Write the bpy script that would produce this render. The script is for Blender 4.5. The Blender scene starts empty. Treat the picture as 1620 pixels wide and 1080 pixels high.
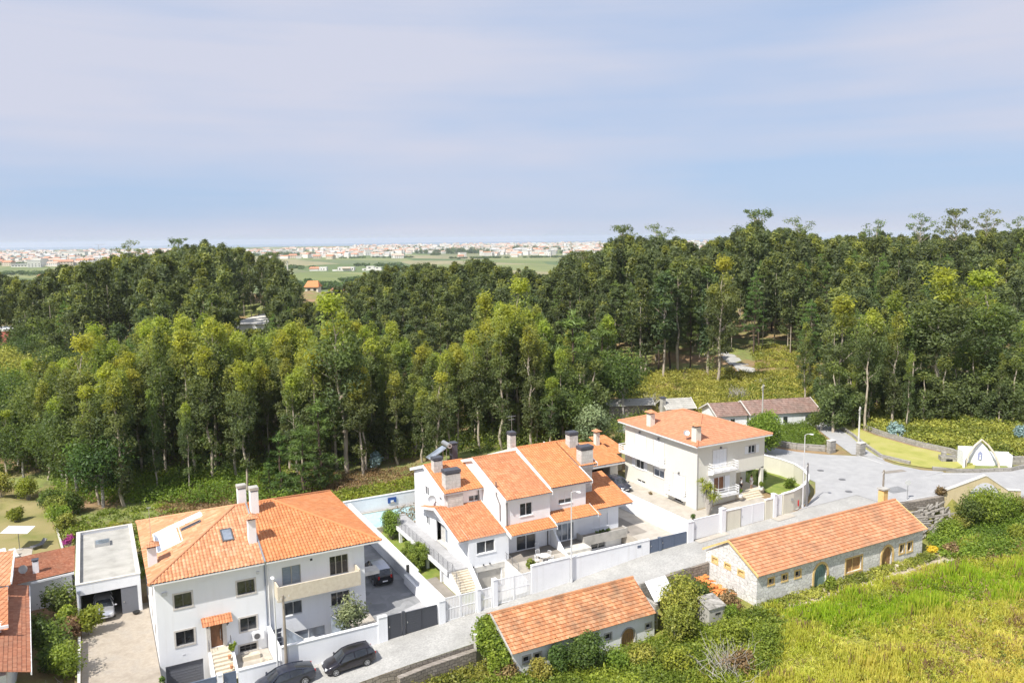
import bpy, math, random
import numpy as np
from math import radians as RAD, sin, cos, pi, tan, atan, sqrt
from mathutils import Vector, Matrix
SC = bpy.context.scene
# ------------------------------------------------------------------ camera
CAMH = 34.0; FOC = 1260.0; PITCH = atan(163/1260.0); YAW = RAD(28)
cd = bpy.data.cameras.new('camera'); cam = bpy.data.objects.new('camera', cd); SC.collection.objects.link(cam)
SC.camera = cam
cd.sensor_fit = 'HORIZONTAL'; cd.sensor_width = 36.0; cd.lens = 36.0*FOC/1620.0
cd.clip_start = 0.5; cd.clip_end = 60000
cam.matrix_world = (Matrix.Translation((0, 0, CAMH)) @ Matrix.Rotation(-YAW, 4, 'Z') @
                    Matrix.Rotation(pi/2-PITCH, 4, 'X') @ Matrix.Rotation(RAD(-0.7), 4, 'Z'))
# ------------------------------------------------------------------ world, sun, exposure
SC.view_settings.view_transform = 'Standard'; SC.view_settings.look = 'None'
SC.view_settings.exposure = 0.95; SC.view_settings.gamma = 1.0
SUN_DIR = Vector((-0.93, -0.36, 0)).normalized(); SUN_EL = RAD(52)
W = bpy.data.worlds.new('World'); SC.world = W; W.use_nodes = True
nt = W.node_tree; nt.nodes.clear()
def wn(t, **k):
    n = nt.nodes.new(t)
    for a, b in k.items(): setattr(n, a, b)
    return n
out = wn('ShaderNodeOutputWorld'); bg = wn('ShaderNodeBackground'); bg.inputs['Strength'].default_value = 0.10
sky = wn('ShaderNodeTexSky', sky_type='NISHITA'); sky.sun_disc = False
sky.sun_elevation = SUN_EL; sky.sun_rotation = math.atan2(SUN_DIR.x, SUN_DIR.y) % (2*pi)
sky.altitude = 60; sky.air_density = 1.0; sky.dust_density = 0.6
tc = wn('ShaderNodeTexCoord'); sep = wn('ShaderNodeSeparateXYZ')
nt.links.new(tc.outputs['Generated'], sep.inputs[0])
# cloud layer: broad soft veil higher up, thin flat bands close to the horizon
mp = wn('ShaderNodeMapping'); mp.inputs['Scale'].default_value = (1.0, 1.0, 4.5)
nt.links.new(tc.outputs['Generated'], mp.inputs[0])
n1 = wn('ShaderNodeTexNoise'); n1.inputs['Scale'].default_value = 2.1; n1.inputs['Detail'].default_value = 7; n1.inputs['Roughness'].default_value = 0.45
nt.links.new(mp.outputs[0], n1.inputs['Vector'])
mp2 = wn('ShaderNodeMapping'); mp2.inputs['Scale'].default_value = (0.6, 0.6, 34); mp2.inputs['Location'].default_value = (3.3, 1.2, 0.4)
nt.links.new(tc.outputs['Generated'], mp2.inputs[0])
n2 = wn('ShaderNodeTexNoise'); n2.inputs['Scale'].default_value = 1.0; n2.inputs['Detail'].default_value = 5
nt.links.new(mp2.outputs[0], n2.inputs['Vector'])
# how much veil at each height
vr = wn('ShaderNodeValToRGB'); e = vr.color_ramp.elements
e[0].position = 0.0; e[0].color = (0.9,)*3+(1,)
e[1].position = 1.0; e[1].color = (0.75,)*3+(1,)
for p, c in ((0.010, 0.92), (0.030, 0.42), (0.055, 0.16), (0.085, 0.34), (0.115, 0.74), (0.2, 0.95), (0.4, 0.85)):
    q = e.new(p); q.color = (c, c, c, 1)
nt.links.new(sep.outputs['Z'], vr.inputs[0])
def wmath(op, a, b=None, c=None, clamp=False):
    m = wn('ShaderNodeMath', operation=op); m.use_clamp = clamp
    for i, x in enumerate((a, b, c)):
        if x is None: continue
        if isinstance(x, (int, float)): m.inputs[i].default_value = x
        else: nt.links.new(x, m.inputs[i])
    return m.outputs[0]
a1 = wmath('MULTIPLY_ADD', n1.outputs['Fac'], 2.6, -1.3)
a2 = wmath('MULTIPLY_ADD', n2.outputs['Fac'], 0.9, -0.45)
cover = wmath('ADD', wmath('ADD', vr.outputs[0], a1), a2, clamp=True)
mix = wn('ShaderNodeMix', data_type='RGBA'); mix.blend_type = 'MIX'
clear = wn('ShaderNodeMix', data_type='RGBA'); clear.inputs[0].default_value = 0.9
nt.links.new(sky.outputs[0], clear.inputs[6]); clear.inputs[7].default_value = (2.1, 2.8, 4.1, 1)
nt.links.new(cover, mix.inputs[0]); nt.links.new(clear.outputs[2], mix.inputs[6])
mix.inputs[7].default_value = (3.35, 3.5, 4.2, 1)
nt.links.new(mix.outputs[2], bg.inputs[0]); nt.links.new(bg.outputs[0], out.inputs[0])
sl = bpy.data.lights.new('sun', 'SUN'); sl.energy = 3.4; sl.angle = RAD(0.6); sl.color = (1.0, 0.95, 0.86)
sun = bpy.data.objects.new('sun', sl); SC.collection.objects.link(sun)
sd = Vector((SUN_DIR.x*cos(SUN_EL), SUN_DIR.y*cos(SUN_EL), sin(SUN_EL)))
sun.rotation_euler = sd.to_track_quat('Z', 'Y').to_euler(); sun.location = (0, 0, 200)
SC.cycles.max_bounces = 6; SC.cycles.transparent_max_bounces = 6; SC.cycles.diffuse_bounces = 3; SC.cycles.glossy_bounces = 3
SC.cycles.transmission_bounces = 4; SC.cycles.volume_bounces = 1; SC.cycles.use_denoising = True
SC.cycles.use_adaptive_sampling = True; SC.cycles.adaptive_threshold = 0.02

# ------------------------------------------------------------------ objects, parents, labels
ORG = {}
def tag(o, label=None, cat=None, group=None, kind=None):
    if label: o['label'] = label
    if cat: o['category'] = cat
    if group: o['group'] = group
    if kind: o['kind'] = kind
    return o
def thing(name, label, cat, loc=(0, 0, 0), rz=0, group=None):
    o = bpy.data.objects.new(name, None); SC.collection.objects.link(o)
    o.empty_display_size = 0.5
    o.location = loc; ORG[o.name] = Vector(loc)
    if rz: o.rotation_euler.z = rz; 
    return tag(o, label, cat, group)
def local_thing(name, label, cat, group=None):      # parts are modelled round the origin, then the Empty is moved
    o = thing(name, label, cat, (0, 0, 0), 0, group); return o
def dup(root, loc, rz=0, scale=None, label=None, group=None, rx=0, ry=0):
    def cp(o, par):
        c = o.copy(); SC.collection.objects.link(c)
        if par is not None: c.parent = par
        for ch in o.children: cp(ch, c)
        return c
    r = cp(root, None); place(r, loc, rz, scale, rx, ry)
    if label: r['label'] = label
    if group: r['group'] = group
    return r
def place(r, loc, rz=0, scale=None, rx=0, ry=0):
    r.location = loc; r.rotation_euler = (rx, ry, rz)
    if scale is not None: r.scale = scale if hasattr(scale, '__len__') else (scale,)*3
class MB:
    def __init__(s): s.v = []; s.f = []; s.m = []; s.uv = {}; s.mi = 0
    def add(s, vs, fs, uvs=None):
        o = len(s.v); s.v.extend([tuple(p) for p in vs])
        for i, f in enumerate(fs):
            if uvs: s.uv[len(s.f)] = uvs[i]
            s.f.append([o+k for k in f]); s.m.append(s.mi)
        return s
    def box(s, x0, x1, y0, y1, z0, z1):
        return s.add([(x0,y0,z0),(x1,y0,z0),(x1,y1,z0),(x0,y1,z0),(x0,y0,z1),(x1,y0,z1),(x1,y1,z1),(x0,y1,z1)],
                     [(0,3,2,1),(4,5,6,7),(0,1,5,4),(1,2,6,5),(2,3,7,6),(3,0,4,7)])
    def obox(s, c, size, rz=0, rx=0, ry=0):
        M = Matrix.Translation(c) @ Matrix.Rotation(rz,4,'Z') @ Matrix.Rotation(ry,4,'Y') @ Matrix.Rotation(rx,4,'X')
        a, b, h = size[0]/2, size[1]/2, size[2]/2
        vs = [M @ Vector(p) for p in [(-a,-b,-h),(a,-b,-h),(a,b,-h),(-a,b,-h),(-a,-b,h),(a,-b,h),(a,b,h),(-a,b,h)]]
        return s.add(vs, [(0,3,2,1),(4,5,6,7),(0,1,5,4),(1,2,6,5),(2,3,7,6),(3,0,4,7)])
    def poly(s, pts): return s.add(pts, [list(range(len(pts)))])
    def slab(s, pts, off):                       # polygon extruded by a vector
        n = len(pts); o = Vector(off); a = [Vector(p) for p in pts]; b = [p+o for p in a]
        nr = Vector((0,0,0))
        for i in range(n):
            nr += (a[i]-a[0]).cross(a[(i+1) % n]-a[0])
        if nr.dot(o) > 0: a, b = a[::-1], b[::-1]
        fs = [list(range(n)), list(range(2*n-1, n-1, -1))] + [(i, i+n, (i+1) % n+n, (i+1) % n) for i in range(n)]
        return s.add(a+b, fs)
    def prism(s, pts2, z0, z1): return s.slab([(p[0], p[1], z0) for p in pts2], (0, 0, z1-z0))
    def tube(s, pts, rad, n=8, cap=True):
        P = [Vector(p) for p in pts]; R = rad if hasattr(rad, '__len__') else [rad]*len(P)
        base = len(s.v); prev = None
        for i, p in enumerate(P):
            d = (P[min(i+1, len(P)-1)] - P[max(i-1, 0)]).normalized()
            if prev is None: a = d.orthogonal().normalized()
            else:
                a = prev - d*prev.dot(d)
                a = a.normalized() if a.length > 1e-5 else d.orthogonal().normalized()
            prev = a; b = d.cross(a)
            for k in range(n):
                t = 2*pi*k/n; q = p + (a*cos(t)+b*sin(t))*R[i]; s.v.append(tuple(q))
        for i in range(len(P)-1):
            for k in range(n):
                k2 = (k+1) % n; s.f.append([base+i*n+k, base+i*n+k2, base+(i+1)*n+k2, base+(i+1)*n+k]); s.m.append(s.mi)
        if cap:
            s.f.append([base+k for k in range(n)][::-1]); s.m.append(s.mi)
            s.f.append([base+(len(P)-1)*n+k for k in range(n)]); s.m.append(s.mi)
        return s
    def cyl(s, c, r, h, n=16, axis='Z'):
        d = {'Z': (0,0,h), 'X': (h,0,0), 'Y': (0,h,0)}[axis]
        return s.tube([c, (c[0]+d[0], c[1]+d[1], c[2]+d[2])], r, n)
    def ball(s, c, r, n=8, m=6):
        rr = r if hasattr(r, '__len__') else (r, r, r); base = len(s.v)
        for i in range(m+1):
            th = pi*i/m
            for k in range(n):
                ph = 2*pi*k/n; s.v.append((c[0]+rr[0]*sin(th)*cos(ph), c[1]+rr[1]*sin(th)*sin(ph), c[2]+rr[2]*cos(th)))
        for i in range(m):
            for k in range(n):
                s.f.append([base+i*n+k, base+(i+1)*n+k, base+(i+1)*n+(k+1) % n, base+i*n+(k+1) % n]); s.m.append(s.mi)
        return s
    def wall(s, O, d, L, z0, z1, openings=(), depth=0.16):
        """O start corner (x,y); d unit direction along the wall; outside is on the right-hand side (d x up).
        openings: (s0, s1, z0, z1)"""
        n = (d[1], -d[0]); P = lambda a, z, q=0: (O[0]+d[0]*a-n[0]*q, O[1]+d[1]*a-n[1]*q, z)
        ss = sorted(set([0, L]+[x for o in openings for x in o[:2]])); zz = sorted(set([z0, z1]+[x for o in openings for x in o[2:4]]))
        for i in range(len(ss)-1):
            for j in range(len(zz)-1):
                cs, cz = (ss[i]+ss[i+1])/2, (zz[j]+zz[j+1])/2
                if any(o[0] < cs < o[1] and o[2] < cz < o[3] for o in openings): continue
                s.add([P(ss[i],zz[j]),P(ss[i+1],zz[j]),P(ss[i+1],zz[j+1]),P(ss[i],zz[j+1])], [(0,1,2,3)])
        for o in openings:
            a, b, c, e = o[:4]; q = depth
            s.add([P(a,c),P(a,c,q),P(a,e,q),P(a,e)], [(0,1,2,3)]); s.add([P(b,c),P(b,e),P(b,e,q),P(b,c,q)], [(0,1,2,3)])
            s.add([P(a,c),P(b,c),P(b,c,q),P(a,c,q)], [(0,1,2,3)]); s.add([P(a,e),P(a,e,q),P(b,e,q),P(b,e)], [(0,1,2,3)])
        return s
    def roof(s, poly, pitch=0.29, row=0.40, amp=0.085, lap=0.025, sub=4, hole=None, lift=0.0):
        """corrugated tile surface over a convex planar polygon (counter-clockwise seen from above)"""
        P = [Vector(p) for p in poly]; n = Vector((0,0,0))
        for i in range(1, len(P)-1): n += (P[i]-P[0]).cross(P[i+1]-P[0])
        n.normalize()
        if n.z < 0: n = -n
        sv = Vector((0,0,1)).cross(n).normalized(); tv = n.cross(sv).normalized()
        O = P[0]; q = [((p-O).dot(sv), (p-O).dot(tv)) for p in P]
        s0, s1 = min(a for a, b in q), max(a for a, b in q); t0, t1 = min(b for a, b in q), max(b for a, b in q)
        st = pitch/sub; N = max(1, int(round((s1-s0)/st))); st = (s1-s0)/N
        def span(x):
            ts = []
            for i in range(len(q)):
                (a, b), (c, d) = q[i], q[(i+1) % len(q)]
                if abs(a-c) < 1e-9:
                    if abs(x-a) < 1e-6: ts += [b, d]
                elif min(a, c)-1e-7 <= x <= max(a, c)+1e-7: ts.append(b+(d-b)*(x-a)/(c-a))
            return (min(ts), max(ts)) if ts else (0, 0)
        K = int(math.ceil((t1-t0)/row))
        base = len(s.v); cols = []; R_ = random.Random(int(abs(O.x*7+O.y*3))); jit = [[R_.uniform(-.012,.014) for _ in range(K+2)] for _ in range(int(N/sub)+3)]
        for i in range(N+1):
            x = s0+st*i; lo, hi = span(min(max(x, s0+1e-6), s1-1e-6)); h = amp*abs(cos(pi*x/pitch)); col = []
            for k in range(K+1):
                for e in (0, 1):
                    t = min(max(t0+k*row, lo), hi); z = h+(lap if e else 0)+lift+jit[int((i+sub//2)/sub)][k]+.02*sin(x*.9+O.y)*sin(t0+k*row*.8)
                    p = O+sv*x+tv*t+n*z; s.v.append(tuple(p)); col.append((x, t0+k*row, t))
            cols.append(col)
        M = 2*(K+1)
        for i in range(N):
            for j in range(M-1):
                a = cols[i][j][2]; b = cols[i][j+1][2]; c = cols[i+1][j][2]; d = cols[i+1][j+1][2]
                kk = j//2
                if j % 2 == 1 and abs(a-b) < 1e-6 and abs(c-d) < 1e-6: continue
                if j % 2 == 0 and (abs(a-(t0+kk*row)) > 1e-6 and abs(c-(t0+kk*row)) > 1e-6): continue
                if hole:
                    ctr = O+sv*(s0+st*(i+.5))+tv*((a+b+c+d)/4)
                    if hole(ctr.x, ctr.y): continue
                u0, u1 = (s0+st*i)/pitch, (s0+st*(i+1))/pitch; vv = kk+0.5
                s.uv[len(s.f)] = [(u0+.5, vv), (u1+.5, vv), (u1+.5, vv), (u0+.5, vv)]
                s.f.append([base+i*M+j, base+(i+1)*M+j, base+(i+1)*M+j+1, base+i*M+j+1]); s.m.append(s.mi)
        return s
    def build(s, name, mat, parent=None, smooth=False, **kw):
        me = bpy.data.meshes.new(name); org = ORG.get(parent.name, Vector((0,0,0))) if parent is not None else Vector((0,0,0))
        vs = [(p[0]-org.x, p[1]-org.y, p[2]-org.z) for p in s.v]
        me.from_pydata(vs, [], s.f)
        for m in (mat if isinstance(mat, (list, tuple)) else [mat]): me.materials.append(m)
        if isinstance(mat, (list, tuple)): me.polygons.foreach_set('material_index', s.m)
        if s.uv:
            ul = me.uv_layers.new(name='uv'); data = ul.data
            for fi, uv in s.uv.items():
                ls = me.polygons[fi].loop_start
                for k, c in enumerate(uv): data[ls+k].uv = c
        if smooth: me.polygons.foreach_set('use_smooth', [True]*len(me.polygons))
        me.update()
        o = bpy.data.objects.new(name, me); SC.collection.objects.link(o)
        if parent is not None:
            o.parent = parent; ORG[o.name] = org
        if kw: tag(o, **kw)
        return o
def np_mesh(name, V, Q, mat, tint=None, parent=None, smooth=False, **kw):
    V = np.asarray(V, dtype=np.float32); Q = np.asarray(Q, dtype=np.int32)
    if parent is not None:
        V = V-np.array(ORG.get(parent.name, (0,0,0)), dtype=np.float32)
    me = bpy.data.meshes.new(name); k = Q.shape[1]
    me.vertices.add(len(V)); me.vertices.foreach_set('co', V.ravel())
    me.loops.add(Q.size); me.loops.foreach_set('vertex_index', Q.ravel())
    me.polygons.add(len(Q)); me.polygons.foreach_set('loop_start', np.arange(0, Q.size, k, dtype=np.int32))
    try: me.polygons.foreach_set('loop_total', np.full(len(Q), k, dtype=np.int32))
    except Exception: pass
    if smooth: me.polygons.foreach_set('use_smooth', np.ones(len(Q), dtype=bool))
    me.update(calc_edges=True)
    if tint is not None:
        at = me.attributes.new('tint', 'FLOAT_COLOR', 'POINT')
        T = np.ones((len(V), 4), dtype=np.float32); T[:, :tint.shape[1]] = tint; at.data.foreach_set('color', T.ravel())
    for m in (mat if isinstance(mat, (list, tuple)) else [mat]): me.materials.append(m)
    o = bpy.data.objects.new(name, me); SC.collection.objects.link(o)
    if parent is not None: o.parent = parent; ORG[o.name] = ORG.get(parent.name, Vector((0,0,0)))
    if kw: tag(o, **kw)
    return o

# ------------------------------------------------------------------ materials
def _new(name):
    m = bpy.data.materials.new(name); m.use_nodes = True; t = m.node_tree
    return m, t, t.nodes['Principled BSDF']
def _n(t, ty, **k):
    n = t.nodes.new(ty)
    for a, b in k.items(): setattr(n, a, b)
    return n
def _coord(t, scale=None):
    c = _n(t, 'ShaderNodeTexCoord'); 
    if scale is None: return c.outputs['Object']
    m = _n(t, 'ShaderNodeMapping'); m.inputs['Scale'].default_value = scale; t.links.new(c.outputs['Object'], m.inputs[0]); return m.outputs[0]
def _noise(t, vec, sc, det=4, ro=0.55):
    n = _n(t, 'ShaderNodeTexNoise'); n.inputs['Scale'].default_value = sc; n.inputs['Detail'].default_value = det; n.inputs['Roughness'].default_value = ro
    t.links.new(vec, n.inputs['Vector']); return n.outputs['Fac']
def _ramp(t, fac, stops):
    r = _n(t, 'ShaderNodeValToRGB'); e = r.color_ramp.elements
    while len(e) < len(stops): e.new(0.5)
    for i, (p, c) in enumerate(stops): e[i].position = p; e[i].color = tuple(c)+(1,) if len(c) == 3 else c
    t.links.new(fac, r.inputs[0]); return r.outputs[0]
def _mix(t, fac, a, b, mode='MIX'):
    m = _n(t, 'ShaderNodeMix', data_type='RGBA'); m.blend_type = mode
    for i, x in ((0, fac), (6, a), (7, b)):
        if isinstance(x, (int, float)): m.inputs[i].default_value = x
        elif isinstance(x, tuple): m.inputs[i].default_value = x if len(x) == 4 else x+(1,)
        else: t.links.new(x, m.inputs[i])
    return m.outputs[2]
def _bump(t, b, h, s, dist=0.05):
    n = _n(t, 'ShaderNodeBump'); n.inputs['Strength'].default_value = s; n.inputs['Distance'].default_value = dist
    t.links.new(h, n.inputs['Height']); t.links.new(n.outputs[0], b.inputs['Normal'])
def noisy(name, c1, c2, sc=3.0, rough=0.85, bump=0.0, c3=None, det=5, bsc=None, spec=0.3, scale=None, sc2=None):
    m, t, b = _new(name); v = _coord(t, scale); f = _noise(t, v, sc, det)
    col = _ramp(t, f, [(0.3, c1), (0.7, c2)] if c3 is None else [(0.25, c1), (0.5, c2), (0.75, c3)])
    if sc2:
        f2 = _noise(t, v, sc2, 3); col = _mix(t, _ramp(t, f2, [(0.35, (0,0,0)), (0.65, (1,1,1))]), col, _mix(t, 0.5, col, c1))
    t.links.new(col, b.inputs['Base Color']); b.inputs['Roughness'].default_value = rough; b.inputs['Specular IOR Level'].default_value = spec
    if bump: _bump(t, b, _noise(t, v, bsc or sc*4, 4), bump)
    return m
def plain(name, c, rough=0.5, metal=0.0, spec=0.5):
    m, t, b = _new(name); v = _coord(t)
    f = _noise(t, v, 4.0, 3); col = _ramp(t, f, [(0.2, tuple(x*0.92 for x in c)), (0.8, tuple(min(1, x*1.06) for x in c))])
    t.links.new(col, b.inputs['Base Color'])
    b.inputs['Roughness'].default_value = rough; b.inputs['Metallic'].default_value = metal; b.inputs['Specular IOR Level'].default_value = spec
    return m
def glassy(name, c, rough=0.06):
    m, t, b = _new(name); v = _coord(t); f = _noise(t, v, 0.9, 2)
    t.links.new(_ramp(t, f, [(0.35, c), (0.65, tuple(x*2.2+0.01 for x in c))]), b.inputs['Base Color'])
    b.inputs['Roughness'].default_value = rough; b.inputs['Specular IOR Level'].default_value = 0.9; return m
def tilemat(name, ca, cb, cc, stain=(0.30, 0.20, 0.15), amt=0.35, dark_lap=0.0):
    m, t, b = _new(name); uv = _n(t, 'ShaderNodeUVMap'); uv.uv_map = 'uv'
    fl = _n(t, 'ShaderNodeVectorMath', operation='FLOOR'); t.links.new(uv.outputs[0], fl.inputs[0])
    wnz = _n(t, 'ShaderNodeTexWhiteNoise', noise_dimensions='3D'); t.links.new(fl.outputs[0], wnz.inputs['Vector'])
    col = _ramp(t, wnz.outputs['Value'], [(0.0, ca), (0.5, cb), (1.0, cc)])
    v = _coord(t); big = _noise(t, v, 0.55, 5, 0.6); fine = _noise(t, v, 5.0, 4)
    col = _mix(t, _ramp(t, big, [(0.42, (0,0,0)), (0.75, (amt,)*3)]), col, stain)
    col = _mix(t, _ramp(t, fine, [(0.55, (0,0,0)), (0.85, (amt*0.9,)*3)]), col, tuple(x*0.8 for x in stain))
    t.links.new(col, b.inputs['Base Color']); b.inputs['Roughness'].default_value = 0.75; b.inputs['Specular IOR Level'].default_value = 0.25
    return m
def stonemat(name, ca, cb, mortar, sx=0.9, sz=0.42, jit=0.35):
    m, t, b = _new(name); c = _n(t, 'ShaderNodeTexCoord'); s = _n(t, 'ShaderNodeSeparateXYZ'); t.links.new(c.outputs['Object'], s.inputs[0])
    ad = _n(t, 'ShaderNodeMath', operation='ADD'); t.links.new(s.outputs[0], ad.inputs[0]); t.links.new(s.outputs[1], ad.inputs[1])
    cb_ = _n(t, 'ShaderNodeCombineXYZ'); t.links.new(ad.outputs[0], cb_.inputs[0]); t.links.new(s.outputs[2], cb_.inputs[1])
    nz = _n(t, 'ShaderNodeTexNoise'); nz.inputs['Scale'].default_value = 1.3; t.links.new(cb_.outputs[0], nz.inputs['Vector'])
    ms = _n(t, 'ShaderNodeVectorMath', operation='MULTIPLY_ADD'); t.links.new(nz.outputs['Color'], ms.inputs[0]); ms.inputs[1].default_value = (jit,)*3
    t.links.new(cb_.outputs[0], ms.inputs[2])
    br = _n(t, 'ShaderNodeTexBrick'); br.inputs['Scale'].default_value = 1.0; br.inputs['Brick Width'].default_value = sx; br.inputs['Row Height'].default_value = sz
    br.inputs['Mortar Size'].default_value = 0.025; br.inputs['Mortar Smooth'].default_value = 0.4; br.inputs['Bias'].default_value = 0.1
    br.inputs['Color1'].default_value = ca+(1,); br.inputs['Color2'].default_value = cb+(1,); br.inputs['Mortar'].default_value = mortar+(1,)
    t.links.new(ms.outputs[0], br.inputs['Vector'])
    f = _noise(t, c.outputs['Object'], 3.0, 6, 0.65)
    col = _mix(t, _ramp(t, f, [(0.4, (0,0,0)), (0.75, (0.6,)*3)]), br.outputs['Color'], tuple(x*0.55 for x in ca))
    t.links.new(col, b.inputs['Base Color']); b.inputs['Roughness'].default_value = 0.95; b.inputs['Specular IOR Level'].default_value = 0.15
    _bump(t, b, br.outputs['Fac'], -0.6, 0.04); return m
def leafmat(name, dark, mid, young, var=0.35, trans=0.25, dry=None):
    """tint.r: 0 old leaf .. 1 young leaf;  tint.g: random per clump; tint.b: dryness"""
    m, t, b = _new(name); at = _n(t, 'ShaderNodeAttribute'); at.attribute_name = 'tint'
    sp = _n(t, 'ShaderNodeSeparateColor'); t.links.new(at.outputs['Color'], sp.inputs[0])
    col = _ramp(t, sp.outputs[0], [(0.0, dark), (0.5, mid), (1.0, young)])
    hs = _n(t, 'ShaderNodeHueSaturation'); oi = _n(t, 'ShaderNodeObjectInfo')
    mr = _n(t, 'ShaderNodeMapRange'); mr.inputs[3].default_value = 0.475; mr.inputs[4].default_value = 0.52
    t.links.new(oi.outputs['Random'], mr.inputs[0]); t.links.new(mr.outputs[0], hs.inputs['Hue'])
    mv = _n(t, 'ShaderNodeMapRange'); mv.inputs[3].default_value = 1-var; mv.inputs[4].default_value = 1+var
    t.links.new(sp.outputs[1], mv.inputs[0]); t.links.new(mv.outputs[0], hs.inputs['Value'])
    t.links.new(col, hs.inputs['Color']); col = hs.outputs[0]
    if dry: col = _mix(t, sp.outputs[2], col, dry)
    t.links.new(col, b.inputs['Base Color']); b.inputs['Roughness'].default_value = 0.5; b.inputs['Specular IOR Level'].default_value = 0.35
    tr = _n(t, 'ShaderNodeBsdfTranslucent'); t.links.new(_mix(t, 1.0, col, (1.0, 1.0, 0.55), 'MULTIPLY'), tr.inputs[0])
    mx = _n(t, 'ShaderNodeMixShader'); mx.inputs[0].default_value = trans
    t.links.new(b.outputs[0], mx.inputs[1]); t.links.new(tr.outputs[0], mx.inputs[2])
    t.links.new(mx.outputs[0], t.nodes['Material Output'].inputs[0]); return m

M = {}
def wallmat(name, c1, c2, streak=(0.50,0.49,0.46), amt=.35, rough=.8):
    m, t, b = _new(name); v = _coord(t); f = _noise(t, v, 0.5, 8, .6); col = _ramp(t, f, [(.3, c1), (.7, c2)])
    st = _noise(t, _coord(t, (2.6,2.6,.16)), 1.0, 6, .6); big = _noise(t, v, .22, 3)
    mk = _n(t, 'ShaderNodeMath', operation='MULTIPLY'); t.links.new(_ramp(t, st, [(.52,(0,0,0)),(.78,(1,1,1))]), mk.inputs[0]); t.links.new(_ramp(t, big, [(.4,(.15,)*3),(.65,(amt,)*3)]), mk.inputs[1])
    col = _mix(t, mk.outputs[0], col, streak); sp = _noise(t, v, 1.6, 7, .7); col = _mix(t, _ramp(t, sp, [(.62,(0,0,0)),(.8,(amt*.6,)*3)]), col, streak)
    t.links.new(col, b.inputs['Base Color']); b.inputs['Roughness'].default_value = rough; b.inputs['Specular IOR Level'].default_value = .25; _bump(t, b, _noise(t, v, 18, 4), .06); return m
M['white'] = wallmat('white_paint', (0.77,0.79,0.83), (0.83,0.845,0.875), amt=.2)
M['white2'] = wallmat('white_paint_worn', (0.74,0.75,0.775), (0.82,0.83,0.85), (0.46,0.44,0.41), .4)
M['trim'] = noisy('white_trim', (0.76,0.77,0.78), (0.82,0.82,0.83), 2, 0.5)
M['cream'] = wallmat('cream_paint', (0.66,0.645,0.58), (0.70,0.685,0.62), (0.52,0.50,0.44), .22)
M['creamwall'] = wallmat('cream_wall', (0.62,0.60,0.50), (0.68,0.66,0.56), (0.44,0.42,0.36), .4)
M['yellowp'] = noisy('ochre_paint', (0.62,0.42,0.16), (0.74,0.55,0.26), 2.5, 0.85, 0.1, det=8)
M['archp'] = wallmat('pale_ochre_render', (0.46,0.38,0.22), (0.58,0.50,0.33), (0.30,0.24,0.16), .6)
M['concrete'] = noisy('concrete', (0.28,0.27,0.25), (0.42,0.405,0.375), 1.2, 0.9, 0.1, det=9, c3=(0.48,0.46,0.43))
M['concrete_l'] = noisy('pale_stone_slab', (0.50,0.48,0.44), (0.66,0.64,0.60), 1.6, 0.85, 0.05, det=8)
M['granite'] = noisy('granite_surround', (0.52,0.49,0.46), (0.64,0.61,0.57), 9, 0.8)
M['beige'] = noisy('beige_stone', (0.56,0.49,0.38), (0.66,0.60,0.49), 3, 0.8, 0.05, det=8)
M['block'] = stonemat('pale_block', (0.54,0.53,0.51), (0.63,0.62,0.60), (0.47,0.46,0.44), 0.75, 0.38, 0.0)
M['tileA'] = tilemat('terracotta_light', (0.50,0.22,0.11), (0.59,0.285,0.15), (0.66,0.38,0.23), (0.38,0.20,0.12), 0.5)
M['tileB'] = tilemat('terracotta_orange', (0.50,0.19,0.075), (0.57,0.23,0.095), (0.62,0.275,0.125), (0.40,0.19,0.10), 0.4)
M['tileBw'] = tilemat('terracotta_weathered', (0.44,0.175,0.08), (0.53,0.225,0.11), (0.59,0.28,0.15), (0.32,0.15,0.085), 0.45)
M['tileC'] = tilemat('terracotta_pinkish', (0.49,0.205,0.11), (0.55,0.24,0.135), (0.59,0.28,0.16), (0.40,0.20,0.13), 0.4)
M['tileD'] = tilemat('flat_tile_salmon', (0.47,0.20,0.10), (0.55,0.255,0.135), (0.62,0.33,0.19), (0.26,0.16,0.10), 0.75)
M['tileE'] = tilemat('flat_tile_old', (0.44,0.18,0.08), (0.54,0.25,0.12), (0.61,0.34,0.19), (0.20,0.13,0.085), 1.0)
M['tileF'] = tilemat('old_brown_tile', (0.21,0.135,0.11), (0.27,0.175,0.145), (0.33,0.23,0.195), (0.17,0.14,0.12), 0.8)
M['tileG'] = tilemat('brown_flat_tile', (0.30,0.115,0.065), (0.36,0.15,0.085), (0.41,0.19,0.115), (0.22,0.12,0.08), 0.6)
M['stoneD'] = stonemat('granite_rubble', (0.62,0.61,0.60), (0.80,0.79,0.78), (0.44,0.42,0.39), 0.72, 0.36, 0.95)
M['stonew'] = stonemat('dry_stone', (0.24,0.21,0.18), (0.36,0.32,0.28), (0.10,0.09,0.08), 0.5, 0.28, 0.5)
M['stonel'] = stonemat('pale_stone_wall', (0.30,0.285,0.26), (0.42,0.40,0.37), (0.20,0.19,0.17), 0.6, 0.3, 0.4)
M['glass'] = glassy('window_glass', (0.018,0.022,0.028)); M['glassc'] = glassy('window_glass_curtain', (0.12,0.14,0.17), 0.12)
M['shutter'] = noisy('white_shutter', (0.72,0.74,0.77), (0.80,0.81,0.83), 3, 0.6, scale=(1,1,8))
M['shutter_b'] = noisy('grey_blue_blind', (0.20,0.25,0.30), (0.27,0.32,0.38), 3, 0.35, scale=(1,1,8))
M['frame_d'] = plain('dark_frame', (0.10,0.10,0.105), 0.4); M['pipe'] = plain('blue_grey_pipe', (0.22,0.25,0.32), 0.5)
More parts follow.
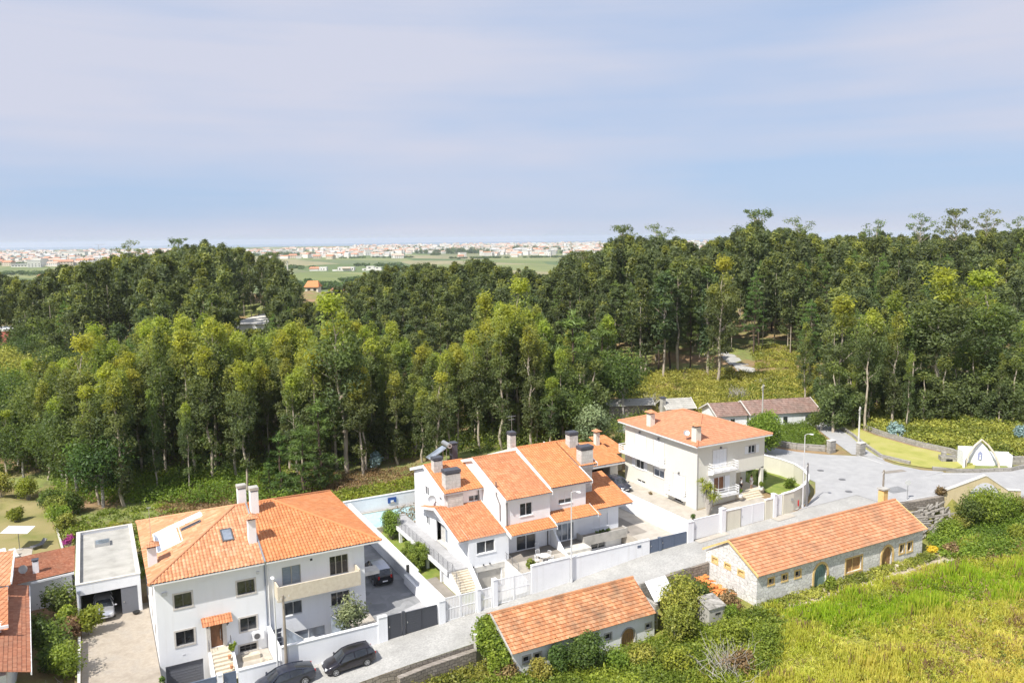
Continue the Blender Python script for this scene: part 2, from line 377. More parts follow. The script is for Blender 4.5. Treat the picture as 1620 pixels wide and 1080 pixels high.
M['anth'] = plain('anthracite_gate', (0.055,0.06,0.075), 0.45); M['bluegate'] = plain('slate_blue_gate', (0.10,0.13,0.19), 0.45)
M['gdoor'] = plain('grey_garage_door', (0.16,0.17,0.20), 0.5); M['wood'] = noisy('brown_door_wood', (0.16,0.075,0.04), (0.25,0.12,0.065), 4, 0.5, scale=(6,6,0.7))
M['oldwood'] = noisy('rusty_door', (0.18,0.10,0.05), (0.42,0.24,0.10), 3, 0.9, c3=(0.12,0.09,0.07), scale=(4,4,0.8))
M['greendoor'] = noisy('faded_green_door', (0.14,0.25,0.23), (0.24,0.34,0.30), 2, 0.8)
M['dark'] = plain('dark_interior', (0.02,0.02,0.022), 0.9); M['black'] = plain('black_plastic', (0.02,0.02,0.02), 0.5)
M['metal'] = plain('galvanised_metal', (0.50,0.51,0.52), 0.4, 0.7); M['metal_l'] = plain('pale_pole_metal', (0.62,0.63,0.65), 0.45, 0.2)
M['rail'] = plain('dark_rail', (0.16,0.16,0.17), 0.5); M['capd'] = plain('dark_chimney_cap', (0.07,0.075,0.095), 0.6)
M['polew'] = noisy('weathered_pole', (0.20,0.17,0.14), (0.34,0.30,0.26), 5, 0.9, scale=(1,1,0.2))
M['cobble'] = None
def cobble(name, a, b_, c_, sc=5.0):
    m, t, b = _new(name); v = _coord(t); vo = _n(t, 'ShaderNodeTexVoronoi'); vo.inputs['Scale'].default_value = sc; t.links.new(v, vo.inputs['Vector'])
    s = _n(t, 'ShaderNodeSeparateColor'); t.links.new(vo.outputs['Color'], s.inputs[0])
    col = _ramp(t, s.outputs[0], [(0, a), (0.5, b_), (1, c_)])
    big = _noise(t, v, 0.35, 5, 0.6); col = _mix(t, _ramp(t, big, [(0.4, (0,0,0)), (0.7, (0.5,)*3)]), col, tuple(x*0.72 for x in a))
    t.links.new(col, b.inputs['Base Color']); b.inputs['Roughness'].default_value = 0.9
    _bump(t, b, vo.outputs['Distance'], -0.25, 0.02); return m
M['cobble'] = cobble('granite_cobbles', (0.33,0.325,0.31), (0.39,0.385,0.37), (0.46,0.45,0.43), 9)
M['slabs'] = cobble('dark_paving', (0.20,0.205,0.215), (0.24,0.245,0.255), (0.29,0.295,0.305), 1.2)
M['asphalt'] = noisy('pale_asphalt', (0.30,0.30,0.31), (0.40,0.40,0.405), 0.16, 0.9, 0.1, det=12, bsc=40, c3=(0.35,0.35,0.355), sc2=0.9)
M['gravel'] = noisy('sandy_gravel_drive', (0.29,0.25,0.205), (0.40,0.35,0.29), 0.7, 0.95, 0.15, det=10, bsc=40, c3=(0.34,0.31,0.275), sc2=3.0)
M['paveg'] = noisy('brown_concrete', (0.22,0.20,0.175), (0.30,0.27,0.24), 0.8, 0.9, 0.05, det=8)
M['pavel'] = noisy('pale_paving', (0.37,0.335,0.29), (0.47,0.435,0.385), 1.2, 0.9, 0.05, det=8)
M['tilefloor'] = noisy('grey_terrace', (0.33,0.33,0.34), (0.42,0.42,0.43), 2, 0.8, det=6)
M['flatroof'] = noisy('gravel_roof', (0.30,0.29,0.265), (0.42,0.41,0.38), 0.9, 0.95, 0.2, det=10, bsc=30, c3=(0.48,0.46,0.43), sc2=0.6)
M['sandpath'] = noisy('sandy_track', (0.36,0.30,0.22), (0.52,0.45,0.34), 0.9, 0.95, 0.1, det=8)
M['lawn'] = noisy('mown_lawn', (0.13,0.19,0.035), (0.20,0.25,0.05), 1.2, 0.95, 0.4, det=8, bsc=25, c3=(0.27,0.28,0.08))
M['drylawn'] = noisy('dry_lawn', (0.15,0.17,0.04), (0.27,0.235,0.10), 0.22, 0.95, 0.4, det=8, bsc=20, c3=(0.32,0.26,0.13))
M['shrinelawn'] = noisy('yellow_lawn', (0.26,0.28,0.06), (0.36,0.35,0.10), 0.5, 0.95, 0.4, det=8, bsc=20, c3=(0.42,0.38,0.15))
M['bark'] = noisy('eucalyptus_bark', (0.22,0.18,0.14), (0.46,0.40,0.33), 1.5, 0.9, c3=(0.34,0.27,0.20), scale=(1,1,0.35))
M['barkp'] = noisy('pine_bark', (0.07,0.05,0.04), (0.15,0.11,0.085), 3, 0.95)
M['barkg'] = noisy('grey_branch', (0.30,0.28,0.26), (0.46,0.43,0.40), 4, 0.9)
M['euc'] = leafmat('eucalyptus_leaves', (0.15,0.20,0.09), (0.26,0.32,0.105), (0.50,0.54,0.08), 0.38, 0.6)
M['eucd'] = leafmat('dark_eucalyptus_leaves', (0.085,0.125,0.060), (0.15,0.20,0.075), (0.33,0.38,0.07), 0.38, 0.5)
M['pine'] = leafmat('pine_needles', (0.095,0.15,0.05), (0.155,0.235,0.065), (0.27,0.38,0.08), 0.35, 0.45)
M['leaf'] = leafmat('broad_leaves', (0.08,0.13,0.04), (0.145,0.215,0.05), (0.28,0.37,0.07), 0.4, 0.5)
M['leafl'] = leafmat('light_leaves', (0.15,0.215,0.035), (0.25,0.33,0.05), (0.42,0.49,0.07), 0.35, 0.5)
M['leafy'] = leafmat('yellowish_leaves', (0.13,0.165,0.03), (0.27,0.29,0.05), (0.46,0.44,0.09), 0.4, 0.35)
M['olive'] = leafmat('olive_leaves', (0.12,0.16,0.08), (0.20,0.25,0.12), (0.30,0.35,0.17), 0.35, 0.2)
M['bluel'] = leafmat('blue_green_leaves', (0.16,0.26,0.26), (0.26,0.38,0.38), (0.36,0.48,0.48), 0.3, 0.2)
M['dryl'] = leafmat('dry_brown_leaves', (0.14,0.09,0.04), (0.24,0.16,0.07), (0.34,0.25,0.12), 0.4, 0.2)
M['pink'] = leafmat('magenta_bracts', (0.30,0.04,0.20), (0.45,0.06,0.28), (0.55,0.12,0.36), 0.3, 0.3)
M['yflower'] = leafmat('yellow_flowers', (0.50,0.34,0.02), (0.66,0.46,0.03), (0.75,0.55,0.06), 0.3, 0.3)
M['grass'] = leafmat('field_grass', (0.13,0.20,0.022), (0.24,0.28,0.04), (0.44,0.38,0.10), 0.3, 0.35, dry=(0.17,0.10,0.06))
M['conif'] = leafmat('hedge_leaves', (0.08,0.15,0.025), (0.15,0.25,0.04), (0.28,0.40,0.06), 0.35, 0.3)
HAZE = 0.00007
# ------------------------------------------------------------------ lie of the land (metres; +y is away from the street, +x along it)
CY, SY = cos(YAW), sin(YAW)
def old(u, v): return u*CY - v*SY, u*SY + v*CY
def new(x, y): return x*CY + y*SY, -x*SY + y*CY
def sst(t): t = np.clip(t, 0, 1); return t*t*(3-2*t)
V0, V1 = 57.75, 62.6                                        # the street lies between these
SU = ([-60, 3, 12, 20.7, 25, 31, 39, 48, 54, 62, 70, 90, 110, 160], [-3.5, -1.5, -0.95, -0.25, -0.02, 0.33, 0.92, 1.78, 2.0, 2.35, 2.65, 3.0, 3.2, 3.6])
NU = ([-60, -4, 20.7, 25, 31, 39, 48, 54, 62, 70, 90, 110, 160], [-1.6, -0.35, -0.2, -0.02, 0.33, 0.92, 1.78, 2.0, 2.35, 2.65, 3.0, 3.6, 4.5])
FU = ([-60, 20, 30, 41, 46, 52, 77, 90, 110, 160], [-4, -1.5, -1.6, -1.9, -1.0, -0.05, 0.1, 1.2, 2.6, 3.6])
PITS = [(3.0,20.5,62.69,80.0,-3.4),(31.25,35.1,63.29,80,-1.2),(41.05,50.1,62.69,74,-1.0)]
def gz(u, v, rough=True):
    u = np.asarray(u, float); v = np.asarray(v, float)
    x, y = u*CY-v*SY, u*SY+v*CY
    base = np.where(v >= V1, np.interp(u, *NU), np.where(v >= V0, np.interp(u, *SU), np.interp(u, *FU)))
    # beyond x = 80 the street opens into the junction: the drop to the field sits further towards the camera
    ve = np.interp(u, [80, 88, 94.6, 104, 130], [57.75, 56.6, 52.0, 44.0, 20])
    right = np.where(v >= ve, np.interp(u, *SU), np.interp(u, *FU))
    base = np.where(u > 80, np.where(v >= V1, base, right), base)
    base = base + 13.5*sst((x-10)/190)*sst((y-135)/190) + 9.5*np.exp(-((x+100)/70)**2-((y-335)/42)**2)
    base = base + 1.2*sst((y-112)/30)*sst((70-x)/60)*0.5
    for (a,b,c,e,zz) in PITS: base = np.where((u>a)&(u<b)&(v>c)&(v<e), np.minimum(base, zz), base)
    t = sst((y-345)/650); base = base*(1-t) + (-22.0)*t
    base = base+np.clip((y-2300)/4200,0,1)*9.0; base = np.where(y > 6700, base-(np.minimum(y, 7200)-6700)*0.04, base)
    if rough:
        m = sst((v-112)/15)*sst((600-y)/100) + np.where(v < 50, 0.6, 0.0)*sst((50-v)/5)
        base = base + m*(0.45*np.sin(u*0.37+1.3)*np.sin(v*0.31+0.4) + 0.25*np.sin(u*0.9+v*0.7))
    return base
def gzs(u, v): return float(gz(u, v))
def _lines(seq):
    out_ = []
    for a, b, s in seq:
        n = max(1, int(round((b-a)/s))); out_ += [a+(b-a)*i/n for i in range(n)]
    return out_+[seq[-1][1]]
gu = _lines([(-14000,-2000,1500),(-2000,-400,160),(-400,-60,20),(-60,-12,4),(-12,130,1.0),(130,200,3.5),(200,500,15),(500,3000,120),(3000,14000,1100)])
gv = _lines([(-600,-40,140),(-40,20,10),(20,57.7,1.3),(57.7,57.76,0.06),(57.76,62.55,1.6),(62.55,62.61,0.06),(62.61,130,1.2),(130,230,2.5),(230,420,6),(420,1100,30),(1100,6400,110),(6400,7400,70),(7400,15000,1200)])
gu = sorted(set(gu+[x+d for x in (3.0,20.5,31.25,35.1,41.05,50.1) for d in (-.03,.03)])); gv = sorted(set(gv+[x+d for x in (62.69,63.29,74.0,80.0) for d in (-.03,.03)]))
GU, GV = np.meshgrid(np.array(gu), np.array(gv)); Z = gz(GU, GV)
VV = np.stack([GU.ravel(), GV.ravel(), Z.ravel()], 1); nu, nv = len(gu), len(gv)
ii, jj = np.meshgrid(np.arange(nu-1), np.arange(nv-1)); a = (jj*nu+ii).ravel()
QQ = np.stack([a, a+1, a+nu+1, a+nu], 1)
def groundmat():
    m, t, b = _new('forest_floor'); v = _coord(t)
    f = _noise(t, v, 0.07, 6, 0.6); g = _noise(t, v, 0.9, 6, 0.65)
    c = _ramp(t, f, [(0.35, (0.34,0.21,0.12)), (0.48, (0.27,0.20,0.09)), (0.58, (0.18,0.23,0.06)), (0.7, (0.30,0.32,0.08))])
    c = _mix(t, _ramp(t, g, [(0.4, (0,0,0)), (0.7, (0.5,)*3)]), c, (0.15,0.11,0.06))
    t.links.new(c, b.inputs['Base Color']); b.inputs['Roughness'].default_value = 1; _bump(t, b, g, 0.7, 0.3); return m
def plainmat():
    m, t, b = _new('farmland'); mp_ = _coord(t, (0.006, 0.0022, 0.0))
    vo = _n(t, 'ShaderNodeTexVoronoi'); vo.inputs['Scale'].default_value = 1.0; t.links.new(mp_, vo.inputs['Vector'])
    s = _n(t, 'ShaderNodeSeparateColor'); t.links.new(vo.outputs['Color'], s.inputs[0])
    c = _ramp(t, s.outputs[0], [(0.0, (0.06,0.11,0.03)), (0.3, (0.17,0.20,0.06)), (0.55, (0.22,0.23,0.09)), (0.8, (0.29,0.25,0.14)), (1.0, (0.08,0.13,0.04))])
    v = _coord(t); c = _mix(t, _ramp(t, _noise(t, v, 0.012, 5), [(0.45, (0,0,0)), (0.7, (0.5,)*3)]), c, (0.05,0.09,0.025))
    t.links.new(c, b.inputs['Base Color']); b.inputs['Roughness'].default_value = 1; return m
def fieldmat():
    m, t, b = _new('meadow_soil'); v = _coord(t); f = _noise(t, v, 0.25, 6, 0.6)
    c = _ramp(t, f, [(0.3, (0.13,0.15,0.03)), (0.5, (0.22,0.22,0.05)), (0.7, (0.30,0.26,0.09))])
    t.links.new(c, b.inputs['Base Color']); b.inputs['Roughness'].default_value = 1; _bump(t, b, _noise(t, v, 3, 4), 0.7, 0.2); return m
go = np_mesh('ground', VV, QQ, [groundmat(), fieldmat(), plainmat(), M['stonew'], M['sandpath']], kind='structure')
cu, cv = VV[QQ].mean(1)[:, 0], VV[QQ].mean(1)[:, 1]; yy = cu*SY+cv*CY; xx = cu*CY-cv*SY
ix = np.zeros(len(QQ), dtype=np.int32)
ix[(cv < 57.7)] = 1; ix[(yy > 420)] = 2; ix[(cv > 57.7) & (cv < 57.76) & (cu < 82)] = 3; ix[yy > 6640] = 4
go.data.polygons.foreach_set('material_index', ix); go.data.polygons.foreach_set('use_smooth', (yy > 250))
# sea
def seamat():
    m, t, b = _new('sea_water'); b.inputs['Base Color'].default_value = (0.10, 0.17, 0.25, 1); b.inputs['Roughness'].default_value = 0.25
    v = _coord(t, (0.02, 0.02, 1)); _bump(t, b, _noise(t, v, 1.0, 5), 0.5, 2.0); return m
mb = MB(); pts = [new(x, y) for x, y in ((-15000, 6750), (15000, 6750), (15000, 16000), (-15000, 16000))]
mb.poly([(p[0], p[1], -27.5) for p in pts]); tag(mb.build('sea', seamat()), kind='structure')

# draped sheets a few millimetres above the ground
def drape(name, pts2, mat, lift=0.012, step=1.0, kind='structure', z=None, **k):
    """polygon (x, y) subdivided on the ground's own grid lines so that it lies parallel to it"""
    import bmesh
    bm = bmesh.new(); f = bm.faces.new([bm.verts.new((p[0], p[1], 0)) for p in pts2])
    us = [x for x in gu if min(p[0] for p in pts2) < x < max(p[0] for p in pts2)] + [x for x in SU[0]+NU[0] if min(p[0] for p in pts2) < x < max(p[0] for p in pts2)]
    vs = [y for y in gv if min(p[1] for p in pts2) < y < max(p[1] for p in pts2)] if z is None else []
    if z is not None: us = []
    for x in set(us): bmesh.ops.bisect_plane(bm, geom=bm.verts[:]+bm.edges[:]+bm.faces[:], plane_co=(x,0,0), plane_no=(1,0,0))
    for y in set(vs): bmesh.ops.bisect_plane(bm, geom=bm.verts[:]+bm.edges[:]+bm.faces[:], plane_co=(0,y,0), plane_no=(0,1,0))
    for w in bm.verts: w.co.z = (gzs(w.co.x, w.co.y) if z is None else z(w.co.x, w.co.y) if callable(z) else z) + lift
    bmesh.ops.triangulate(bm, faces=bm.faces[:])
    for g_ in bm.faces:
        if g_.normal.z < 0: g_.normal_flip()
    me = bpy.data.meshes.new(name); bm.to_mesh(me); bm.free(); me.materials.append(mat)
    o = bpy.data.objects.new(name, me); SC.collection.objects.link(o); return tag(o, kind=kind, **k)
szl = lambda u, v: float(np.interp(u, *SU))
drape('street', [(-12,57.78),(80,57.78),(80,62.5),(-12,62.5)], M['cobble'], 0.02, z=None)
# lower strip of paler concrete along the near edge of the street
drape('road', [(80,57.78),(84,57.3),(88.3,57.0),(94.6,52.4),(104,44.4),(112,48),(107,58.0),(100.2,60.2),(97,62.2),(95,64.5),(94.3,68),(95,72),(90.6,76.5),
               (88.6,79.5),(86.6,85),(83,95),(80,104),(73.5,103.5),(75.5,96),(79,87),(80.5,80),(81.0,74),(79.8,68.5),(76.5,65.6),(72.5,63.2),(70,62.5),(80,62.5)], M['asphalt'], 0.045)
drape('road', [(73.5,103.5),(80,104),(79,113),(76,126),(70,126),(71,114)], M['asphalt'], 0.05)
drape('path', [(95,71.8),(94.6,69.6),(98.2,74.6),(102,81.5),(104.4,85.8),(107,91),(104,92.5),(101.4,87.4),(98.6,83),(95.6,77.6),(93.6,74.2)], M['asphalt'], 0.06)
drape('path', [(105.5,90.5),(108,90),(113,93.5),(120,99),(119,101),(111,96),(106,93)], M['sandpath'], 0.07)
drape('path', [(119,117),(122,116.5),(133,134),(142,151),(139,152),(129,136)], M['cobble'], 0.08)
drape('sand_clearing', [(112,73),(121,68),(128,70),(124,78),(115,79)], M['sandpath'], 0.07)
drape('pavement', [(70,62.55),(72.4,63.5),(76.3,66.2),(79.3,69.2),(80.3,74),(79.7,80),(78.6,86.5),(77.6,86.5),(78.6,79),(79.2,74),(78.2,70),(75.3,67.2),(71.8,64.7),(69,63.7)], M['cobble'], 0.09)
drape('pavement', [(54.8,61.6),(59,61.6),(59,62.5),(54.8,62.5)], M['pavel'], 0.06); drape('pavement', [(65.8,61.3),(68.6,61.3),(68.6,62.5),(65.8,62.5)], M['pavel'], 0.06)
# yards
drape('driveway', [(-2.6,62.6),(3.0,62.6),(3.0,81),(-2.6,81)], M['gravel'], 0.02)
drape('driveway', [(20.5,62.65),(26.2,62.65),(26.2,92),(20.5,92)], M['slabs'], 0.02)
drape('yard_paving', [(20.8,62.66),(26.1,62.66),(26.1,67.5),(22,66.2)], M['tilefloor'], 0.04)
drape('yard_paving', [(26.4,62.65),(29.0,62.65),(29.0,71.5),(26.4,71.5)], M['paveg'], 0.02)
drape('lawn', [(26.5,71.5),(30.9,71.5),(30.9,86),(26.5,86)], M['lawn'], 0.02)
drape('driveway', [(50,62.65),(54.2,62.65),(54.2,83),(50,83)], M['pavel'], 0.02)
drape('driveway', [(50.1,67.2),(52.3,67.2),(52.3,82.9),(50.1,82.9)], M['paveg'], 0.035)
drape('yard_paving', [(54.5,62.65),(70,62.65),(70,69),(54.5,69)], M['pavel'], 0.02)
drape('yard_paving', [(54.5,69),(60.9,69),(60.9,88),(54.5,88)], M['pavel'], 0.02)
drape('lawn', [(-40,98.5),(-4.6,98.5),(-6.6,118),(-8.6,128),(-40,128)], M['drylawn'], 0.03)
drape('patio', [(-16,98.6),(-7.6,98.6),(-7.6,103.6),(-16,103.6)], M['pavel'], 0.06)
drape('lawn', [(97.4,75.0),(95.6,71.6),(95.2,68),(96.3,64.6),(98.4,62.6),(101.2,61.3),(103.6,62.6),(104.2,66),(103.8,72),(104.6,79),(107.4,87.5),(105.6,88.5),(101.5,81)], M['shrinelawn'], 0.08)
drape('lawn', [(72.4,64.4),(76.0,67),(78.4,70.2),(78.9,74),(78.4,80),(71.6,80),(71.6,64.4)], M['lawn'], 0.02, z=lambda u, v: 2.85)
drape('track', [(54,48.6),(78,48.6),(79,50.9),(54,50.9)], M['sandpath'], 0.03)
drape('clearing', [new(*p) for p in ((-103,190),(-92,188),(-84,196),(-88,214),(-104,216))], M['drylawn'], 0.3)
# manholes and drain covers
for (u_, v_) in ((83.4,67.4),(91.9,57.9),(84.2,71.5),(80.2,63.8)):
    mb = MB(); zz_ = gzs(u_, v_)+0.06; mb.cyl((u_,v_,zz_), 0.42, 0.02, 18)
    o = mb.build('manhole_cover', M['rail'], None)
    tag(o, {83.4:'dark round manhole cover in the middle of the road junction',91.9:'dark round manhole cover in the road beside the ochre arch',84.2:'dark manhole cover at the far side of the junction',80.2:'small manhole cover at the end of the cobbled street'}[u_], 'manhole cover')

for pts_, m_ in (([(84,60.5),(86.5,60.2),(86.9,62.0),(84.4,62.3)],'slabs'),([(90,66),(93,65.2),(93.2,66.1),(90.2,66.9)],'paveg'),([(58,59.0),(61.5,59.0),(61.5,60.2),(58,60.2)],'asphalt'),([(27,58.6),(33,58.7),(33,59.5),(27,59.4)],'asphalt')):
    drape('road_patch', pts_, M[m_], 0.062)
mkm = noisy('faded_road_paint',(.40,.40,.40),(.62,.62,.61),6,.9)
for pts_ in ([(93.2,68.9),(93.45,68.9),(94.0,73.6),(93.75,73.6)],[(95.6,62.0),(99.0,59.9),(99.1,60.1),(95.75,62.2)],[(83.0,58.0),(87.0,57.6),(87.0,57.75),(83.0,58.15)]):
    drape('road_marking', pts_, mkm, 0.068)
# ------------------------------------------------------------------ house helpers
DIRS = {'S': (1,0), 'N': (-1,0), 'W': (0,-1), 'E': (0,1)}
def wpos(face, at, a, z, q=0.0):
    """point on a wall: face letter, the wall's fixed coordinate, the running coordinate a (u or v), height, depth inwards"""
    d = DIRS[face]; n = (d[1], -d[0])
    return (a, at+q, z) if face == 'S' else (a, at-q, z) if face == 'N' else (at+q, a, z) if face == 'W' else (at-q, a, z)
def wbox(mb, face, at, a0, a1, z0, z1, q0, q1):
    p = wpos(face, at, a0, z0, q0); r = wpos(face, at, a1, z1, q1)
    return mb.box(min(p[0],r[0]), max(p[0],r[0]), min(p[1],r[1]), max(p[1],r[1]), z0, z1)
def wallf(mb, face, at, a0, a1, z0, z1, ops=(), depth=0.16):
    """ops in running coordinates (a0,a1,z0,z1)"""
    L = a1-a0
    if face == 'S': return mb.wall((a0, at), (1,0), L, z0, z1, [(o[0]-a0, o[1]-a0, o[2], o[3]) for o in ops], depth)
    if face == 'E': return mb.wall((at, a0), (0,1), L, z0, z1, [(o[0]-a0, o[1]-a0, o[2], o[3]) for o in ops], depth)
    if face == 'W': return mb.wall((at, a1), (0,-1), L, z0, z1, [(a1-o[1], a1-o[0], o[2], o[3]) for o in ops], depth)
    if face == 'N': return mb.wall((a1, at), (-1,0), L, z0, z1, [(a1-o[1], a1-o[0], o[2], o[3]) for o in ops], depth)
def window(par, face, at, o, fm='frame_d', gm='glass', mull=1, surround=None, sill=True, depth=0.13, fw=0.06, name='window', trans=0, sw=0.14, shutterbox=0):
    a0, a1, z0, z1 = o; mb = MB()
    wbox(mb, face, at, a0, a1, z0, z0+fw, depth-0.05, depth+0.02); wbox(mb, face, at, a0, a1, z1-fw, z1, depth-0.05, depth+0.02)
    wbox(mb, face, at, a0, a0+fw, z0+fw, z1-fw, depth-0.05, depth+0.02); wbox(mb, face, at, a1-fw, a1, z0+fw, z1-fw, depth-0.05, depth+0.02)
    for k in range(mull):
        c = a0+(a1-a0)*(k+1)/(mull+1); wbox(mb, face, at, c-fw*.6, c+fw*.6, z0+fw, z1-fw, depth-0.055, depth+0.02)
    for k in range(trans):
        c = z0+(z1-z0)*(k+1)/(trans+1); wbox(mb, face, at, a0+fw, a1-fw, c-0.03, c+0.03, depth-0.045, depth+0.02)
    w = mb.build(name, M[fm], par)
    mb = MB(); zt = z1-fw-(z1-z0)*shutterbox; wbox(mb, face, at, a0+fw*.5, a1-fw*.5, z0+fw*.5, zt, depth+0.0, depth+0.03); mb.build('pane', M[gm], w)
    if shutterbox:
        mb = MB(); wbox(mb, face, at, a0+fw, a1-fw, zt, z1-fw, depth-0.03, depth+0.01); mb.build('roller_blind', M['shutter'], w)
    if surround:
        mb = MB(); s = sw; wbox(mb, face, at, a0-s, a1+s, z1, z1+s, -0.03, 0.05); wbox(mb, face, at, a0-s, a1+s, z0-s, z0, -0.045, 0.05)
        wbox(mb, face, at, a0-s, a0, z0, z1, -0.03, 0.05); wbox(mb, face, at, a1, a1+s, z0, z1, -0.03, 0.05)
        mb.build('surround', M[surround], w)
    elif sill:
        mb = MB(); wbox(mb, face, at, a0-0.06, a1+0.06, z0-0.07, z0-0.002, -0.07, depth-0.06); mb.build('sill', M['trim'], w)
    return w
def shutters(par, face, at, o, n=4, open_=0):
    """closed leaf shutters, or leaves folded flat beside the opening"""
    a0, a1, z0, z1 = o; mb = MB(); w = (a1-a0)/n
    if open_:
        for s0 in (a0-open_-0.03, a1+0.03):
            mb = MB(); wbox(mb, face, at, s0, s0+open_, z0, z1, -0.05, -0.005)
            for k in range(int((z1-z0)/0.12)): wbox(mb, face, at, s0+0.05, s0+open_-0.05, z0+0.06+k*0.12, z0+0.10+k*0.12, -0.065, -0.051)
            sh_ = mb.build('shutter', M['shutter'], par)
        return sh_
    else:
        for k in range(n):
            wbox(mb, face, at, a0+k*w+0.012, a0+(k+1)*w-0.012, z0, z1, 0.0, 0.05)
            for q in range(int((z1-z0)/0.1)): wbox(mb, face, at, a0+k*w+0.06, a0+(k+1)*w-0.06, z0+0.04+q*0.1, z0+0.07+q*0.1, -0.014, -0.001)
    return mb.build('shutter', M['shutter'], par)
def ridge(mb, pts, r=0.13, seg=0.4):
    for a, b in zip(pts[:-1], pts[1:]):
        A, B = Vector(a), Vector(b); n = max(1, int((B-A).length/seg)); 
        for k in range(n):
            p = A.lerp(B, k/n); q = A.lerp(B, (k+1.08)/n); mb.tube([p, q], [r*1.12, r*0.95], 8)
    return mb
def chimney(par, x0, x1, y0, y1, zb, zt, wm='white', cap='slab', capm='capd', ov=0.12, capz=0.26):
    mb = MB(); mb.box(x0, x1, y0, y1, zb, zt); c = mb.build('chimney', M[wm], par)
    if cap == 'slab':
        mb = MB(); mb.box(x0+.06, x1-.06, y0+.06, y1-.06, zt+.002, zt+.10); mb.build('vent', M['dark'], c)
        mb = MB(); mb.box(x0-ov*.4, x1+ov*.4, y0-ov*.4, y1+ov*.4, zt+.102, zt+.102+capz); mb.build('cap', M[capm], c)
    else:                                                    # small pyramid of tiles over open vents
        mb = MB(); mb.box(x0+.07, x1-.07, y0+.07, y1-.07, zt+.002, zt+.16); mb.build('vent', M['dark'], c)
        mb = MB(); cx, cy = (x0+x1)/2, (y0+y1)/2; o = .24; zc = zt+.162; ap = (cx, cy, zc+.34)
        q = [(x0-o,y0-o,zc),(x1+o,y0-o,zc),(x1+o,y1+o,zc),(x0-o,y1+o,zc)]
        mb.add(q, [(0,3,2,1)])
        for k in range(4): mb.roof([q[k], q[(k+1) % 4], ap], 0.2, 0.3, 0.03, 0.02)
        mb.build('cap', M[capm], c)
    return c
def fence_rail(mb, pts, h, n_h=3, r=0.02, post=1.5, rp=0.022):
    for a, b in zip(pts[:-1], pts[1:]):
        A, B = Vector(a), Vector(b); L = (B-A).length; n = max(1, int(round(L/post)))
        mb.tube([A+Vector((0,0,h)), B+Vector((0,0,h))], r*1.3, 6)
        for k in range(1, n_h+1): mb.tube([A+Vector((0,0,h*k/(n_h+1))), B+Vector((0,0,h*k/(n_h+1)))], r*.7, 5)
        for k in range(n+1):
            p = A.lerp(B, k/n); mb.tube([p, p+Vector((0,0,h))], rp, 6)
def boundary(name, label, pts, h, t, mat, cat='wall', cap='trim', capw=0.05, zfun=None, group=None, zb=-0.6, flat=None):
    """wall along a polyline (u,v); h above ground unless flat gives an absolute top height"""
    r = thing(name, label, cat, (pts[0][0], pts[0][1], gzs(*pts[0])), group=group); body = MB(); cp = MB()
    zf = zfun or gzs
    for i, ((x0,y0),(x1,y1)) in enumerate(zip(pts[:-1], pts[1:])):
        L = sqrt((x1-x0)**2+(y1-y0)**2); n = (-(y1-y0)/L*t/2, (x1-x0)/L*t/2); k = max(1, int(L/1.5)) if flat is None else 1
        for q in range(k):
            ax, ay = x0+(x1-x0)*q/k, y0+(y1-y0)*q/k; bx, by = x0+(x1-x0)*(q+1)/k, y0+(y1-y0)*(q+1)/k
            za, zb_ = zf(ax, ay), zf(bx, by); ta, tb = (za+h, zb_+h) if flat is None else (flat, flat)
            vs = [(ax-n[0],ay-n[1],za+zb),(bx-n[0],by-n[1],zb_+zb),(bx+n[0],by+n[1],zb_+zb),(ax+n[0],ay+n[1],za+zb),
                  (ax-n[0],ay-n[1],ta),(bx-n[0],by-n[1],tb),(bx+n[0],by+n[1],tb),(ax+n[0],ay+n[1],ta)]
            F6 = [(0,3,2,1),(4,5,6,7),(0,1,5,4),(2,3,7,6)] + ([(3,0,4,7)] if q == 0 else []) + ([(1,2,6,5)] if q == k-1 else [])
            body.add(vs, F6)
            m = (n[0]*(1+capw*2/t), n[1]*(1+capw*2/t)); c = 0.06
            cp.add([(ax-m[0],ay-m[1],ta+.002),(bx-m[0],by-m[1],tb+.002),(bx+m[0],by+m[1],tb+.002),(ax+m[0],ay+m[1],ta+.002),
                    (ax-m[0],ay-m[1],ta+c),(bx-m[0],by-m[1],tb+c),(bx+m[0],by+m[1],tb+c),(ax+m[0],ay+m[1],ta+c)], F6)
    body.build('masonry', M[mat], r)
    if cap: cp.build('coping', M[cap], r)
    return r
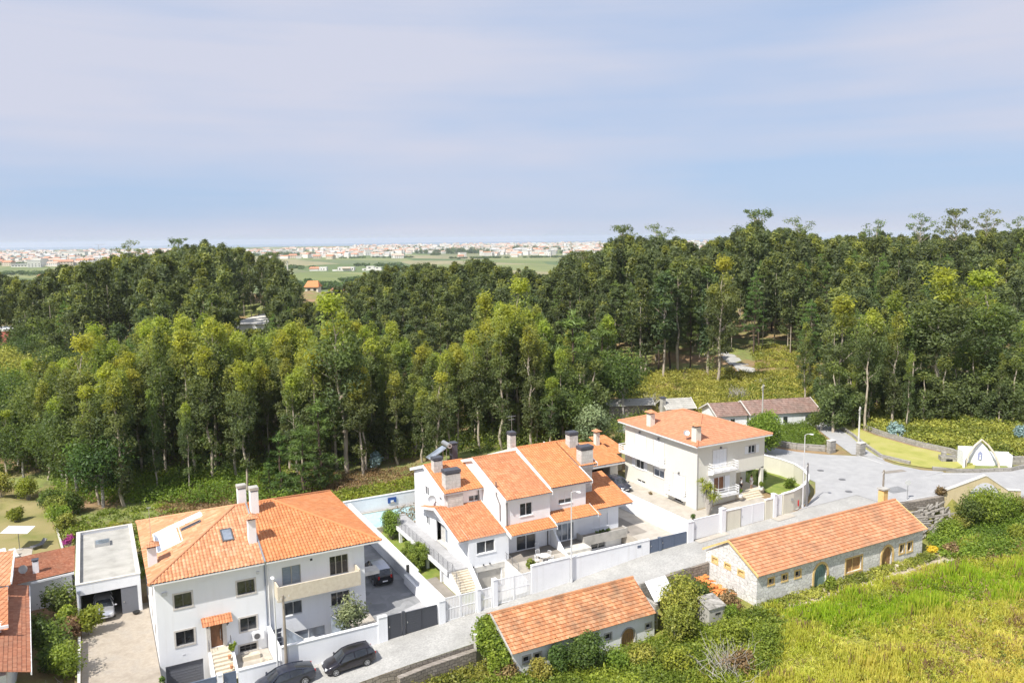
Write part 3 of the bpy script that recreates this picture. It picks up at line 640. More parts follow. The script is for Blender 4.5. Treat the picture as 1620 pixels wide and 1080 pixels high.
def panel_gate(name, label, u0, u1, v, z0, z1, mat, slat=False, cat='gate', group=None, leaves=1):
    r = thing(name, label, cat, ((u0+u1)/2, v, z0), group=group); w = (u1-u0)/leaves
    for k in range(leaves):
        a, b = u0+k*w+.015, u0+(k+1)*w-.015; mb = MB()
        if slat:
            for z in (z0+.06, (z0+z1)/2, z1-.1): mb.box(a, b, v-.03, v+.03, z, z+.08)
            mb.box(a, a+.07, v-.031, v+.031, z0, z1+.02); mb.box(b-.07, b, v-.031, v+.031, z0, z1+.02)
            mb.build('gate_frame', M[mat], r); mb = MB(); n = int((b-a-.14)/.125)
            for q in range(n): x = a+.09+q*(b-a-.18)/max(1, n-1); mb.box(x-.05, x+.05, v-.012, v+.012, z0+.05, z1)
            mb.build('gate_slats', M[mat], r)
        else:
            mb.box(a, b, v-.04, v+.04, z0, z1); mb.build('gate_panel', M[mat], r); mb = MB()
            mb.box(a, a+.06, v-.06, v+.06, z0, z1+.01); mb.box(b-.06, b, v-.06, v+.06, z0, z1+.01); mb.box(a+.061, b-.061, v-.055, v+.055, z1-.05, z1+.01)
            n = int((z1-z0)/.2)
            for q in range(1, n): mb.box(a+.061, b-.061, v-.046, v-.0405, z0+q*(z1-z0)/n-.008, z0+q*(z1-z0)/n+.008)
            mb.build('gate_frame', M[mat], r)
    mb = MB(); mb.box(u0+.12, u0+.20, v-.10, v-.06, (z0+z1)/2, (z0+z1)/2+.14); mb.build('handle', M['metal'], r)
    return r

# ================================================================== HOUSE A (a pair: left and right halves)
EZ, RZ = 7.0, 9.7; EV0, EV1, RV = 66.97, 83.43, 75.2
A1 = thing('white_house', 'big white house at the left with a sunken roof terrace and a tiled door porch', 'house', (3.0, 67.7, -0.3))
g_open = (3.45, 6.35, -2.7, -0.5)
aw = [(4.45,5.77,4.31,5.48),(9.38,10.80,4.32,5.50),(4.38,5.77,1.05,2.27),(9.45,10.79,1.05,2.20)]
door_o = (7.04,8.0,0.2,2.35); base_o = (9.3,10.7,-0.80,-0.22)
mb = MB()
wallf(mb, 'S', 67.7, 3.05, 11.7, -3.0, 6.80, aw+[door_o, base_o, g_open])
wow = [(78.2,79.3,4.3,5.5),(70.2,71.3,4.3,5.5),(78.2,79.3,1.1,2.3),(73.6,74.5,1.1,2.3),(69.9,70.9,1.1,2.3)]
wallf(mb, 'W', 3.05, 67.7, 82.7, -3.0, 6.80, wow); wallf(mb, 'N', 82.7, 3.05, 11.7, -1, 6.8)
mb.build('wall', M['white'], A1)
for o in aw: window(A1, 'S', 67.7, o, 'frame_d', 'glass', 1, 'granite')
for o in wow: window(A1, 'W', 3.05, o, 'frame_d', 'glass', 1, 'granite')
window(A1, 'S', 67.7, base_o, 'frame_d', 'dark', 2, 'granite', trans=1)
mb = MB(); mb.box(g_open[0]+.002, g_open[1]-.002, 67.84, 67.9, g_open[2], g_open[3])
gd = mb.build('garage_door', M['gdoor'], A1)
mb = MB()
for k in range(9): mb.box(g_open[0]+.01, g_open[1]-.01, 67.825, 67.839, g_open[2]+.24*k+.02, g_open[2]+.24*k+.05)
mb.build('door_ribs', M['gdoor'], gd)
mb = MB(); mb.box(7.06,7.98,67.80,67.86,.2,2.33); d = mb.build('front_door', M['wood'], A1)
mb = MB(); mb.tube([(7.84,67.76,.75),(7.84,67.76,1.7)], .025, 6); mb.box(7.80,7.88,67.755,67.80,1.15,1.42); mb.build('handle', M['metal'], d)
mb = MB(); wbox(mb,'S',67.7,6.72,7.04,.0,2.5,-.10,.12); wbox(mb,'S',67.7,8.0,8.32,.0,2.5,-.10,.12); wbox(mb,'S',67.7,6.72,8.32,2.501,2.62,-.12,.12); mb.build('door_surround', M['granite'], A1)
# tiled porch roof on two brackets
pr = MB(); pr.roof([(6.35,66.78,2.55),(8.75,66.78,2.55),(8.75,67.69,3.0),(6.35,67.69,3.0)], .22, .42, .05, .03); pr = pr.build('porch_roof', M['tileBw'], A1)
mb = MB()
for x in (6.72, 8.36): mb.slab([(x,67.695,1.9),(x,67.695,2.75),(x,66.9,2.48),(x,66.9,2.38),(x,67.5,2.3)], (.1,0,0))
mb.build('bracket', M['frame_d'], pr)
# steps down to the gate
st = MB()
for k in range(7): st.box(6.95+.0*k, 8.45, 66.9-.33*(k+1), 66.9-.33*k if k else 67.7, -1.3, .18-.18*k)
st.box(6.9,8.7,62.71,64.59,-1.3,-1.1)
st.build('entrance_steps', M['beige'], A1)
mb = MB(); mb.slab([(8.46,67.69,-1.5),(8.46,67.69,.42),(8.46,66.8,.42),(8.46,64.4,-.75),(8.46,64.4,-1.5)], (.22,0,0)); mb.slab([(6.72,66.9,-1.5),(6.72,66.9,.3),(6.72,64.4,-.95),(6.72,64.4,-1.5)], (.2,0,0)); mb.build('stair_wall', M['white'], A1)
mb = MB(); fence_rail(mb, [(6.82,67.4,.2),(6.82,66.8,.2)], .9, 2); fence_rail(mb, [(8.56,67.4,.3),(8.56,66.9,.3)], .8, 2); mb.build('railing', M['rail'], A1)
# roof
def in_terrace(x, y): return (3.75 < x < 5.75 and 72.7 < y < 77.75) or (5.7 < x < 7.85 and 76.5 < y < 77.75)
mb = MB(); mb.roof([(2.6,EV0,EZ),(11.55,EV0,EZ),(11.55,RV,RZ),(10.6,RV,RZ)]); mb.roof([(2.6,EV1,EZ),(2.6,EV0,EZ),(10.6,RV,RZ)], hole=in_terrace)
mb.roof([(11.55,EV1,EZ),(2.6,EV1,EZ),(10.6,RV,RZ),(11.55,RV,RZ)], sub=2); rf = mb.build('roof', M['tileA'], A1)
mb = MB(); ridge(mb, [(2.6,EV0,EZ+.05),(10.6,RV,RZ+.05),(11.5,RV,RZ+.05)]); ridge(mb, [(2.6,EV1,EZ+.05),(10.6,RV,RZ+.05)]); mb.build('ridge_tiles', M['tileA'], rf)
mb = MB(); mb.box(2.72,11.55,67.05,EV1-.1,EZ-.20,EZ-.08); mb.box(2.62,2.71,67.0,EV1,EZ-.16,EZ-.02); mb.box(2.72,11.6,66.98,67.04,EZ-.16,EZ-.02); mb.build('eaves', M['trim'], A1)
# sunken terrace: white walls and floor below the tiles
hz = lambda x: EZ+(x-2.6)*(RZ-EZ)/8.0
mb = MB(); P6 = [(3.75,72.7),(5.75,72.7),(5.75,76.5),(7.85,76.5),(7.85,77.75),(3.75,77.75)]
for (a, b), (c, e) in zip(P6, P6[1:]+P6[:1]):
    mb.add([(a,b,6.93),(c,e,6.93),(c,e,hz(c)+.10),(a,b,hz(a)+.10)], [(0,3,2,1)])
    L = sqrt((c-a)**2+(e-b)**2); n = ((e-b)/L*.09, -(c-a)/L*.09)
    mb.add([(a,b,hz(a)+.10),(c,e,hz(c)+.10),(c+n[0],e+n[1],hz(c)+.10),(a+n[0],b+n[1],hz(a)+.10)], [(0,1,2,3)])
    mb.add([(a+n[0],b+n[1],hz(a)+.10),(c+n[0],e+n[1],hz(c)+.10),(c+n[0],e+n[1],hz(c)-.05),(a+n[0],b+n[1],hz(a)-.05)], [(0,3,2,1)])
mb.poly([(3.75,72.7,6.93),(5.75,72.7,6.93),(5.75,76.5,6.93),(5.75,77.75,6.93),(3.75,77.75,6.93)]); mb.poly([(5.75,76.5,6.93),(7.85,76.5,6.93),(7.85,77.75,6.93),(5.75,77.75,6.93)])
mb.build('roof_terrace', M['white'], A1)
def skylight(par, x0, x1, y0, y1, zf, mat='glassc'):
    mb = MB(); q = lambda x, y, h: (x, y, zf(x, y)+h)
    for (a, b, c, e) in ((x0-.1,x0,y0-.1,y1+.1),(x1,x1+.1,y0-.1,y1+.1),(x0,x1,y0-.1,y0),(x0,x1,y1,y1+.1)):
        mb.slab([q(a,b2,.0) for a, b2 in ((a,c),(b,c),(b,e),(a,e))], (0,0,.14))
    s = mb.build('skylight', M['frame_d'], par); mb = MB(); mb.add([q(x0,y0,.1),q(x1,y0,.1),q(x1,y1,.1),q(x0,y1,.1)], [(0,1,2,3)]); mb.build('pane', M[mat], s); return s
fz = lambda x, y: EZ+(y-EV0)*(RZ-EZ)/(RV-EV0)+.05
skylight(A1, 8.9, 9.65, 70.5, 71.9, fz); skylight(A1, 6.0, 7.5, 75.1, 75.45, lambda x, y: hz(x)+.03, 'glass')
chimney(A1, 2.85, 3.55, 70.5, 71.1, 6.9, 8.75, 'white', 'tile', 'tileA'); chimney(A1, 10.85, 11.5, 69.6, 70.3, 7.4, 10.0, 'white', 'tile', 'tileA')
# the two flues on the party wall near the ridge
chimney(A1, 11.0, 11.75, 75.5, 76.2, 9.0, 11.1, 'white', 'slab', 'concrete')
# lamp, ac unit, rain pipe, vents
mb = MB(); wbox(mb,'S',67.7,3.55,3.95,5.62,5.9,-.22,-.0); wbox(mb,'S',67.7,11.0,11.2,5.9,6.1,-.2,0); wbox(mb,'S',67.7,4.8,5.02,.15,.25,-.02,0); mb.build('wall_lamp', M['metal_l'], A1)
mb = MB(); wbox(mb,'S',67.7,10.35,11.3,.15,.85,-.38,-.05); ac = mb.build('air_conditioner', M['trim'], A1)
mb = MB(); mb.tube([(10.72,67.31,.5),(10.72,67.285,.5)], .25, 18); mb.build('fan_grille', M['frame_d'], ac)
mb = MB(); mb.tube([(11.68,67.62,6.9),(11.68,67.62,-1.2)], .055, 8); mb.build('rain_pipe', M['pipe'], A1)
mb = MB(); mb.slab([(11.56,EV0,EZ+.02),(11.70,EV0,EZ+.02),(11.70,RV,RZ+.02),(11.56,RV,RZ+.02)], (0,0,.12)); mb.build('gutter', M['metal'], A1)

A2 = thing('white_house', 'white house with a long stone balcony, joined to the right of the roof terrace house', 'house', (20.5, 67.7, -0.2))
w_ = [(13.12,14.75,4.3,5.98),(17.3,19.0,4.3,6.08),(13.2,14.72,1.5,2.7),(17.3,19.0,1.4,2.66),(13.7,16.7,-1.05,-.10),(12.1,12.9,-1.2,.55)]
mb = MB(); wallf(mb,'S',67.702,11.72,20.5,-2.6,6.80,w_); wallf(mb,'E',20.5,67.702,82.7,-2.6,6.8,[(70,71.5,4.2,5.5)]); wallf(mb,'N',82.7,11.72,20.5,-1,6.8); mb.build('wall', M['white'], A2)
window(A2,'S',67.702,w_[0],'metal','shutter_b',1,sill=False); window(A2,'S',67.702,w_[1],'metal','glass',2,sill=False); window(A2,'S',67.702,w_[2],'metal','glass',1); window(A2,'S',67.702,w_[3],'metal','glass',2)
window(A2,'S',67.702,w_[4],'trim','glassc',1,sill=False); window(A2,'S',67.702,w_[5],'trim','gdoor',0,sill=False,trans=3,name='garage_window'); window(A2,'E',20.5,(70,71.5,4.2,5.5),'metal','glass',1)
mb = MB(); mb.box(12.55,19.55,66.45,67.70,3.50,3.66); mb.box(12.55,19.55,66.32,66.449,3.50,4.82); mb.box(12.42,12.549,66.32,67.70,3.50,4.9); mb.box(19.551,19.68,66.32,67.70,3.50,4.95); bl = mb.build('balcony', M['beige'], A2)
mb = MB(); mb.box(20.502,22.6,69.9,71.2,2.6,2.95); mb.build('canopy', M['concrete_l'], A2)
mb = MB(); mb.roof([(11.72,EV0,EZ),(21.9,EV0,EZ),(14.0,RV,RZ),(11.72,RV,RZ)]); mb.roof([(21.9,EV0,EZ),(21.7,EV1,EZ),(14.0,RV,RZ)]); mb.roof([(21.7,EV1,EZ),(11.72,EV1,EZ),(11.72,RV,RZ),(14.0,RV,RZ)], sub=2); rf = mb.build('roof', M['tileB'], A2)
mb = MB(); ridge(mb, [(11.8,RV,RZ+.05),(14.0,RV,RZ+.05),(21.9,EV0,EZ+.05)]); ridge(mb, [(21.7,EV1,EZ+.05),(14.0,RV,RZ+.05)]); mb.build('ridge_tiles', M['tileB'], rf)
mb = MB(); mb.box(11.75,21.7,67.05,EV1-.1,EZ-.20,EZ-.08); mb.box(11.75,21.8,66.98,67.04,EZ-.16,EZ-.02); mb.box(21.71,21.8,67.05,EV1,EZ-.16,EZ-.02); mb.build('eaves', M['trim'], A2)
chimney(A2, 11.8, 12.5, 73.5, 74.3, 8.6, 11.3, 'white', 'slab', 'concrete')
mb = MB(); wbox(mb,'S',67.702,15.6,15.8,6.1,6.28,-.03,0); mb.build('vent', M['dark'], A2)
mb = MB(); mb.tube([(11.92,67.62,6.9),(11.92,67.62,-1.2)], .05, 8); mb.build('rain_pipe', M['trim'], A2)
# glass balustrades over the sunken front yard
for gi, (pp, lab) in enumerate((([(12.9,66.9),(14.0,64.6)],'slanting glass balustrade beside the left stairwell of the white front yard'), ([(17.0,66.9),(18.2,64.6)],'slanting glass balustrade near the small olive tree'))):
    r = thing('glass_balustrade', lab, 'balustrade', (pp[0][0], pp[0][1], -.6)); mb = MB()
    mb.slab([(pp[0][0],pp[0][1],-1.0),(pp[1][0],pp[1][1],-1.0),(pp[1][0],pp[1][1],.7),(pp[0][0],pp[0][1],1.0)], (.03,.012,0)); mb.build('pane', M['glassc'], r)
    mb = MB(); mb.tube([(pp[0][0],pp[0][1],1.02),(pp[1][0],pp[1][1],.72)], .03, 6); mb.tube([(pp[1][0],pp[1][1],-1.2),(pp[1][0],pp[1][1],.72)], .03, 6); mb.build('handrail', M['metal'], r)
# front yard of the left pair (slabs, planter bed, terrace)
mb = MB(); mb.box(8.7,11.6,62.72,67.68,-1.3,-.92); o = mb.build('front_terrace', M['pavel'], None); tag(o, kind='structure')
mb = MB(); mb.box(17.9,20.7,62.72,67.68,-1.2,.15); o = mb.build('garden_terrace', M['pavel'], None); tag(o, kind='structure')
mb = MB(); mb.box(12.0,17.88,62.72,67.69,-2.7,-1.75); o = mb.build('sunken_yard', M['tilefloor'], None); tag(o, kind='structure')
mb = MB(); mb.box(3.1,6.7,62.71,67.69,-2.9,-2.62); o = mb.build('garage_ramp', M['paveg'], None); tag(o, kind='structure')
# stone trough by the basement window, hose
mb = MB(); mb.box(9.3,10.7,66.2,66.8,-.92,-.55); mb.box(9.4,10.6,66.3,66.7,-.549,-.52); tag(mb.build('stone_trough', M['beige'], None), 'long beige stone trough below the basement window of the left house', 'planter')
mb = MB(); pts_ = [(10.9+.35*cos(t*.5)*(1+.1*sin(t)), 65.2+.45*sin(t*.5), -.88+.01*t) for t in range(36)]; mb.tube(pts_, .02, 5); tag(mb.build('garden_hose', M['beige'], None), 'coiled pale garden hose on the front terrace of the left house', 'hose')
# street walls and gates of A
boundary('garden_wall', 'low white street wall in front of the left house terrace, left of the lamp post', [(8.35,62.55),(11.6,62.55)], 0, .22, 'white', flat=.42)
boundary('garden_wall', 'long white street wall behind the small dark hatchback', [(11.75,62.6),(20.7,62.6)], 0, .24, 'white', flat=1.42)
boundary('garden_wall', 'short sloping white wall between the two left house terraces', [(11.75,62.8),(11.75,67.6)], 0, .2, 'white', flat=1.0)
boundary('gate_pillar', 'white gate pillar with letter slot beside the dark grey gates', [(19.9,62.56),(20.72,62.56)], 0, .34, 'white', cat='pillar', flat=1.98)
panel_gate('pedestrian_gate', 'narrow anthracite pedestrian gate to the left of the wide anthracite sliding gate', 20.75, 22.05, 62.55, -.2, 1.92, 'anth')
mb = MB(); mb.box(22.1,22.35,62.44,62.66,-.3,2.0); tag(mb.build('gate_post', M['anth'], None), 'slim anthracite post between the two anthracite gates', 'post')
panel_gate('sliding_gate', 'wide anthracite sliding gate closing the driveway of the balcony house', 22.4, 25.4, 62.55, -.1, 1.86, 'anth', leaves=2)
panel_gate('sliding_gate', 'slate blue gate in front of the basement garage of the left house', 3.4, 6.75, 62.5, -1.3, .39, 'bluegate')
boundary('gate_pillar', 'white pillar with a house number between the slate blue gates', [(6.78,62.5),(7.18,62.5)], 0, .34, 'white', cat='pillar', flat=.5)
panel_gate('pedestrian_gate', 'slate blue pedestrian gate at the foot of the left house steps', 7.22, 8.22, 62.5, -1.2, .46, 'bluegate')
# house number as small relief digits
def text(name, s, loc, size, rot, mat, par=None, **k):
    c = bpy.data.curves.new(name, 'FONT'); c.body = s; c.size = size; c.extrude = 0.006; c.align_x = 'CENTER'; c.align_y = 'CENTER'
    c.materials.append(M[mat]); o = bpy.data.objects.new(name, c); SC.collection.objects.link(o); o.location = loc; o.rotation_euler = rot
    if par is not None: o.parent = par; o.location = Vector(loc)-Vector(par.location)
    if k: tag(o, **k)
    return o
# wall between A drive and B garden
boundary('boundary_wall', 'tall white wall running back between the anthracite gate and the pool garden', [(26.2,62.7),(26.2,69.4)], 1.9, .26, 'white2', flat=2.0)
boundary('boundary_wall', 'long white wall between the dark paved driveway and the lawn with the pool', [(26.2,69.42),(26.2,92.0)], 2.2, .26, 'white2', flat=2.25)
mb = MB(); mb.box(25.75,26.06,63.0,72,-.3,1.0); tag(mb.build('low_wall', M['white2'], None), 'low white kerb wall along the dark paved driveway', 'wall')
mb = MB(); mb.box(25.80,26.05,71.2,71.35,1.55,2.2); mb.box(25.9,26.06,71.25,71.3,1.4,1.549); tag(mb.build('wall_lantern', M['black'], None), 'small black lantern on the boundary wall beside the parked dark van', 'lamp')

# ------------------------------------------------------------------ flat roofed carport
G = thing('garage', 'flat roofed white carport with pale gravel roof at the left of the big white house', 'garage', (-2.7, 79.5, -.3))
mb = MB(); mb.box(-2.85,2.45,79.45,79.65,2.25,3.30); mb.box(-2.85,-2.6,79.651,94.5,-.5,3.30); mb.box(2.2,2.45,79.651,94.5,-.5,3.30); mb.box(-2.599,2.199,94.3,94.5,-.5,3.3); mb.box(-2.85,-2.62,79.45,79.65,-.5,2.249); mb.box(2.15,2.45,79.45,79.65,-.5,2.249); mb.build('wall', M['white'], G)
mb = MB(); mb.box(-2.6,2.2,79.651,94.29,2.85,3.0); mb.build('flat_roof', M['flatroof'], G)
mb = MB(); mb.box(-2.9,-2.52,79.4,94.55,3.302,3.36); mb.box(2.12,2.5,79.4,94.55,3.302,3.36); mb.box(-2.519,2.119,79.4,79.72,3.302,3.36); mb.box(-2.519,2.119,94.22,94.55,3.302,3.36); mb.build('parapet_cap', M['concrete_l'], G)
mb = MB(); mb.box(.75,2.14,79.5,79.56,-.3,2.24); d = mb.build('garage_door', M['gdoor'], G); mb = MB(); mb.box(.9,1.0,79.44,79.49,.8,.9); mb.build('handle', M['metal'], d)
mb = MB(); mb.box(-2.59,2.19,80,94.2,-.28,-.24); mb.build('floor', M['paveg'], G)
sk = MB(); sk.box(-1.2,.2,89.6,91.0,3.0,3.32); sk = sk.build('skylight', M['metal'], G); mb = MB(); mb.box(-1.1,.1,89.7,90.9,3.322,3.34); mb.build('pane', M['glassc'], sk)
mb = MB(); mb.box(-2.80,-2.5,79.22,79.42,2.55,2.8); mb.tube([(-2.65,79.36,2.6),(-2.65,79.36,-.3)], .05, 8); mb.build('rain_pipe', M['pipe'], G)
# low wall at the left of the gravel drive
boundary('garden_wall', 'low pale wall between the gravel drive and the bushes at the lower left', [(-2.75,62.0),(-2.75,75.0)], .75, .2, 'concrete_l', cap=None)
# ================================================================== HOUSE B (split-level house in the middle)
B = thing('white_house', 'rambling white split-level house in the middle with many orange roof planes and grey block chimneys', 'house', (31.0, 68.0, .4))
mb = MB(); TZ = 2.0
# left low block (front wall v=68) : main floor over the half-sunken garage
gdo = (32.0,34.6,-.5,1.35); bw = (31.95,33.95,3.2,4.45)
wallf(mb,'S',68.0,31.1,35.5,-1.2,4.95,[bw,gdo])
sideo = [(78.1,79.2,2.95,3.95),(73.2,76.4,TZ,4.35)]; upo = [(78.1,79.3,6.3,7.3),(74.4,75.4,6.75,7.2)]
wallf(mb,'W',31.1,68.0,82.4,-.5,5.0,sideo); 
mb.add([(31.1,82.4,5.0),(31.1,68,5.0),(31.1,73.5,6.35),(31.1,82.4,6.35)], [(0,1,2,3)])     # up to the R8 roof line
wallf(mb,'W',31.1,73.9,82.4,6.351,7.85,upo)
mb.add([(31.1,82.4,7.85),(31.1,73.9,7.85),(31.1,79.0,9.45),(31.1,82.4,8.25)], [(0,1,2,3)])
# recess of the side door
mb.box(31.262,31.7,73.15,73.2,TZ,4.4)
wallf(mb,'S',73.9,31.1,36.0,5.2,7.95,[(33.9,35.2,6.5,7.15)]); wallf(mb,'N',82.4,31.1,48,0,8.2)
# middle tall block
m1 = (37.15,38.6,5.95,7.3); sl1 = (37.1,39.4,2.0,4.0)
wallf(mb,'S',68.6,35.5,40.7,4.4,8.05,[m1]); wallf(mb,'W',35.5,68.6,82.4,4.4,8.05)
mb.add([(35.5,82.4,8.05),(35.5,68.6,8.05),(35.5,76,10.4),(35.5,82.4,8.3)], [(0,1,2,3)])
wallf(mb,'S',69.3,35.5,40.9,0,4.9,[sl1]); wallf(mb,'W',35.5,68.0,69.3,0,4.9)
# right tall block
m2 = (42.1,43.75,6.2,7.55); wallf(mb,'S',69.2,40.7,45.5,4.4,8.25,[m2]); wallf(mb,'E',45.5,69.2,72.4,4.4,8.3); wallf(mb,'S',72.4,45.5,48.0,4.4,9.2); wallf(mb,'E',48.0,72.4,82.4,1,9.3)
mb.add([(45.5,69.2,8.3),(45.5,72.4,8.3),(45.5,72.4,9.4)], [(0,1,2)]); mb.add([(48,72.4,9.3),(48,82.4,8.6),(48,76.2,10.7)], [(0,1,2)])
mb.add([(40.75,68.8,8.0),(40.75,76,10.4),(40.75,76.2,10.8),(40.75,68.8,8.2)], [(0,1,2,3)])
# right low block
s2 = (42.0,44.2,1.95,3.85); s3 = (46.6,48.6,2.65,4.15); s4 = (46.0,47.9,.5,1.6)
wallf(mb,'S',69.5,40.9,50.0,0,5.05,[s2,s3]); wallf(mb,'E',50.0,69.5,75,0,5.2); mb.add([(50,69.5,5.2),(50,75,5.2),(50,75,6.7)], [(0,1,2)]); wallf(mb,'N',75,48,50,0,6.7)
wallf(mb,'S',68.9,44.6,50.0,-.6,1.8,[s4]); wallf(mb,'E',50.0,68.9,69.5,-.6,1.8); mb.box(44.6,50,68.901,69.49,1.801,1.85)
mb.build('wall', M['white'], B)
window(B,'S',68.0,bw,'trim','glass',1); window(B,'W',31.1,sideo[0],'trim','glass',1); window(B,'W',31.1,upo[0],'trim','glass',1); window(B,'W',31.1,upo[1],'trim','glass',1)
window(B,'S',73.9,(33.9,35.2,6.5,7.15),'trim','glass',1); window(B,'S',68.6,m1,'trim','glass',1); window(B,'S',69.2,m2,'trim','glass',1,shutterbox=.62)
window(B,'S',69.3,sl1,'trim','glass',1,sill=False,name='patio_door'); window(B,'S',69.5,s2,'trim','glassc',2,sill=False,name='patio_door'); window(B,'S',69.5,s3,'trim','glass',1,shutterbox=.93,sill=True); window(B,'S',68.9,s4,'trim','glass',1)
mb = MB(); mb.box(gdo[0],gdo[1],68.13,68.19,gdo[2],gdo[3]); mb.build('garage_door', M['concrete'], B)
mb = MB(); mb.box(31.12,35.49,67.90,67.999,1.40,1.95); mb.box(31.12,31.9,67.93,67.999,-.5,1.399); mb.box(34.7,35.49,67.93,67.999,-.5,1.399); mb.build('concrete_band', M['concrete_l'], B)
for a in (31.5,32.6,33.3):
    mb = MB(); mb.ball((a,67.86,2.08),.09); mb.build('wall_lamp', M['black'], B)
# recess walls + side door
mb = MB(); mb.box(31.1,31.75,73.25,76.4,TZ-.1,TZ+.01); mb.box(31.7,31.8,73.25,76.4,TZ+.011,4.35); mb.build('recess_wall', M['block'], B)
mb = MB(); mb.box(31.62,31.69,74.0,75.1,TZ+.02,4.1); d = mb.build('side_door', M['trim'], B); mb = MB(); mb.box(31.59,31.618,74.15,74.95,2.3,3.9); mb.build('pane', M['glassc'], d)
# roofs
def gable(par, u0, u1, ve, ze, vr, zr, vb, zb_, mat, verge='trim', ub=None, nm='roof'):
    mb = MB(); mb.roof([(u0,ve,ze),(u1,ve,ze),(u1,vr,zr),(u0,vr,zr)]); 
    if vb: mb.roof([(u1,vb,zb_),(u0,vb,zb_),(u0,vr,zr),(u1,vr,zr)], sub=2)
    r = mb.build(nm, M[mat], par)
    if vb: mb = MB(); ridge(mb, [(u0,vr,zr+.04),(u1,vr,zr+.04)], .12); mb.build('ridge_tiles', M[mat], r)
    mb = MB(); t = -.05; d = -.26
    pts = [(ve,ze),(vr,zr)]+([(vb,zb_)] if vb else [])
    for (a, za), (b, zb2) in zip(pts[:-1], pts[1:]):
        for uu, o in ((u0-.10,.10),(u1,.10)):
            mb.slab([(uu,a,za+.07),(uu,b,zb2+.07),(uu,b,zb2+d),(uu,a,za+d)], (o,0,0))
    mb.slab([(u0,ve+.12,ze+t),(u1,ve+.12,ze+t),(u1,ve+.12,ze-.14),(u0,ve+.12,ze-.14)], (0,.06,0))
    a, b = pts[0], pts[1]; mb.slab([(u0,ve+.09,ze-.12),(u1,ve+.09,ze-.12),(u1,vr,zr-.12),(u0,vr,zr-.12)], (0,0,-.06))
    mb.build('verge', M[verge], r); return r
gable(B, 30.0,35.25,67.9,4.85,73.9,6.45,None,0,'tileBw')
gable(B, 30.9,35.45,73.4,7.95,79.0,9.62,83.0,8.3,'tileB')
gable(B, 35.35,40.68,68.1,8.05,76.0,10.5,83,8.3,'tileBw')
# right roof with its notch
mb = MB(); k_ = (10.85-8.28)/(76.2-68.7); z3 = lambda v: 8.28+(v-68.7)*k_
mb.roof([(40.9,68.7,z3(68.7)),(46.0,68.7,z3(68.7)),(46.0,76.2,z3(76.2)),(40.9,76.2,z3(76.2))]); mb.roof([(46.02,71.3,z3(71.3)),(48.4,71.3,z3(71.3)),(48.4,76.2,z3(76.2)),(46.02,76.2,z3(76.2))])
mb.roof([(48.4,83.2,8.4),(40.9,83.2,8.4),(40.9,76.2,z3(76.2)),(48.4,76.2,z3(76.2))], sub=2); r3 = mb.build('roof', M['tileB'], B)
mb = MB(); ridge(mb, [(40.9,76.2,z3(76.2)+.04),(48.4,76.2,z3(76.2)+.04)], .12); mb.build('ridge_tiles', M['tileB'], r3)
mb = MB()
for uu, v_a in ((40.72,68.7),(46.0,68.7),(48.4,71.3)):
    vb_ = 71.3 if uu == 46.0 else 76.2
    mb.slab([(uu,v_a,z3(v_a)+.09),(uu,vb_,z3(vb_)+.09),(uu,vb_,z3(vb_)-.24),(uu,v_a,z3(v_a)-.24)], (.17 if uu < 41 else .1,0,0))
mb.slab([(40.9,68.8,z3(68.7)-.14),(46.0,68.8,z3(68.7)-.14),(46.0,76.2,z3(76.2)-.14),(40.9,76.2,z3(76.2)-.14)], (0,0,-.06)); mb.slab([(46.11,71.4,z3(71.3)-.14),(48.4,71.4,z3(71.3)-.14),(48.4,76.2,z3(76.2)-.14),(46.11,76.2,z3(76.2)-.14)], (0,0,-.06))
mb.slab([(40.72,76.2,z3(76.2)+.09),(40.72,83.2,8.5),(40.72,83.2,8.2),(40.72,76.2,z3(76.2)-.24)], (.17,0,0)); mb.build('verge', M['trim'], r3)
gable(B, 35.3,40.55,66.95,4.75,68.59,5.27,None,0,'tileB',nm='porch_roof'); gable(B, 40.7,45.9,67.4,5.0,69.19,5.62,None,0,'tileB',nm='porch_roof')
# lower right roof
mb = MB(); mb.roof([(45.9,68.85,4.95),(51.6,68.85,4.95),(51.4,74.9,6.95),(45.9,74.9,6.95)]); mb.roof([(46.02,67.9,4.64),(46.7,67.9,4.64),(46.7,68.84,4.95),(46.02,68.84,4.95)]) ; r5 = mb.build('roof', M['tileB'], B)
mb = MB(); mb.slab([(51.4,68.9,4.85),(51.3,74.9,6.85),(51.3,74.9,6.65),(51.4,68.9,4.65)], (.1,0,0)); mb.slab([(45.9,69.0,4.83),(51.4,69.0,4.83),(51.3,74.9,6.83),(45.9,74.9,6.83)], (0,0,-.06)); mb.slab([(45.9,74.91,6.95),(51.4,74.91,6.95),(51.4,74.91,6.7),(45.9,74.91,6.7)], (0,.08,0)); mb.build('verge', M['trim'], r5)
# chimneys
chimney(B, 31.35,33.05,74.0,75.0,7.5,9.75,'block','slab','capd',capz=.34); mb = MB(); mb.box(31.35,33.1,73.55,73.89,5.6,7.85); mb.build('block_panel', M['block'], B); chimney(B, 31.4,32.4,77.2,78.0,8.8,10.4,'block','slab','capd',capz=.3)
chimney(B, 46.45,48.0,71.5,72.5,8.6,10.8,'block','slab','capd',capz=.34); mb = MB(); mb.box(46.2,48.02,71.75,72.39,5.0,8.95); mb.build('block_panel', M['block'], B); chimney(B, 46.9,48.0,74.6,75.5,9.9,11.75,'block','slab','capd',capz=.3)
chimney(B, 40.9,41.6,77.6,78.4,9.6,11.9,'block','slab','capd',capz=.3); chimney(B, 34.7,35.35,79.8,80.6,9.0,11.2,'capd','slab','capd',capz=.12)
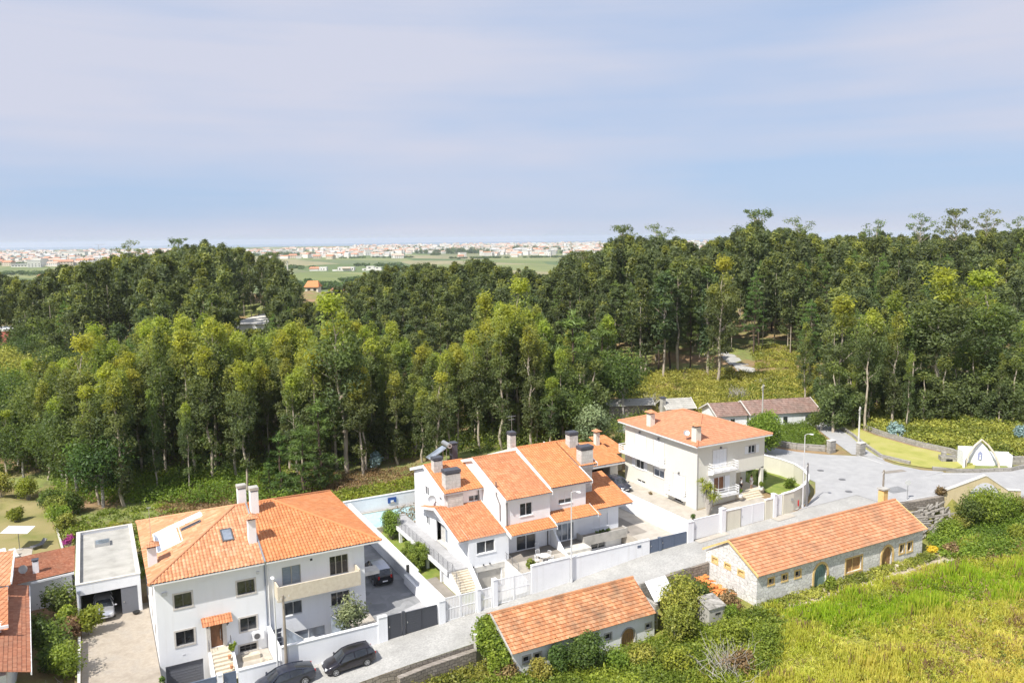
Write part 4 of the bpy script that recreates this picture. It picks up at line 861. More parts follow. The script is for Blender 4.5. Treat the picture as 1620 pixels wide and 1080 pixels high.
# tv aerial
def aerial(par, x, y, z0, h, arms=((0.0,1.0),(0.35,.7))):
    mb = MB(); mb.tube([(x,y,z0),(x,y,z0+h)], .022, 6)
    for dz, L in arms:
        z = z0+h-dz-.05; mb.tube([(x-L/2,y,z),(x+L/2,y,z)], .014, 5)
        for q in range(6): xx_ = x-L/2+L*q/5; mb.tube([(xx_,y-.22,z),(xx_,y+.22,z)], .008, 4)
    return mb.build('tv_aerial', M['metal'], par)
aerial(B, 41.3, 78.0, 12.2, 1.9); aerial(A1, 3.2, 70.8, 9.2, 3.0, ((.0,.3),))
# solar water heater
sh = MB(); sh.slab([(31.9,79.5,9.95),(33.9,79.5,11.0),(33.9,80.7,11.0),(31.9,80.7,9.95)], (-.04,0,.08)); sh = sh.build('solar_heater', M['glassc'], B)
mb = MB(); mb.tube([(34.15,79.2,11.3),(34.15,81.0,11.3)], .28, 14); tk_ = mb.build('tank', M['metal'], sh); mb = MB(); mb.tube([(34.15,79.17,11.3),(34.15,79.195,11.3)], .12, 10); mb.build('tank_cap', M['black'], tk_)
mb = MB()
for v_ in (79.6,80.6): mb.tube([(33.9,v_,9.3),(33.9,v_,11.0)], .03, 6); mb.tube([(31.9,v_,9.9),(33.9,v_,9.6)], .03, 6)
mb.build('frame', M['metal'], sh)
mb = MB(); mb.roof([(31.09,79.6,4.86),(30.5,79.6,4.86),(30.0,73.9,6.45),(31.09,73.9,6.45)]); mb.build('roof_wing', M['tileBw'], B)
mb = MB(); mb.slab([(30.4,79.6,4.93),(29.9,73.9,6.52),(29.9,73.9,6.25),(30.4,79.6,4.66)], (.1,0,0)); mb.build('verge', M['trim'], B)
# satellite dish on the left wall
def dish(par, c, d, r=.4):
    mb = MB(); D = Vector(d).normalized(); a = D.orthogonal().normalized(); b = D.cross(a); C0 = Vector(c); n = 14
    rings = [(0,0),(.4,.03),(.75,.1),(1,.18)]; base = len(mb.v)
    for rr, hh in rings:
        for k in range(n):
            t = 2*pi*k/n; mb.v.append(tuple(C0+(a*cos(t)+b*sin(t))*rr*r+D*hh*r))
    for i in range(3):
        for k in range(n): mb.f.append([base+i*n+k, base+i*n+(k+1) % n, base+(i+1)*n+(k+1) % n, base+(i+1)*n+k]); mb.m.append(0)
    mb.tube([C0, C0-Vector((0,0,.5))-D*.3], .025, 6); mb.tube([C0-Vector((0,0,r*.9))+D*.1, C0+D*.42-Vector((0,0,.05))], .012, 5)
    return mb.build('satellite_dish', M['metal'], par)
dish(B, (30.75,76.4,6.6), (-.5,-.8,.35), .42)
# rain pipes
for p in ([(35.38,70.4,8.6),(35.38,70.4,8.0),(35.38,69.6,7.2),(35.38,69.6,5.5)],[(35.62,68.5,8.0),(35.62,68.5,5.2)],[(35.0,73.8,7.9),(35.0,73.8,6.3)],[(40.75,68.0,5.0),(40.75,68.8,4.7),(40.75,69.2,4.4),(40.75,69.2,2.0)]):
    mb = MB(); mb.tube(p, .055, 8); mb.build('rain_pipe', M['frame_d'], B)
mb = MB(); mb.tube([(35.38,70.4,8.6),(35.38,70.4,9.4)], .07, 8); mb.build('flue', M['frame_d'], B)
# raised walkway, stairs and their wall
WK = MB(); WK.box(28.9,31.09,68.3,86.0,TZ-.28,TZ-.02); WK.build('walkway', M['tilefloor'], B)
mb = MB(); mb.box(28.82,28.899,68.3,86,TZ-.42,TZ+.02); mb.build('walkway_edge', M['trim'], B)
for v_ in (70.2,74,78,82,85.6):
    mb = MB(); mb.box(28.95,29.25,v_-.15,v_+.15,0,TZ-.281); mb.build('pillar', M['white'], B)
mb = MB()
for k in range(9): mb.box(29.35,31.05,66.2+.24*k,66.2+.24*(k+1) if k < 8 else 68.31,.2,.55+.16*k)
mb.build('entrance_steps', M['beige'], B)
mb = MB(); mb.slab([(29.1,65.9,0),(29.1,69.8,0),(29.1,69.8,1.7),(29.1,68.25,1.72),(29.1,65.9,.5)], (.2,0,0)); mb.slab([(31.1,65.6,0),(31.1,67.99,0),(31.1,67.99,2.4),(31.1,65.6,.75)], (.22,0,0)); mb.build('stair_wall', M['white'], B)
mb = MB(); fence_rail(mb, [(29.0,86,TZ),(29.0,68.4,TZ),(29.25,67.8,1.9),(29.25,66.1,.7)], 1.0, 5, .014, 1.2); mb.build('railing', M['rail'], B)
mb = MB(); mb.box(28.95,31.08,85.6,86.0,TZ,TZ+.05); mb.build('step', M['tilefloor'], B)
# garage ramp walls, patio with its wall and floor
mb = MB(); mb.slab([(35.0,63.4,-.6),(35.0,69.2,-.6),(35.0,69.2,2.05),(35.0,63.4,1.6)], (.2,0,0)); mb.build('ramp_wall', M['white'], B)
mb = MB(); mb.box(35.21,41.0,63.4,69.29,.3,2.0); mb.build('patio', M['pavel'], B)
mb = MB(); mb.box(35.3,41.0,66.9,69.28,2.002,2.02); mb.build('deck', M['paveg'], B)
mb = MB(); fence_rail(mb, [(35.1,69.0,2.0),(35.1,65.2,1.75)], .9, 2, .016); mb.build('railing', M['rail'], B)
# curved wing wall between the two front patios
mb = MB(); N_ = 9; prev = None
for k in range(N_+1):
    t = k/N_; v_ = 69.2-5.6*t; z = 4.6-3.0*(1-(1-t)**2.2)
    if prev: mb.slab([(41.0,prev[0],.2),(41.0,v_,.2),(41.0,v_,z),(41.0,prev[0],prev[1])], (.2,0,0))
    prev = (v_, z)
mb.build('wing_wall', M['white'], B)
mb = MB(); mb.box(41.21,50.0,62.7,68.89,.1,.42); mb.build('yard_floor', M['concrete_l'], B)
mb = MB(); mb.box(41.3,44.4,62.8,64.6,.421,.45); mb.build('lawn_strip', M['lawn'], B)
mb = MB(); mb.box(31.3,34.99,63.3,67.9,-.9,-.52); mb.build('garage_ramp', M['concrete_l'], B)
mb = MB(); mb.box(41.21,44.59,66.7,69.49,.421,1.9); mb.box(41.4,44.4,66.3,66.699,.421,1.6); mb.box(41.4,44.4,65.9,66.299,.421,1.25); mb.build('entrance_steps', M['concrete_l'], B)
mb = MB(); mb.box(41.21,44.59,68.2,69.48,1.902,1.93); mb.build('deck', M['paveg'], B)
mb = MB(); mb.box(44.6,50.05,68.15,68.899,1.55,1.75); mb.box(44.6,50.05,68.02,68.149,1.55,2.55); mb.box(44.47,44.599,68.02,69.4,1.55,2.55); mb.box(50.051,50.18,68.02,68.9,1.55,2.55); mb.build('planter', M['concrete'], B)
mb = MB(); mb.box(44.61,50.04,68.16,68.89,1.751,2.45); mb.build('soil', M['paveg'], B)
# dark back gap under chimneys done; garden walls towards the street
boundary('boundary_wall', 'white end wall with blue basketball board behind the swimming pool', [(25.6,92.4),(34.9,92.4)], 0, .25, 'white', flat=2.45)
mb = MB(); mb.box(26.5,34.6,86.3,86.6,-.2,.75); mb.box(26.5,26.8,86.601,92.2,-.2,.75); mb.box(34.4,34.7,86.601,92.2,-.2,.75); mb.box(26.801,34.399,91.9,92.2,-.2,.75); mb.box(26.801,34.39,86.601,91.899,-1.6,-1.4)
o = thing('swimming_pool', 'turquoise swimming pool against the white wall behind the middle house', 'pool', (30,89,.3)); mb.build('basin', M['pavel'], o)
def watermat():
    m, t, b = _new('pool_water'); v = _coord(t); f = _noise(t, v, 2.2, 3)
    t.links.new(_ramp(t, f, [(0.35, (0.36,0.58,0.64)), (0.65, (0.45,0.66,0.71))]), b.inputs['Base Color']); b.inputs['Roughness'].default_value = 0.08
    _bump(t, b, _noise(t, v, 3.0, 3), 0.25, 0.05); return m
mb = MB(); mb.box(26.802,34.398,86.602,91.898,.3,.64); mb.build('water', watermat(), o)
mb = MB(); fence_rail(mb, [(31.2,86.2,2.0),(35.0,86.2,2.0)], .9, 0, .02, .16, .008); tag(mb.build('pool_fence', M['trim'], None), 'white picket railing between the raised walkway and the pool', 'railing')
hp = thing('basketball_board', 'small blue basketball backboard with hoop on the white pool wall', 'basketball board', (31.7,92.1,2))
mb = MB(); mb.box(31.2,32.3,92.15,92.22,1.4,2.1); mb.build('backboard', plain('blue_board', (0.03,0.09,0.32), .4), hp)
mb = MB(); mb.box(31.55,31.95,92.13,92.149,1.5,1.75); mb.build('target_square', M['trim'], hp)
mb = MB(); ring = [(31.75+.23*cos(t*pi/8), 91.87+.23*sin(t*pi/8), 1.5) for t in range(17)]; mb.tube(ring, .012, 5, cap=False); mb.build('hoop', M['yellowp'], hp)
# street side of B: picket gates, pillars and the long wall
boundary('gate_pillar', 'broad white pillar right of the anthracite sliding gate', [(25.5,62.55),(26.1,62.55)], 0, .4, 'white', cat='pillar', flat=2.15)
panel_gate('picket_gate', 'leftmost white picket gate of the middle house', 26.15, 29.2, 62.55, .02, 2.3, 'trim', slat=True, leaves=2)
boundary('gate_pillar', 'white pillar between the left and the narrow white picket gates', [(29.25,62.55),(29.6,62.55)], 0, .36, 'white', cat='pillar', flat=2.4)
panel_gate('picket_gate', 'narrow white picket gate in front of the outside stairs', 29.65, 30.85, 62.55, .2, 2.3, 'trim', slat=True)
boundary('gate_pillar', 'tallest white pillar, between the narrow and the high picket gates', [(30.9,62.55),(31.35,62.55)], 0, .4, 'white', cat='pillar', flat=2.95)
panel_gate('picket_gate', 'tall double white picket gate in front of the garage ramp', 31.4, 34.95, 62.55, .4, 2.88, 'trim', slat=True, leaves=2)
boundary('street_wall', 'tall white street wall to the left of the middle lamp post', [(35.0,62.55),(39.2,62.55)], 0, .24, 'white2', flat=3.42, cap='trim')
boundary('street_wall', 'long white street wall from the middle lamp post to the blue gate', [(39.22,62.55),(48.85,62.55)], 0, .24, 'white2', flat=3.33, cap='trim')
mb = MB(); mb.box(47.3,47.75,62.40,62.429,2.75,3.0); r = mb.build('house_sign', M['bluegate'], None); tag(r, 'small dark blue plate on the long white street wall beside the blue gate', 'sign')
panel_gate('pedestrian_gate', 'narrow slate blue gate at the end of the long white wall', 48.9, 50.05, 62.55, 1.85, 3.2, 'bluegate')
mb = MB(); mb.box(50.07,50.38,62.4,62.7,1.6,3.3); tag(mb.build('gate_post', M['bluegate'], None), 'slate blue post between the narrow and the wide blue gates', 'post')
panel_gate('sliding_gate', 'wide slate blue sliding gate of the middle house drive', 50.4, 53.75, 62.55, 1.95, 3.25, 'bluegate', leaves=2)
boundary('boundary_wall', 'tall white wall separating the middle house drive from the cream house', [(54.3,62.9),(54.3,83.5)], 0, .26, 'white', flat=4.1)
boundary('gate_pillar', 'white corner pillar where the blue gate meets the cream house wall', [(53.8,62.6),(54.6,62.6)], 0, .5, 'white', cat='pillar', flat=4.25)
# patio furniture
def chair_w():
    r = local_thing('garden_chair', 'white garden chair to the left of the round patio table', 'chair', 'white chairs round the patio table'); mb = MB()
    mb.cyl((0,0,.42), .24, .03, 12); mb.build('seat', M['trim'], r)
    for x in (-.17,.17):
        for y in (-.17,.17): mb = MB(); mb.tube([(x,y,.42),(x*1.2,y*1.2,0)], .018, 5); mb.build('leg', M['trim'], r)
    mb = MB()
    for k in range(7):
        t = -pi*.35+pi*.7*k/6; mb.tube([(.23*sin(t),.23*cos(t),.45),(.26*sin(t),.28*cos(t),.88)], .012, 5)
    mb.tube([(.26*sin(t),.28*cos(t),.88) for t in [-pi*.35+pi*.7*k/6 for k in range(7)]], .02, 5); mb.build('backrest', M['trim'], r); return r
ch0 = chair_w(); place(ch0, (37.4,65.6,2.0), 1.2)
for x, y, rz, lb in ((38.1,66.6,0,'white garden chair behind the round patio table'),(38.9,65.9,-1.3,'white garden chair to the right of the round patio table'),(38.5,64.8,-2.6,'white garden chair in front of the round patio table'),(38.9,68.2,-.4,'white garden chair by the patio door, apart from the table')):
    dup(ch0, (x,y,2.0), rz, label=lb, group='white chairs round the patio table')
tb = thing('garden_table', 'round white garden table on the patio behind the street wall', 'table', (38.2,65.6,2.0)); mb = MB(); mb.cyl((38.2,65.6,2.7), .55, .04, 20); mb.build('tabletop', M['trim'], tb)
for k in range(4): mb = MB(); t = k*pi/2+.4; mb.tube([(38.2+.1*cos(t),65.6+.1*sin(t),2.7),(38.2+.35*cos(t),65.6+.35*sin(t),2.0)], .025, 6); mb.build('leg', M['trim'], tb)
pot = thing('flower_pot', 'stone planter on the pale drive between the middle and cream houses', 'pot', (53.0,75.0,2)); mb = MB(); mb.box(52.6,53.4,74.5,75.3,1.95,2.5); mb.build('pot', M['beige'], pot)
# ================================================================== HOUSE C (cream house)
Cc = thing('cream_house', 'cream two-storey house with an orange-pink hip roof, white balconies and an open corner porch', 'house', (60.9, 69.2, 2.3))
CE, CR = 10.1, 12.05
mb = MB(); s1=(63.25,65.4,6.95,9.1); s2=(63.5,65.15,3.95,5.75); s3=(68.86,70.0,7.95,8.9); gg=(64.0,66.2,1.2,2.45)
wallf(mb,'S',69.2,60.9,67.0,1.0,9.85,[s1,s2,gg]); wallf(mb,'S',69.2,67.0,71.5,6.0,9.85,[s3])
w1=(78.8,81.0,6.5,9.0); w2=(75.2,77.2,6.5,9.0); w3=(79.2,80.9,4.5,5.7); w4=(75.1,77.2,4.4,5.75); w5=(71.25,73.35,3.4,5.75); w6=(78.9,80.6,2.75,3.1); w7=(71.6,73.2,2.35,2.7)
wallf(mb,'W',60.9,69.2,83.2,1.0,9.85,[w1,w2,w3,w4,w5,w6,w7]); wallf(mb,'N',83.2,60.9,71.5,1,9.85); wallf(mb,'E',71.5,72.2,83.2,1,9.85); wallf(mb,'E',71.5,69.2,72.2,6.0,9.85)
wallf(mb,'S',72.2,67.3,71.5,3.2,6.0,[(68.2,69.0,4.2,5.5)]); wallf(mb,'E',67.0,69.2,72.2,3.2,6.0); mb.box(67.01,71.49,69.21,72.19,5.85,5.99)
mb.build('wall', M['cream'], Cc)
mb = MB(); mb.box(71.05,71.45,69.21,69.6,3.2,5.99); mb.build('porch_pillar', M['cream'], Cc)
mb = MB(); mb.box(67.01,71.6,69.1,72.19,2.2,3.2); 
for k in range(4): mb.box(68.0,70.6,69.1-.33*(k+1),69.1-.33*k,2.2,3.04-.18*k)
mb.build('porch_steps', M['beige'], Cc)
window(Cc,'S',72.2,(68.2,69.0,4.2,5.5),'trim','glassc',1)
mb = MB(); mb.box(69.7,70.6,72.13,72.19,3.2,5.3); d = mb.build('front_door', M['beige'], Cc)
window(Cc,'S',69.2,s3,'trim','glass',1,'granite',sw=.08); shutters(Cc,'S',69.2,s3,open_=.55)
shutters(Cc,'S',69.2,s1); window(Cc,'S',69.2,s2,'trim','wood',1,'granite',sw=.08,name='balcony_door'); shutters(Cc,'S',69.2,s2,open_=.75)
shutters(Cc,'W',60.9,w1); shutters(Cc,'W',60.9,w2); shutters(Cc,'W',60.9,w5); window(Cc,'W',60.9,w3,'trim','glass',1); shutters(Cc,'W',60.9,w3,open_=.7)
window(Cc,'W',60.9,w4,'trim','glassc',1,'granite',sw=.08,shutterbox=.3); window(Cc,'W',60.9,w6,'trim','dark',1,sill=False); window(Cc,'W',60.9,w7,'trim','dark',0,sill=False)
mb = MB(); mb.box(gg[0],gg[1],69.3,69.36,gg[2],gg[3]); mb.build('garage_door', M['yellowp'], Cc)
for o in (s1,):
    mb = MB(); wbox(mb,'S',69.2,o[0]-.1,o[0],o[2],o[3]+.1,-.04,.0); wbox(mb,'S',69.2,o[1],o[1]+.1,o[2],o[3]+.1,-.04,0); wbox(mb,'S',69.2,o[0],o[1],o[3],o[3]+.1,-.04,0); mb.build('surround', M['granite'], Cc)
for o in (w1,w2,w5):
    mb = MB(); wbox(mb,'W',60.9,o[0]-.1,o[0],o[2],o[3]+.1,-.04,.0); wbox(mb,'W',60.9,o[1],o[1]+.1,o[2],o[3]+.1,-.04,0); wbox(mb,'W',60.9,o[0],o[1],o[3],o[3]+.1,-.04,0); mb.build('surround', M['granite'], Cc)
def balcony(face, at, a0, a1, z, dp=.95, h=.95, brk=True):
    mb = MB(); wbox(mb,face,at,a0,a1,z-.16,z,-dp,0); b = mb.build('balcony', M['trim'], Cc); mb = MB()
    for zz_ in (z+.28,z+.58,z+.88):
        wbox(mb,face,at,a0,a1,zz_-.035,zz_+.035,-dp-.02,-dp+.03)
        for aa in (a0,a1-.06): wbox(mb,face,at,aa,aa+.06,zz_-.034,zz_+.034,-dp+.031,-.002)
    n = max(2,int((a1-a0)/1.1))
    for k in range(n+1): aa = a0+(a1-a0-.08)*k/n; wbox(mb,face,at,aa,aa+.08,z,z+h,-dp-.021,-dp+.06)
    mb.build('balustrade', M['trim'], b); mb = MB()
    for k in range(n+1):
        aa = a0+(a1-a0-.12)*k/n; p = [wpos(face,at,aa,z-.162,-dp),wpos(face,at,aa,z-.162,-.002),wpos(face,at,aa,z-.55,-.002),wpos(face,at,aa,z-.35,-dp*.8)]
        off = Vector(wpos(face,at,aa+.12,0,0))-Vector(wpos(face,at,aa,0,0)); mb.slab(p, off)
    mb.build('bracket', M['trim'], b)
balcony('S',69.2,62.6,66.4,6.75); balcony('S',69.2,63.3,66.6,3.75); balcony('W',60.9,74.9,83.1,6.35,1.1); balcony('W',60.9,71.0,74.0,3.3,.8)
k_ = (CR-CE)/5.9; U0,U1,W0,W1 = 60.2,72.1,68.5,83.9; um = 66.15
mb = MB(); mb.roof([(U0,W0,CE),(U1,W0,CE),(um,W0+5.95,CR)],sub=4,amp=.03); mb.roof([(U0,W1,CE),(U0,W0,CE),(um,W0+5.95,CR),(um,W1-5.95,CR)],amp=.03); mb.roof([(U1,W0,CE),(U1,W1,CE),(um,W1-5.95,CR),(um,W0+5.95,CR)],sub=2); mb.roof([(U1,W1,CE),(U0,W1,CE),(um,W1-5.95,CR)],sub=2)
rf = mb.build('roof', M['tileC'], Cc); mb = MB(); ridge(mb, [(U0,W0,CE+.04),(um,W0+5.95,CR+.04),(um,W1-5.95,CR+.04),(U0,W1,CE+.04)]); ridge(mb, [(U1,W0,CE+.04),(um,W0+5.95,CR+.04)]); mb.build('ridge_tiles', M['tileC'], rf)
mb = MB(); mb.box(U0+.1,U1-.1,W0+.1,W1-.1,CE-.22,CE-.08); mb.box(U0,U0+.09,W0,W1,CE-.18,CE-.02); mb.box(U0+.091,U1,W0,W0+.09,CE-.18,CE-.02); mb.build('eaves', M['trim'], Cc)
chimney(Cc, 60.95,61.65,78.0,78.8,10.2,12.0,'cream','tile','tileA'); chimney(Cc, 60.85,61.6,69.4,70.2,10.2,12.1,'cream','tile','tileA')
mb = MB(); mb.tube([(60.83,69.13,9.8),(60.83,69.13,2.3)],.05,8); mb.build('rain_pipe', M['metal_l'], Cc)
dish(Cc, (60.6,70.8,11.2), (-.5,-.6,.5), .35)
for a, fc, at_, z in ((64.4,'S',69.2,9.35),(80,'W',60.9,9.35),(76.2,'W',60.9,9.35),(72.3,'W',60.9,6.0)):
    mb = MB(); wbox(mb,fc,at_,a-.07,a+.07,z-.15,z+.08,-.22,-.0); mb.build('wall_lamp', M['rail'], Cc)
# C's garage at the back left
Gc = thing('garage', 'cream garage with orange roof behind the boundary wall between the middle and cream houses', 'garage', (57, 83, 2.2))
mb = MB(); wallf(mb,'S',83.0,54.6,59.6,1.5,4.9,[(54.9,58.4,1.9,4.4)],.3); wallf(mb,'W',54.6,83.0,90,1.5,4.9); wallf(mb,'E',59.6,83,90,1.5,4.9); wallf(mb,'N',90,54.6,59.6,1.5,4.9); wallf(mb,'S',86.6,59.6,62.8,1.5,4.9); wallf(mb,'E',62.8,86.6,92,1.5,4.9); mb.build('wall', M['cream'], Gc)
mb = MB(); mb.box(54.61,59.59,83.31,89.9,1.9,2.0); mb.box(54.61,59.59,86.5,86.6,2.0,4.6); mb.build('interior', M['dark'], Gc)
mb = MB(); mb.roof([(53.5,82.2,5.05),(60.2,82.2,5.05),(60.2,88.2,6.3),(53.5,88.2,6.3)]); mb.roof([(60.22,85.6,5.05),(63.4,85.6,5.05),(63.0,91.0,6.3),(60.22,91.0,6.3)]); mb.roof([(60.2,93,5.05),(53.5,93,5.05),(53.5,88.2,6.3),(60.2,88.2,6.3)],sub=2); r = mb.build('roof', M['tileB'], Gc)
mb = MB(); mb.slab([(53.5,82.25,4.98),(60.2,82.25,4.98),(60.2,82.25,4.78),(53.5,82.25,4.78)],(0,.06,0)); mb.build('verge', M['trim'], r); mb = MB(); mb.slab([(60.1,82.3,4.95),(60.1,88.2,6.2),(60.1,88.2,6.0),(60.1,82.3,4.75)],(.1,0,0)); mb.build('verge', M['trim'], r)
chimney(Gc, 59.0,59.6,87.2,87.8,5.9,7.9,'cream','tile','tileA')
# C's front wall with white panels, pillars, curved corner
S_ = lambda nm, lb, a, b, z, t=.24, m='creamwall', c='wall': boundary(nm, lb, [(a,62.6),(b,62.6)], 0, t, m, cat=c, flat=z)
panel_gate('solid_gate','leftmost white solid gate of the cream house',54.75,58.4,62.6,2.15,4.35,'shutter')
S_('gate_pillar','cream pillar to the right of the leftmost white solid gate',58.45,59.05,4.85,.5,'white','pillar'); S_('street_wall','cream wall panel between the first pillar and the wide white gate',59.1,61.3,4.5)
panel_gate('solid_gate','wide white solid gate in the middle of the cream house front',61.4,64.9,62.6,2.25,4.55,'shutter',leaves=2)
S_('street_wall','cream wall panel right of the wide white gate',65.0,66.1,4.75); S_('gate_pillar','cream gate pillar left of the small white garden gate',66.15,66.6,5.2,.5,'white','pillar')
panel_gate('solid_gate','small white pedestrian gate of the cream house',66.65,67.6,62.6,2.6,5.0,'shutter')
cw = [(67.7,62.6),(69.5,62.75),(71.6,63.4),(73.9,64.6),(75.8,66.2),(77.2,68.2),(78.1,70.4),(78.3,72.8),(77.9,75.6),(76.8,79)]
CW = boundary('curved_wall', 'pale cream wall curving round the garden corner at the junction', cw, 0, .26, 'creamwall', flat=5.0)
mb = MB(); mb.box(69.0,69.35,62.5,62.56,4.0,4.25); mb.build('letter_box', M['metal'], CW)
mb = MB(); mb.obox((70.6,62.88,3.35),(.14,.1,.7),.3); tag(mb.build('hydrant', plain('red_paint',(.45,.03,.03)), None), 'small red hydrant post against the curved cream wall', 'hydrant')

# ================================================================== STONE BARN D (right) and E (bottom centre)
def arch_pts(a0, a1, z0, zs, n=10):
    c, r = (a0+a1)/2, (a1-a0)/2; return [(c+r*cos(t), zs+r*1.15*sin(t)) for t in [pi*k/n for k in range(n+1)]]
D = thing('stone_barn', 'long grey stone barn with salmon tiled roof and ochre window frames beside the meadow', 'barn', (52.4, 51.2, 0))
DE, DR, dv = 3.0, 5.1, 51.25; du0, du1 = 52.5, 76.3
small = [(54.0,54.6,1.75,2.3),(55.75,56.35,1.75,2.3),(57.45,58.1,1.7,2.3)]
big = (64.5,66.8,.55,2.0); nar = [(72.65,73.3,1.0,1.9),(73.9,74.6,.95,1.9)]; ar = [(60.0,61.8,-.3,1.3),(69.85,71.5,-.3,1.2)]
mb = MB(); wallf(mb,'S',dv,du0,du1,-.6,DE,small+[big]+nar,.3) if False else None
mb = MB()
# the two arched doorways are cut with stepped voussoir cells so that the opening is really open
def arch_wall(mb, v, a0, a1, z0, z1, ops, arches, depth=.3):
    ops = list(ops)
    for (p, q, b, s) in arches:
        pts = arch_pts(p, q, b, s, 12)[::-1]
        ops.append((p, q, b, z1-.01))
    mb.wall((a0, v), (1,0), a1-a0, z0, z1, [(o[0]-a0,o[1]-a0,o[2],o[3]) for o in ops], depth)
    for (p, q, b, s) in arches:
        pts = arch_pts(p, q, b, s, 12)[::-1]
        for (x, z), (x2, z2) in zip(pts[:-1], pts[1:]):
            mb.add([(x,v,z),(x2,v,z2),(x2,v,z1-.01),(x,v,z1-.01)], [(0,1,2,3)]); mb.add([(x,v,z),(x2,v,z2),(x2,v+depth,z2),(x,v+depth,z)], [(3,2,1,0)])
arch_wall(mb, dv, du0, du1, -.8, DE, small+[big]+nar, ar)
go_ = [(52.95,53.6,2.25,2.65),(54.75,55.4,2.3,2.65),(56.5,57.15,2.2,2.65)]
wallf(mb,'W',du0,dv,58.1,-.8,DE,go_,.3); mb.add([(du0,58.1,DE),(du0,dv,DE),(du0,54.85,DR-.05)], [(0,1,2)]); wallf(mb,'E',du1,dv,58.1,-.8,DE); mb.add([(du1,dv,DE),(du1,58.1,DE),(du1,54.85,DR-.05)], [(0,1,2)]); wallf(mb,'N',58.1,du0,du1,-.8,DE)
mb.build('wall', M['stoneD'], D)
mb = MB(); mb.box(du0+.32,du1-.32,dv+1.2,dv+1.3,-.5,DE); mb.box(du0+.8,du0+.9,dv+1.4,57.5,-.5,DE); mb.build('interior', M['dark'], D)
for o in small+[big]+nar:
    w = window(D,'S',dv,o,'yellowp','dark' if o is not big else 'oldwood',1 if o is big else 0,'yellowp',sill=False,depth=.22,fw=.05,sw=.17)
for o in go_: window(D,'W',du0,o,'yellowp','yellowp',0,'yellowp',sill=False,depth=.12,fw=.04,sw=.15)
def arch_frame(par, v, a, t, mat, proud=.06):
    p, q, b, s = a; i = arch_pts(p, q, b, s, 12); o = arch_pts(p-t, q+t, b, s, 12); mb = MB()
    for k in range(12): mb.slab([(i[k][0],v-proud,i[k][1]),(o[k][0],v-proud,o[k][1]),(o[k+1][0],v-proud,o[k+1][1]),(i[k+1][0],v-proud,i[k+1][1])], (0,.12,0))
    mb.box(p-t,p,v-proud,v+.06,b,s-.001); mb.box(q,q+t,v-proud,v+.06,b,s-.001); return mb.build('arch_surround', M[mat], par)
for a in ar: arch_frame(D, dv, a, .22, 'yellowp')
def arch_door(par, v, a, mat, name='door'):
    mb = MB(); p = arch_pts(a[0], a[1], a[2], a[3], 12); mb.slab([(a[1],v,a[2])]+[(x,v,z) for x, z in p]+[(a[0],v,a[2])], (0,.06,0)); d = mb.build(name, M[mat], par)
    mb = MB(); n = 7
    for k in range(1,n): x = a[0]+(a[1]-a[0])*k/n; mb.box(x-.01,x+.01,v-.012,v-.001,a[2],a[3]+.3); 
    mb.build('planks', M['frame_d'], d); return d
arch_door(D, dv+.24, ar[0], 'greendoor'); arch_door(D, dv+.26, ar[1], 'oldwood')
mb = MB(); Q = lambda v: DE+(v-50.9)*(DR-DE)/3.95
mb.roof([(52.35,50.9,DE),(76.5,50.9,DE),(76.5,54.85,DR),(52.35,54.85,DR)],.24,.37,.016,.06); mb.roof([(76.5,58.4,DE+.1),(52.35,58.4,DE+.1),(52.35,54.85,DR),(76.5,54.85,DR)],.26,.45,.012,.07,sub=2); rf = mb.build('roof', M['tileD'], D)
mb = MB(); ridge(mb, [(52.3,54.85,DR+.03),(76.5,54.85,DR+.03)], .13, .42); mb.build('ridge_tiles', M['tileD'], rf)
mb = MB()
for u in (52.27,): 
    mb.slab([(u,50.9,DE+.10),(u,54.85,DR+.12),(u,54.85,DR-.1),(u,50.9,DE-.12)],(.08,0,0)); mb.slab([(u,54.85,DR+.12),(u,58.4,DE+.2),(u,58.4,DE-.02),(u,54.85,DR-.1)],(.08,0,0))
mb.build('verge', M['yellowp'], rf); mb = MB(); mb.slab([(76.5,50.9,DE+.09),(76.5,54.85,DR+.09),(76.5,54.85,DR-.1),(76.5,50.9,DE-.1)],(.08,0,0)); mb.build('verge', M['yellowp'], rf)
chimney(D, 75.2,75.9,55.3,56.0,4.2,6.1,'yellowp','slab','concrete',ov=.3,capz=.14)
mb = MB(); mb.cyl((71.0,50.3,.05),.22,.4,12); tag(mb.build('bucket', M['beige'], None), 'small pale bucket left near the right arched doorway of the long barn', 'bucket')

Eb = thing('old_barn', 'white walled old barn with orange tiles and arched rusty door, half hidden by bushes', 'barn', (28.4, 53.9, -1.6))
EE, ER = .75, 2.6; e0, e1, ev = 28.4, 42.8, 53.9
ew = [(29.35,29.95,-.5,0.0),(30.4,31.0,-.5,0.0),(37.45,38.05,-.65,-.12),(41.85,42.4,-.72,-.28)]; ea = (39.15,40.65,-2.2,-1.0)
mb = MB(); arch_wall(mb, ev, e0, e1, -2.6, EE+.2, ew, [ea]); wallf(mb,'W',e0,ev,58.2,-2.6,EE+.2); mb.add([(e0,58.2,EE+.2),(e0,ev,EE+.2),(e0,57.3,ER-.1),(e0,58.2,2.1)],[(0,1,2,3)]); wallf(mb,'E',e1,ev,58.2,-2.6,EE+.2); mb.add([(e1,ev,EE+.2),(e1,58.2,EE+.2),(e1,58.2,2.1),(e1,57.3,ER-.1)],[(0,1,2,3)]); wallf(mb,'N',58.2,e0,e1,-1,2.0); mb.build('wall', M['white2'], Eb)
for o in ew: window(Eb,'S',ev,o,'concrete','dark',0,'concrete',sill=False,depth=.2,fw=.04,sw=.14)
arch_frame(Eb, ev, ea, .1, 'concrete'); arch_door(Eb, ev+.2, ea, 'oldwood')
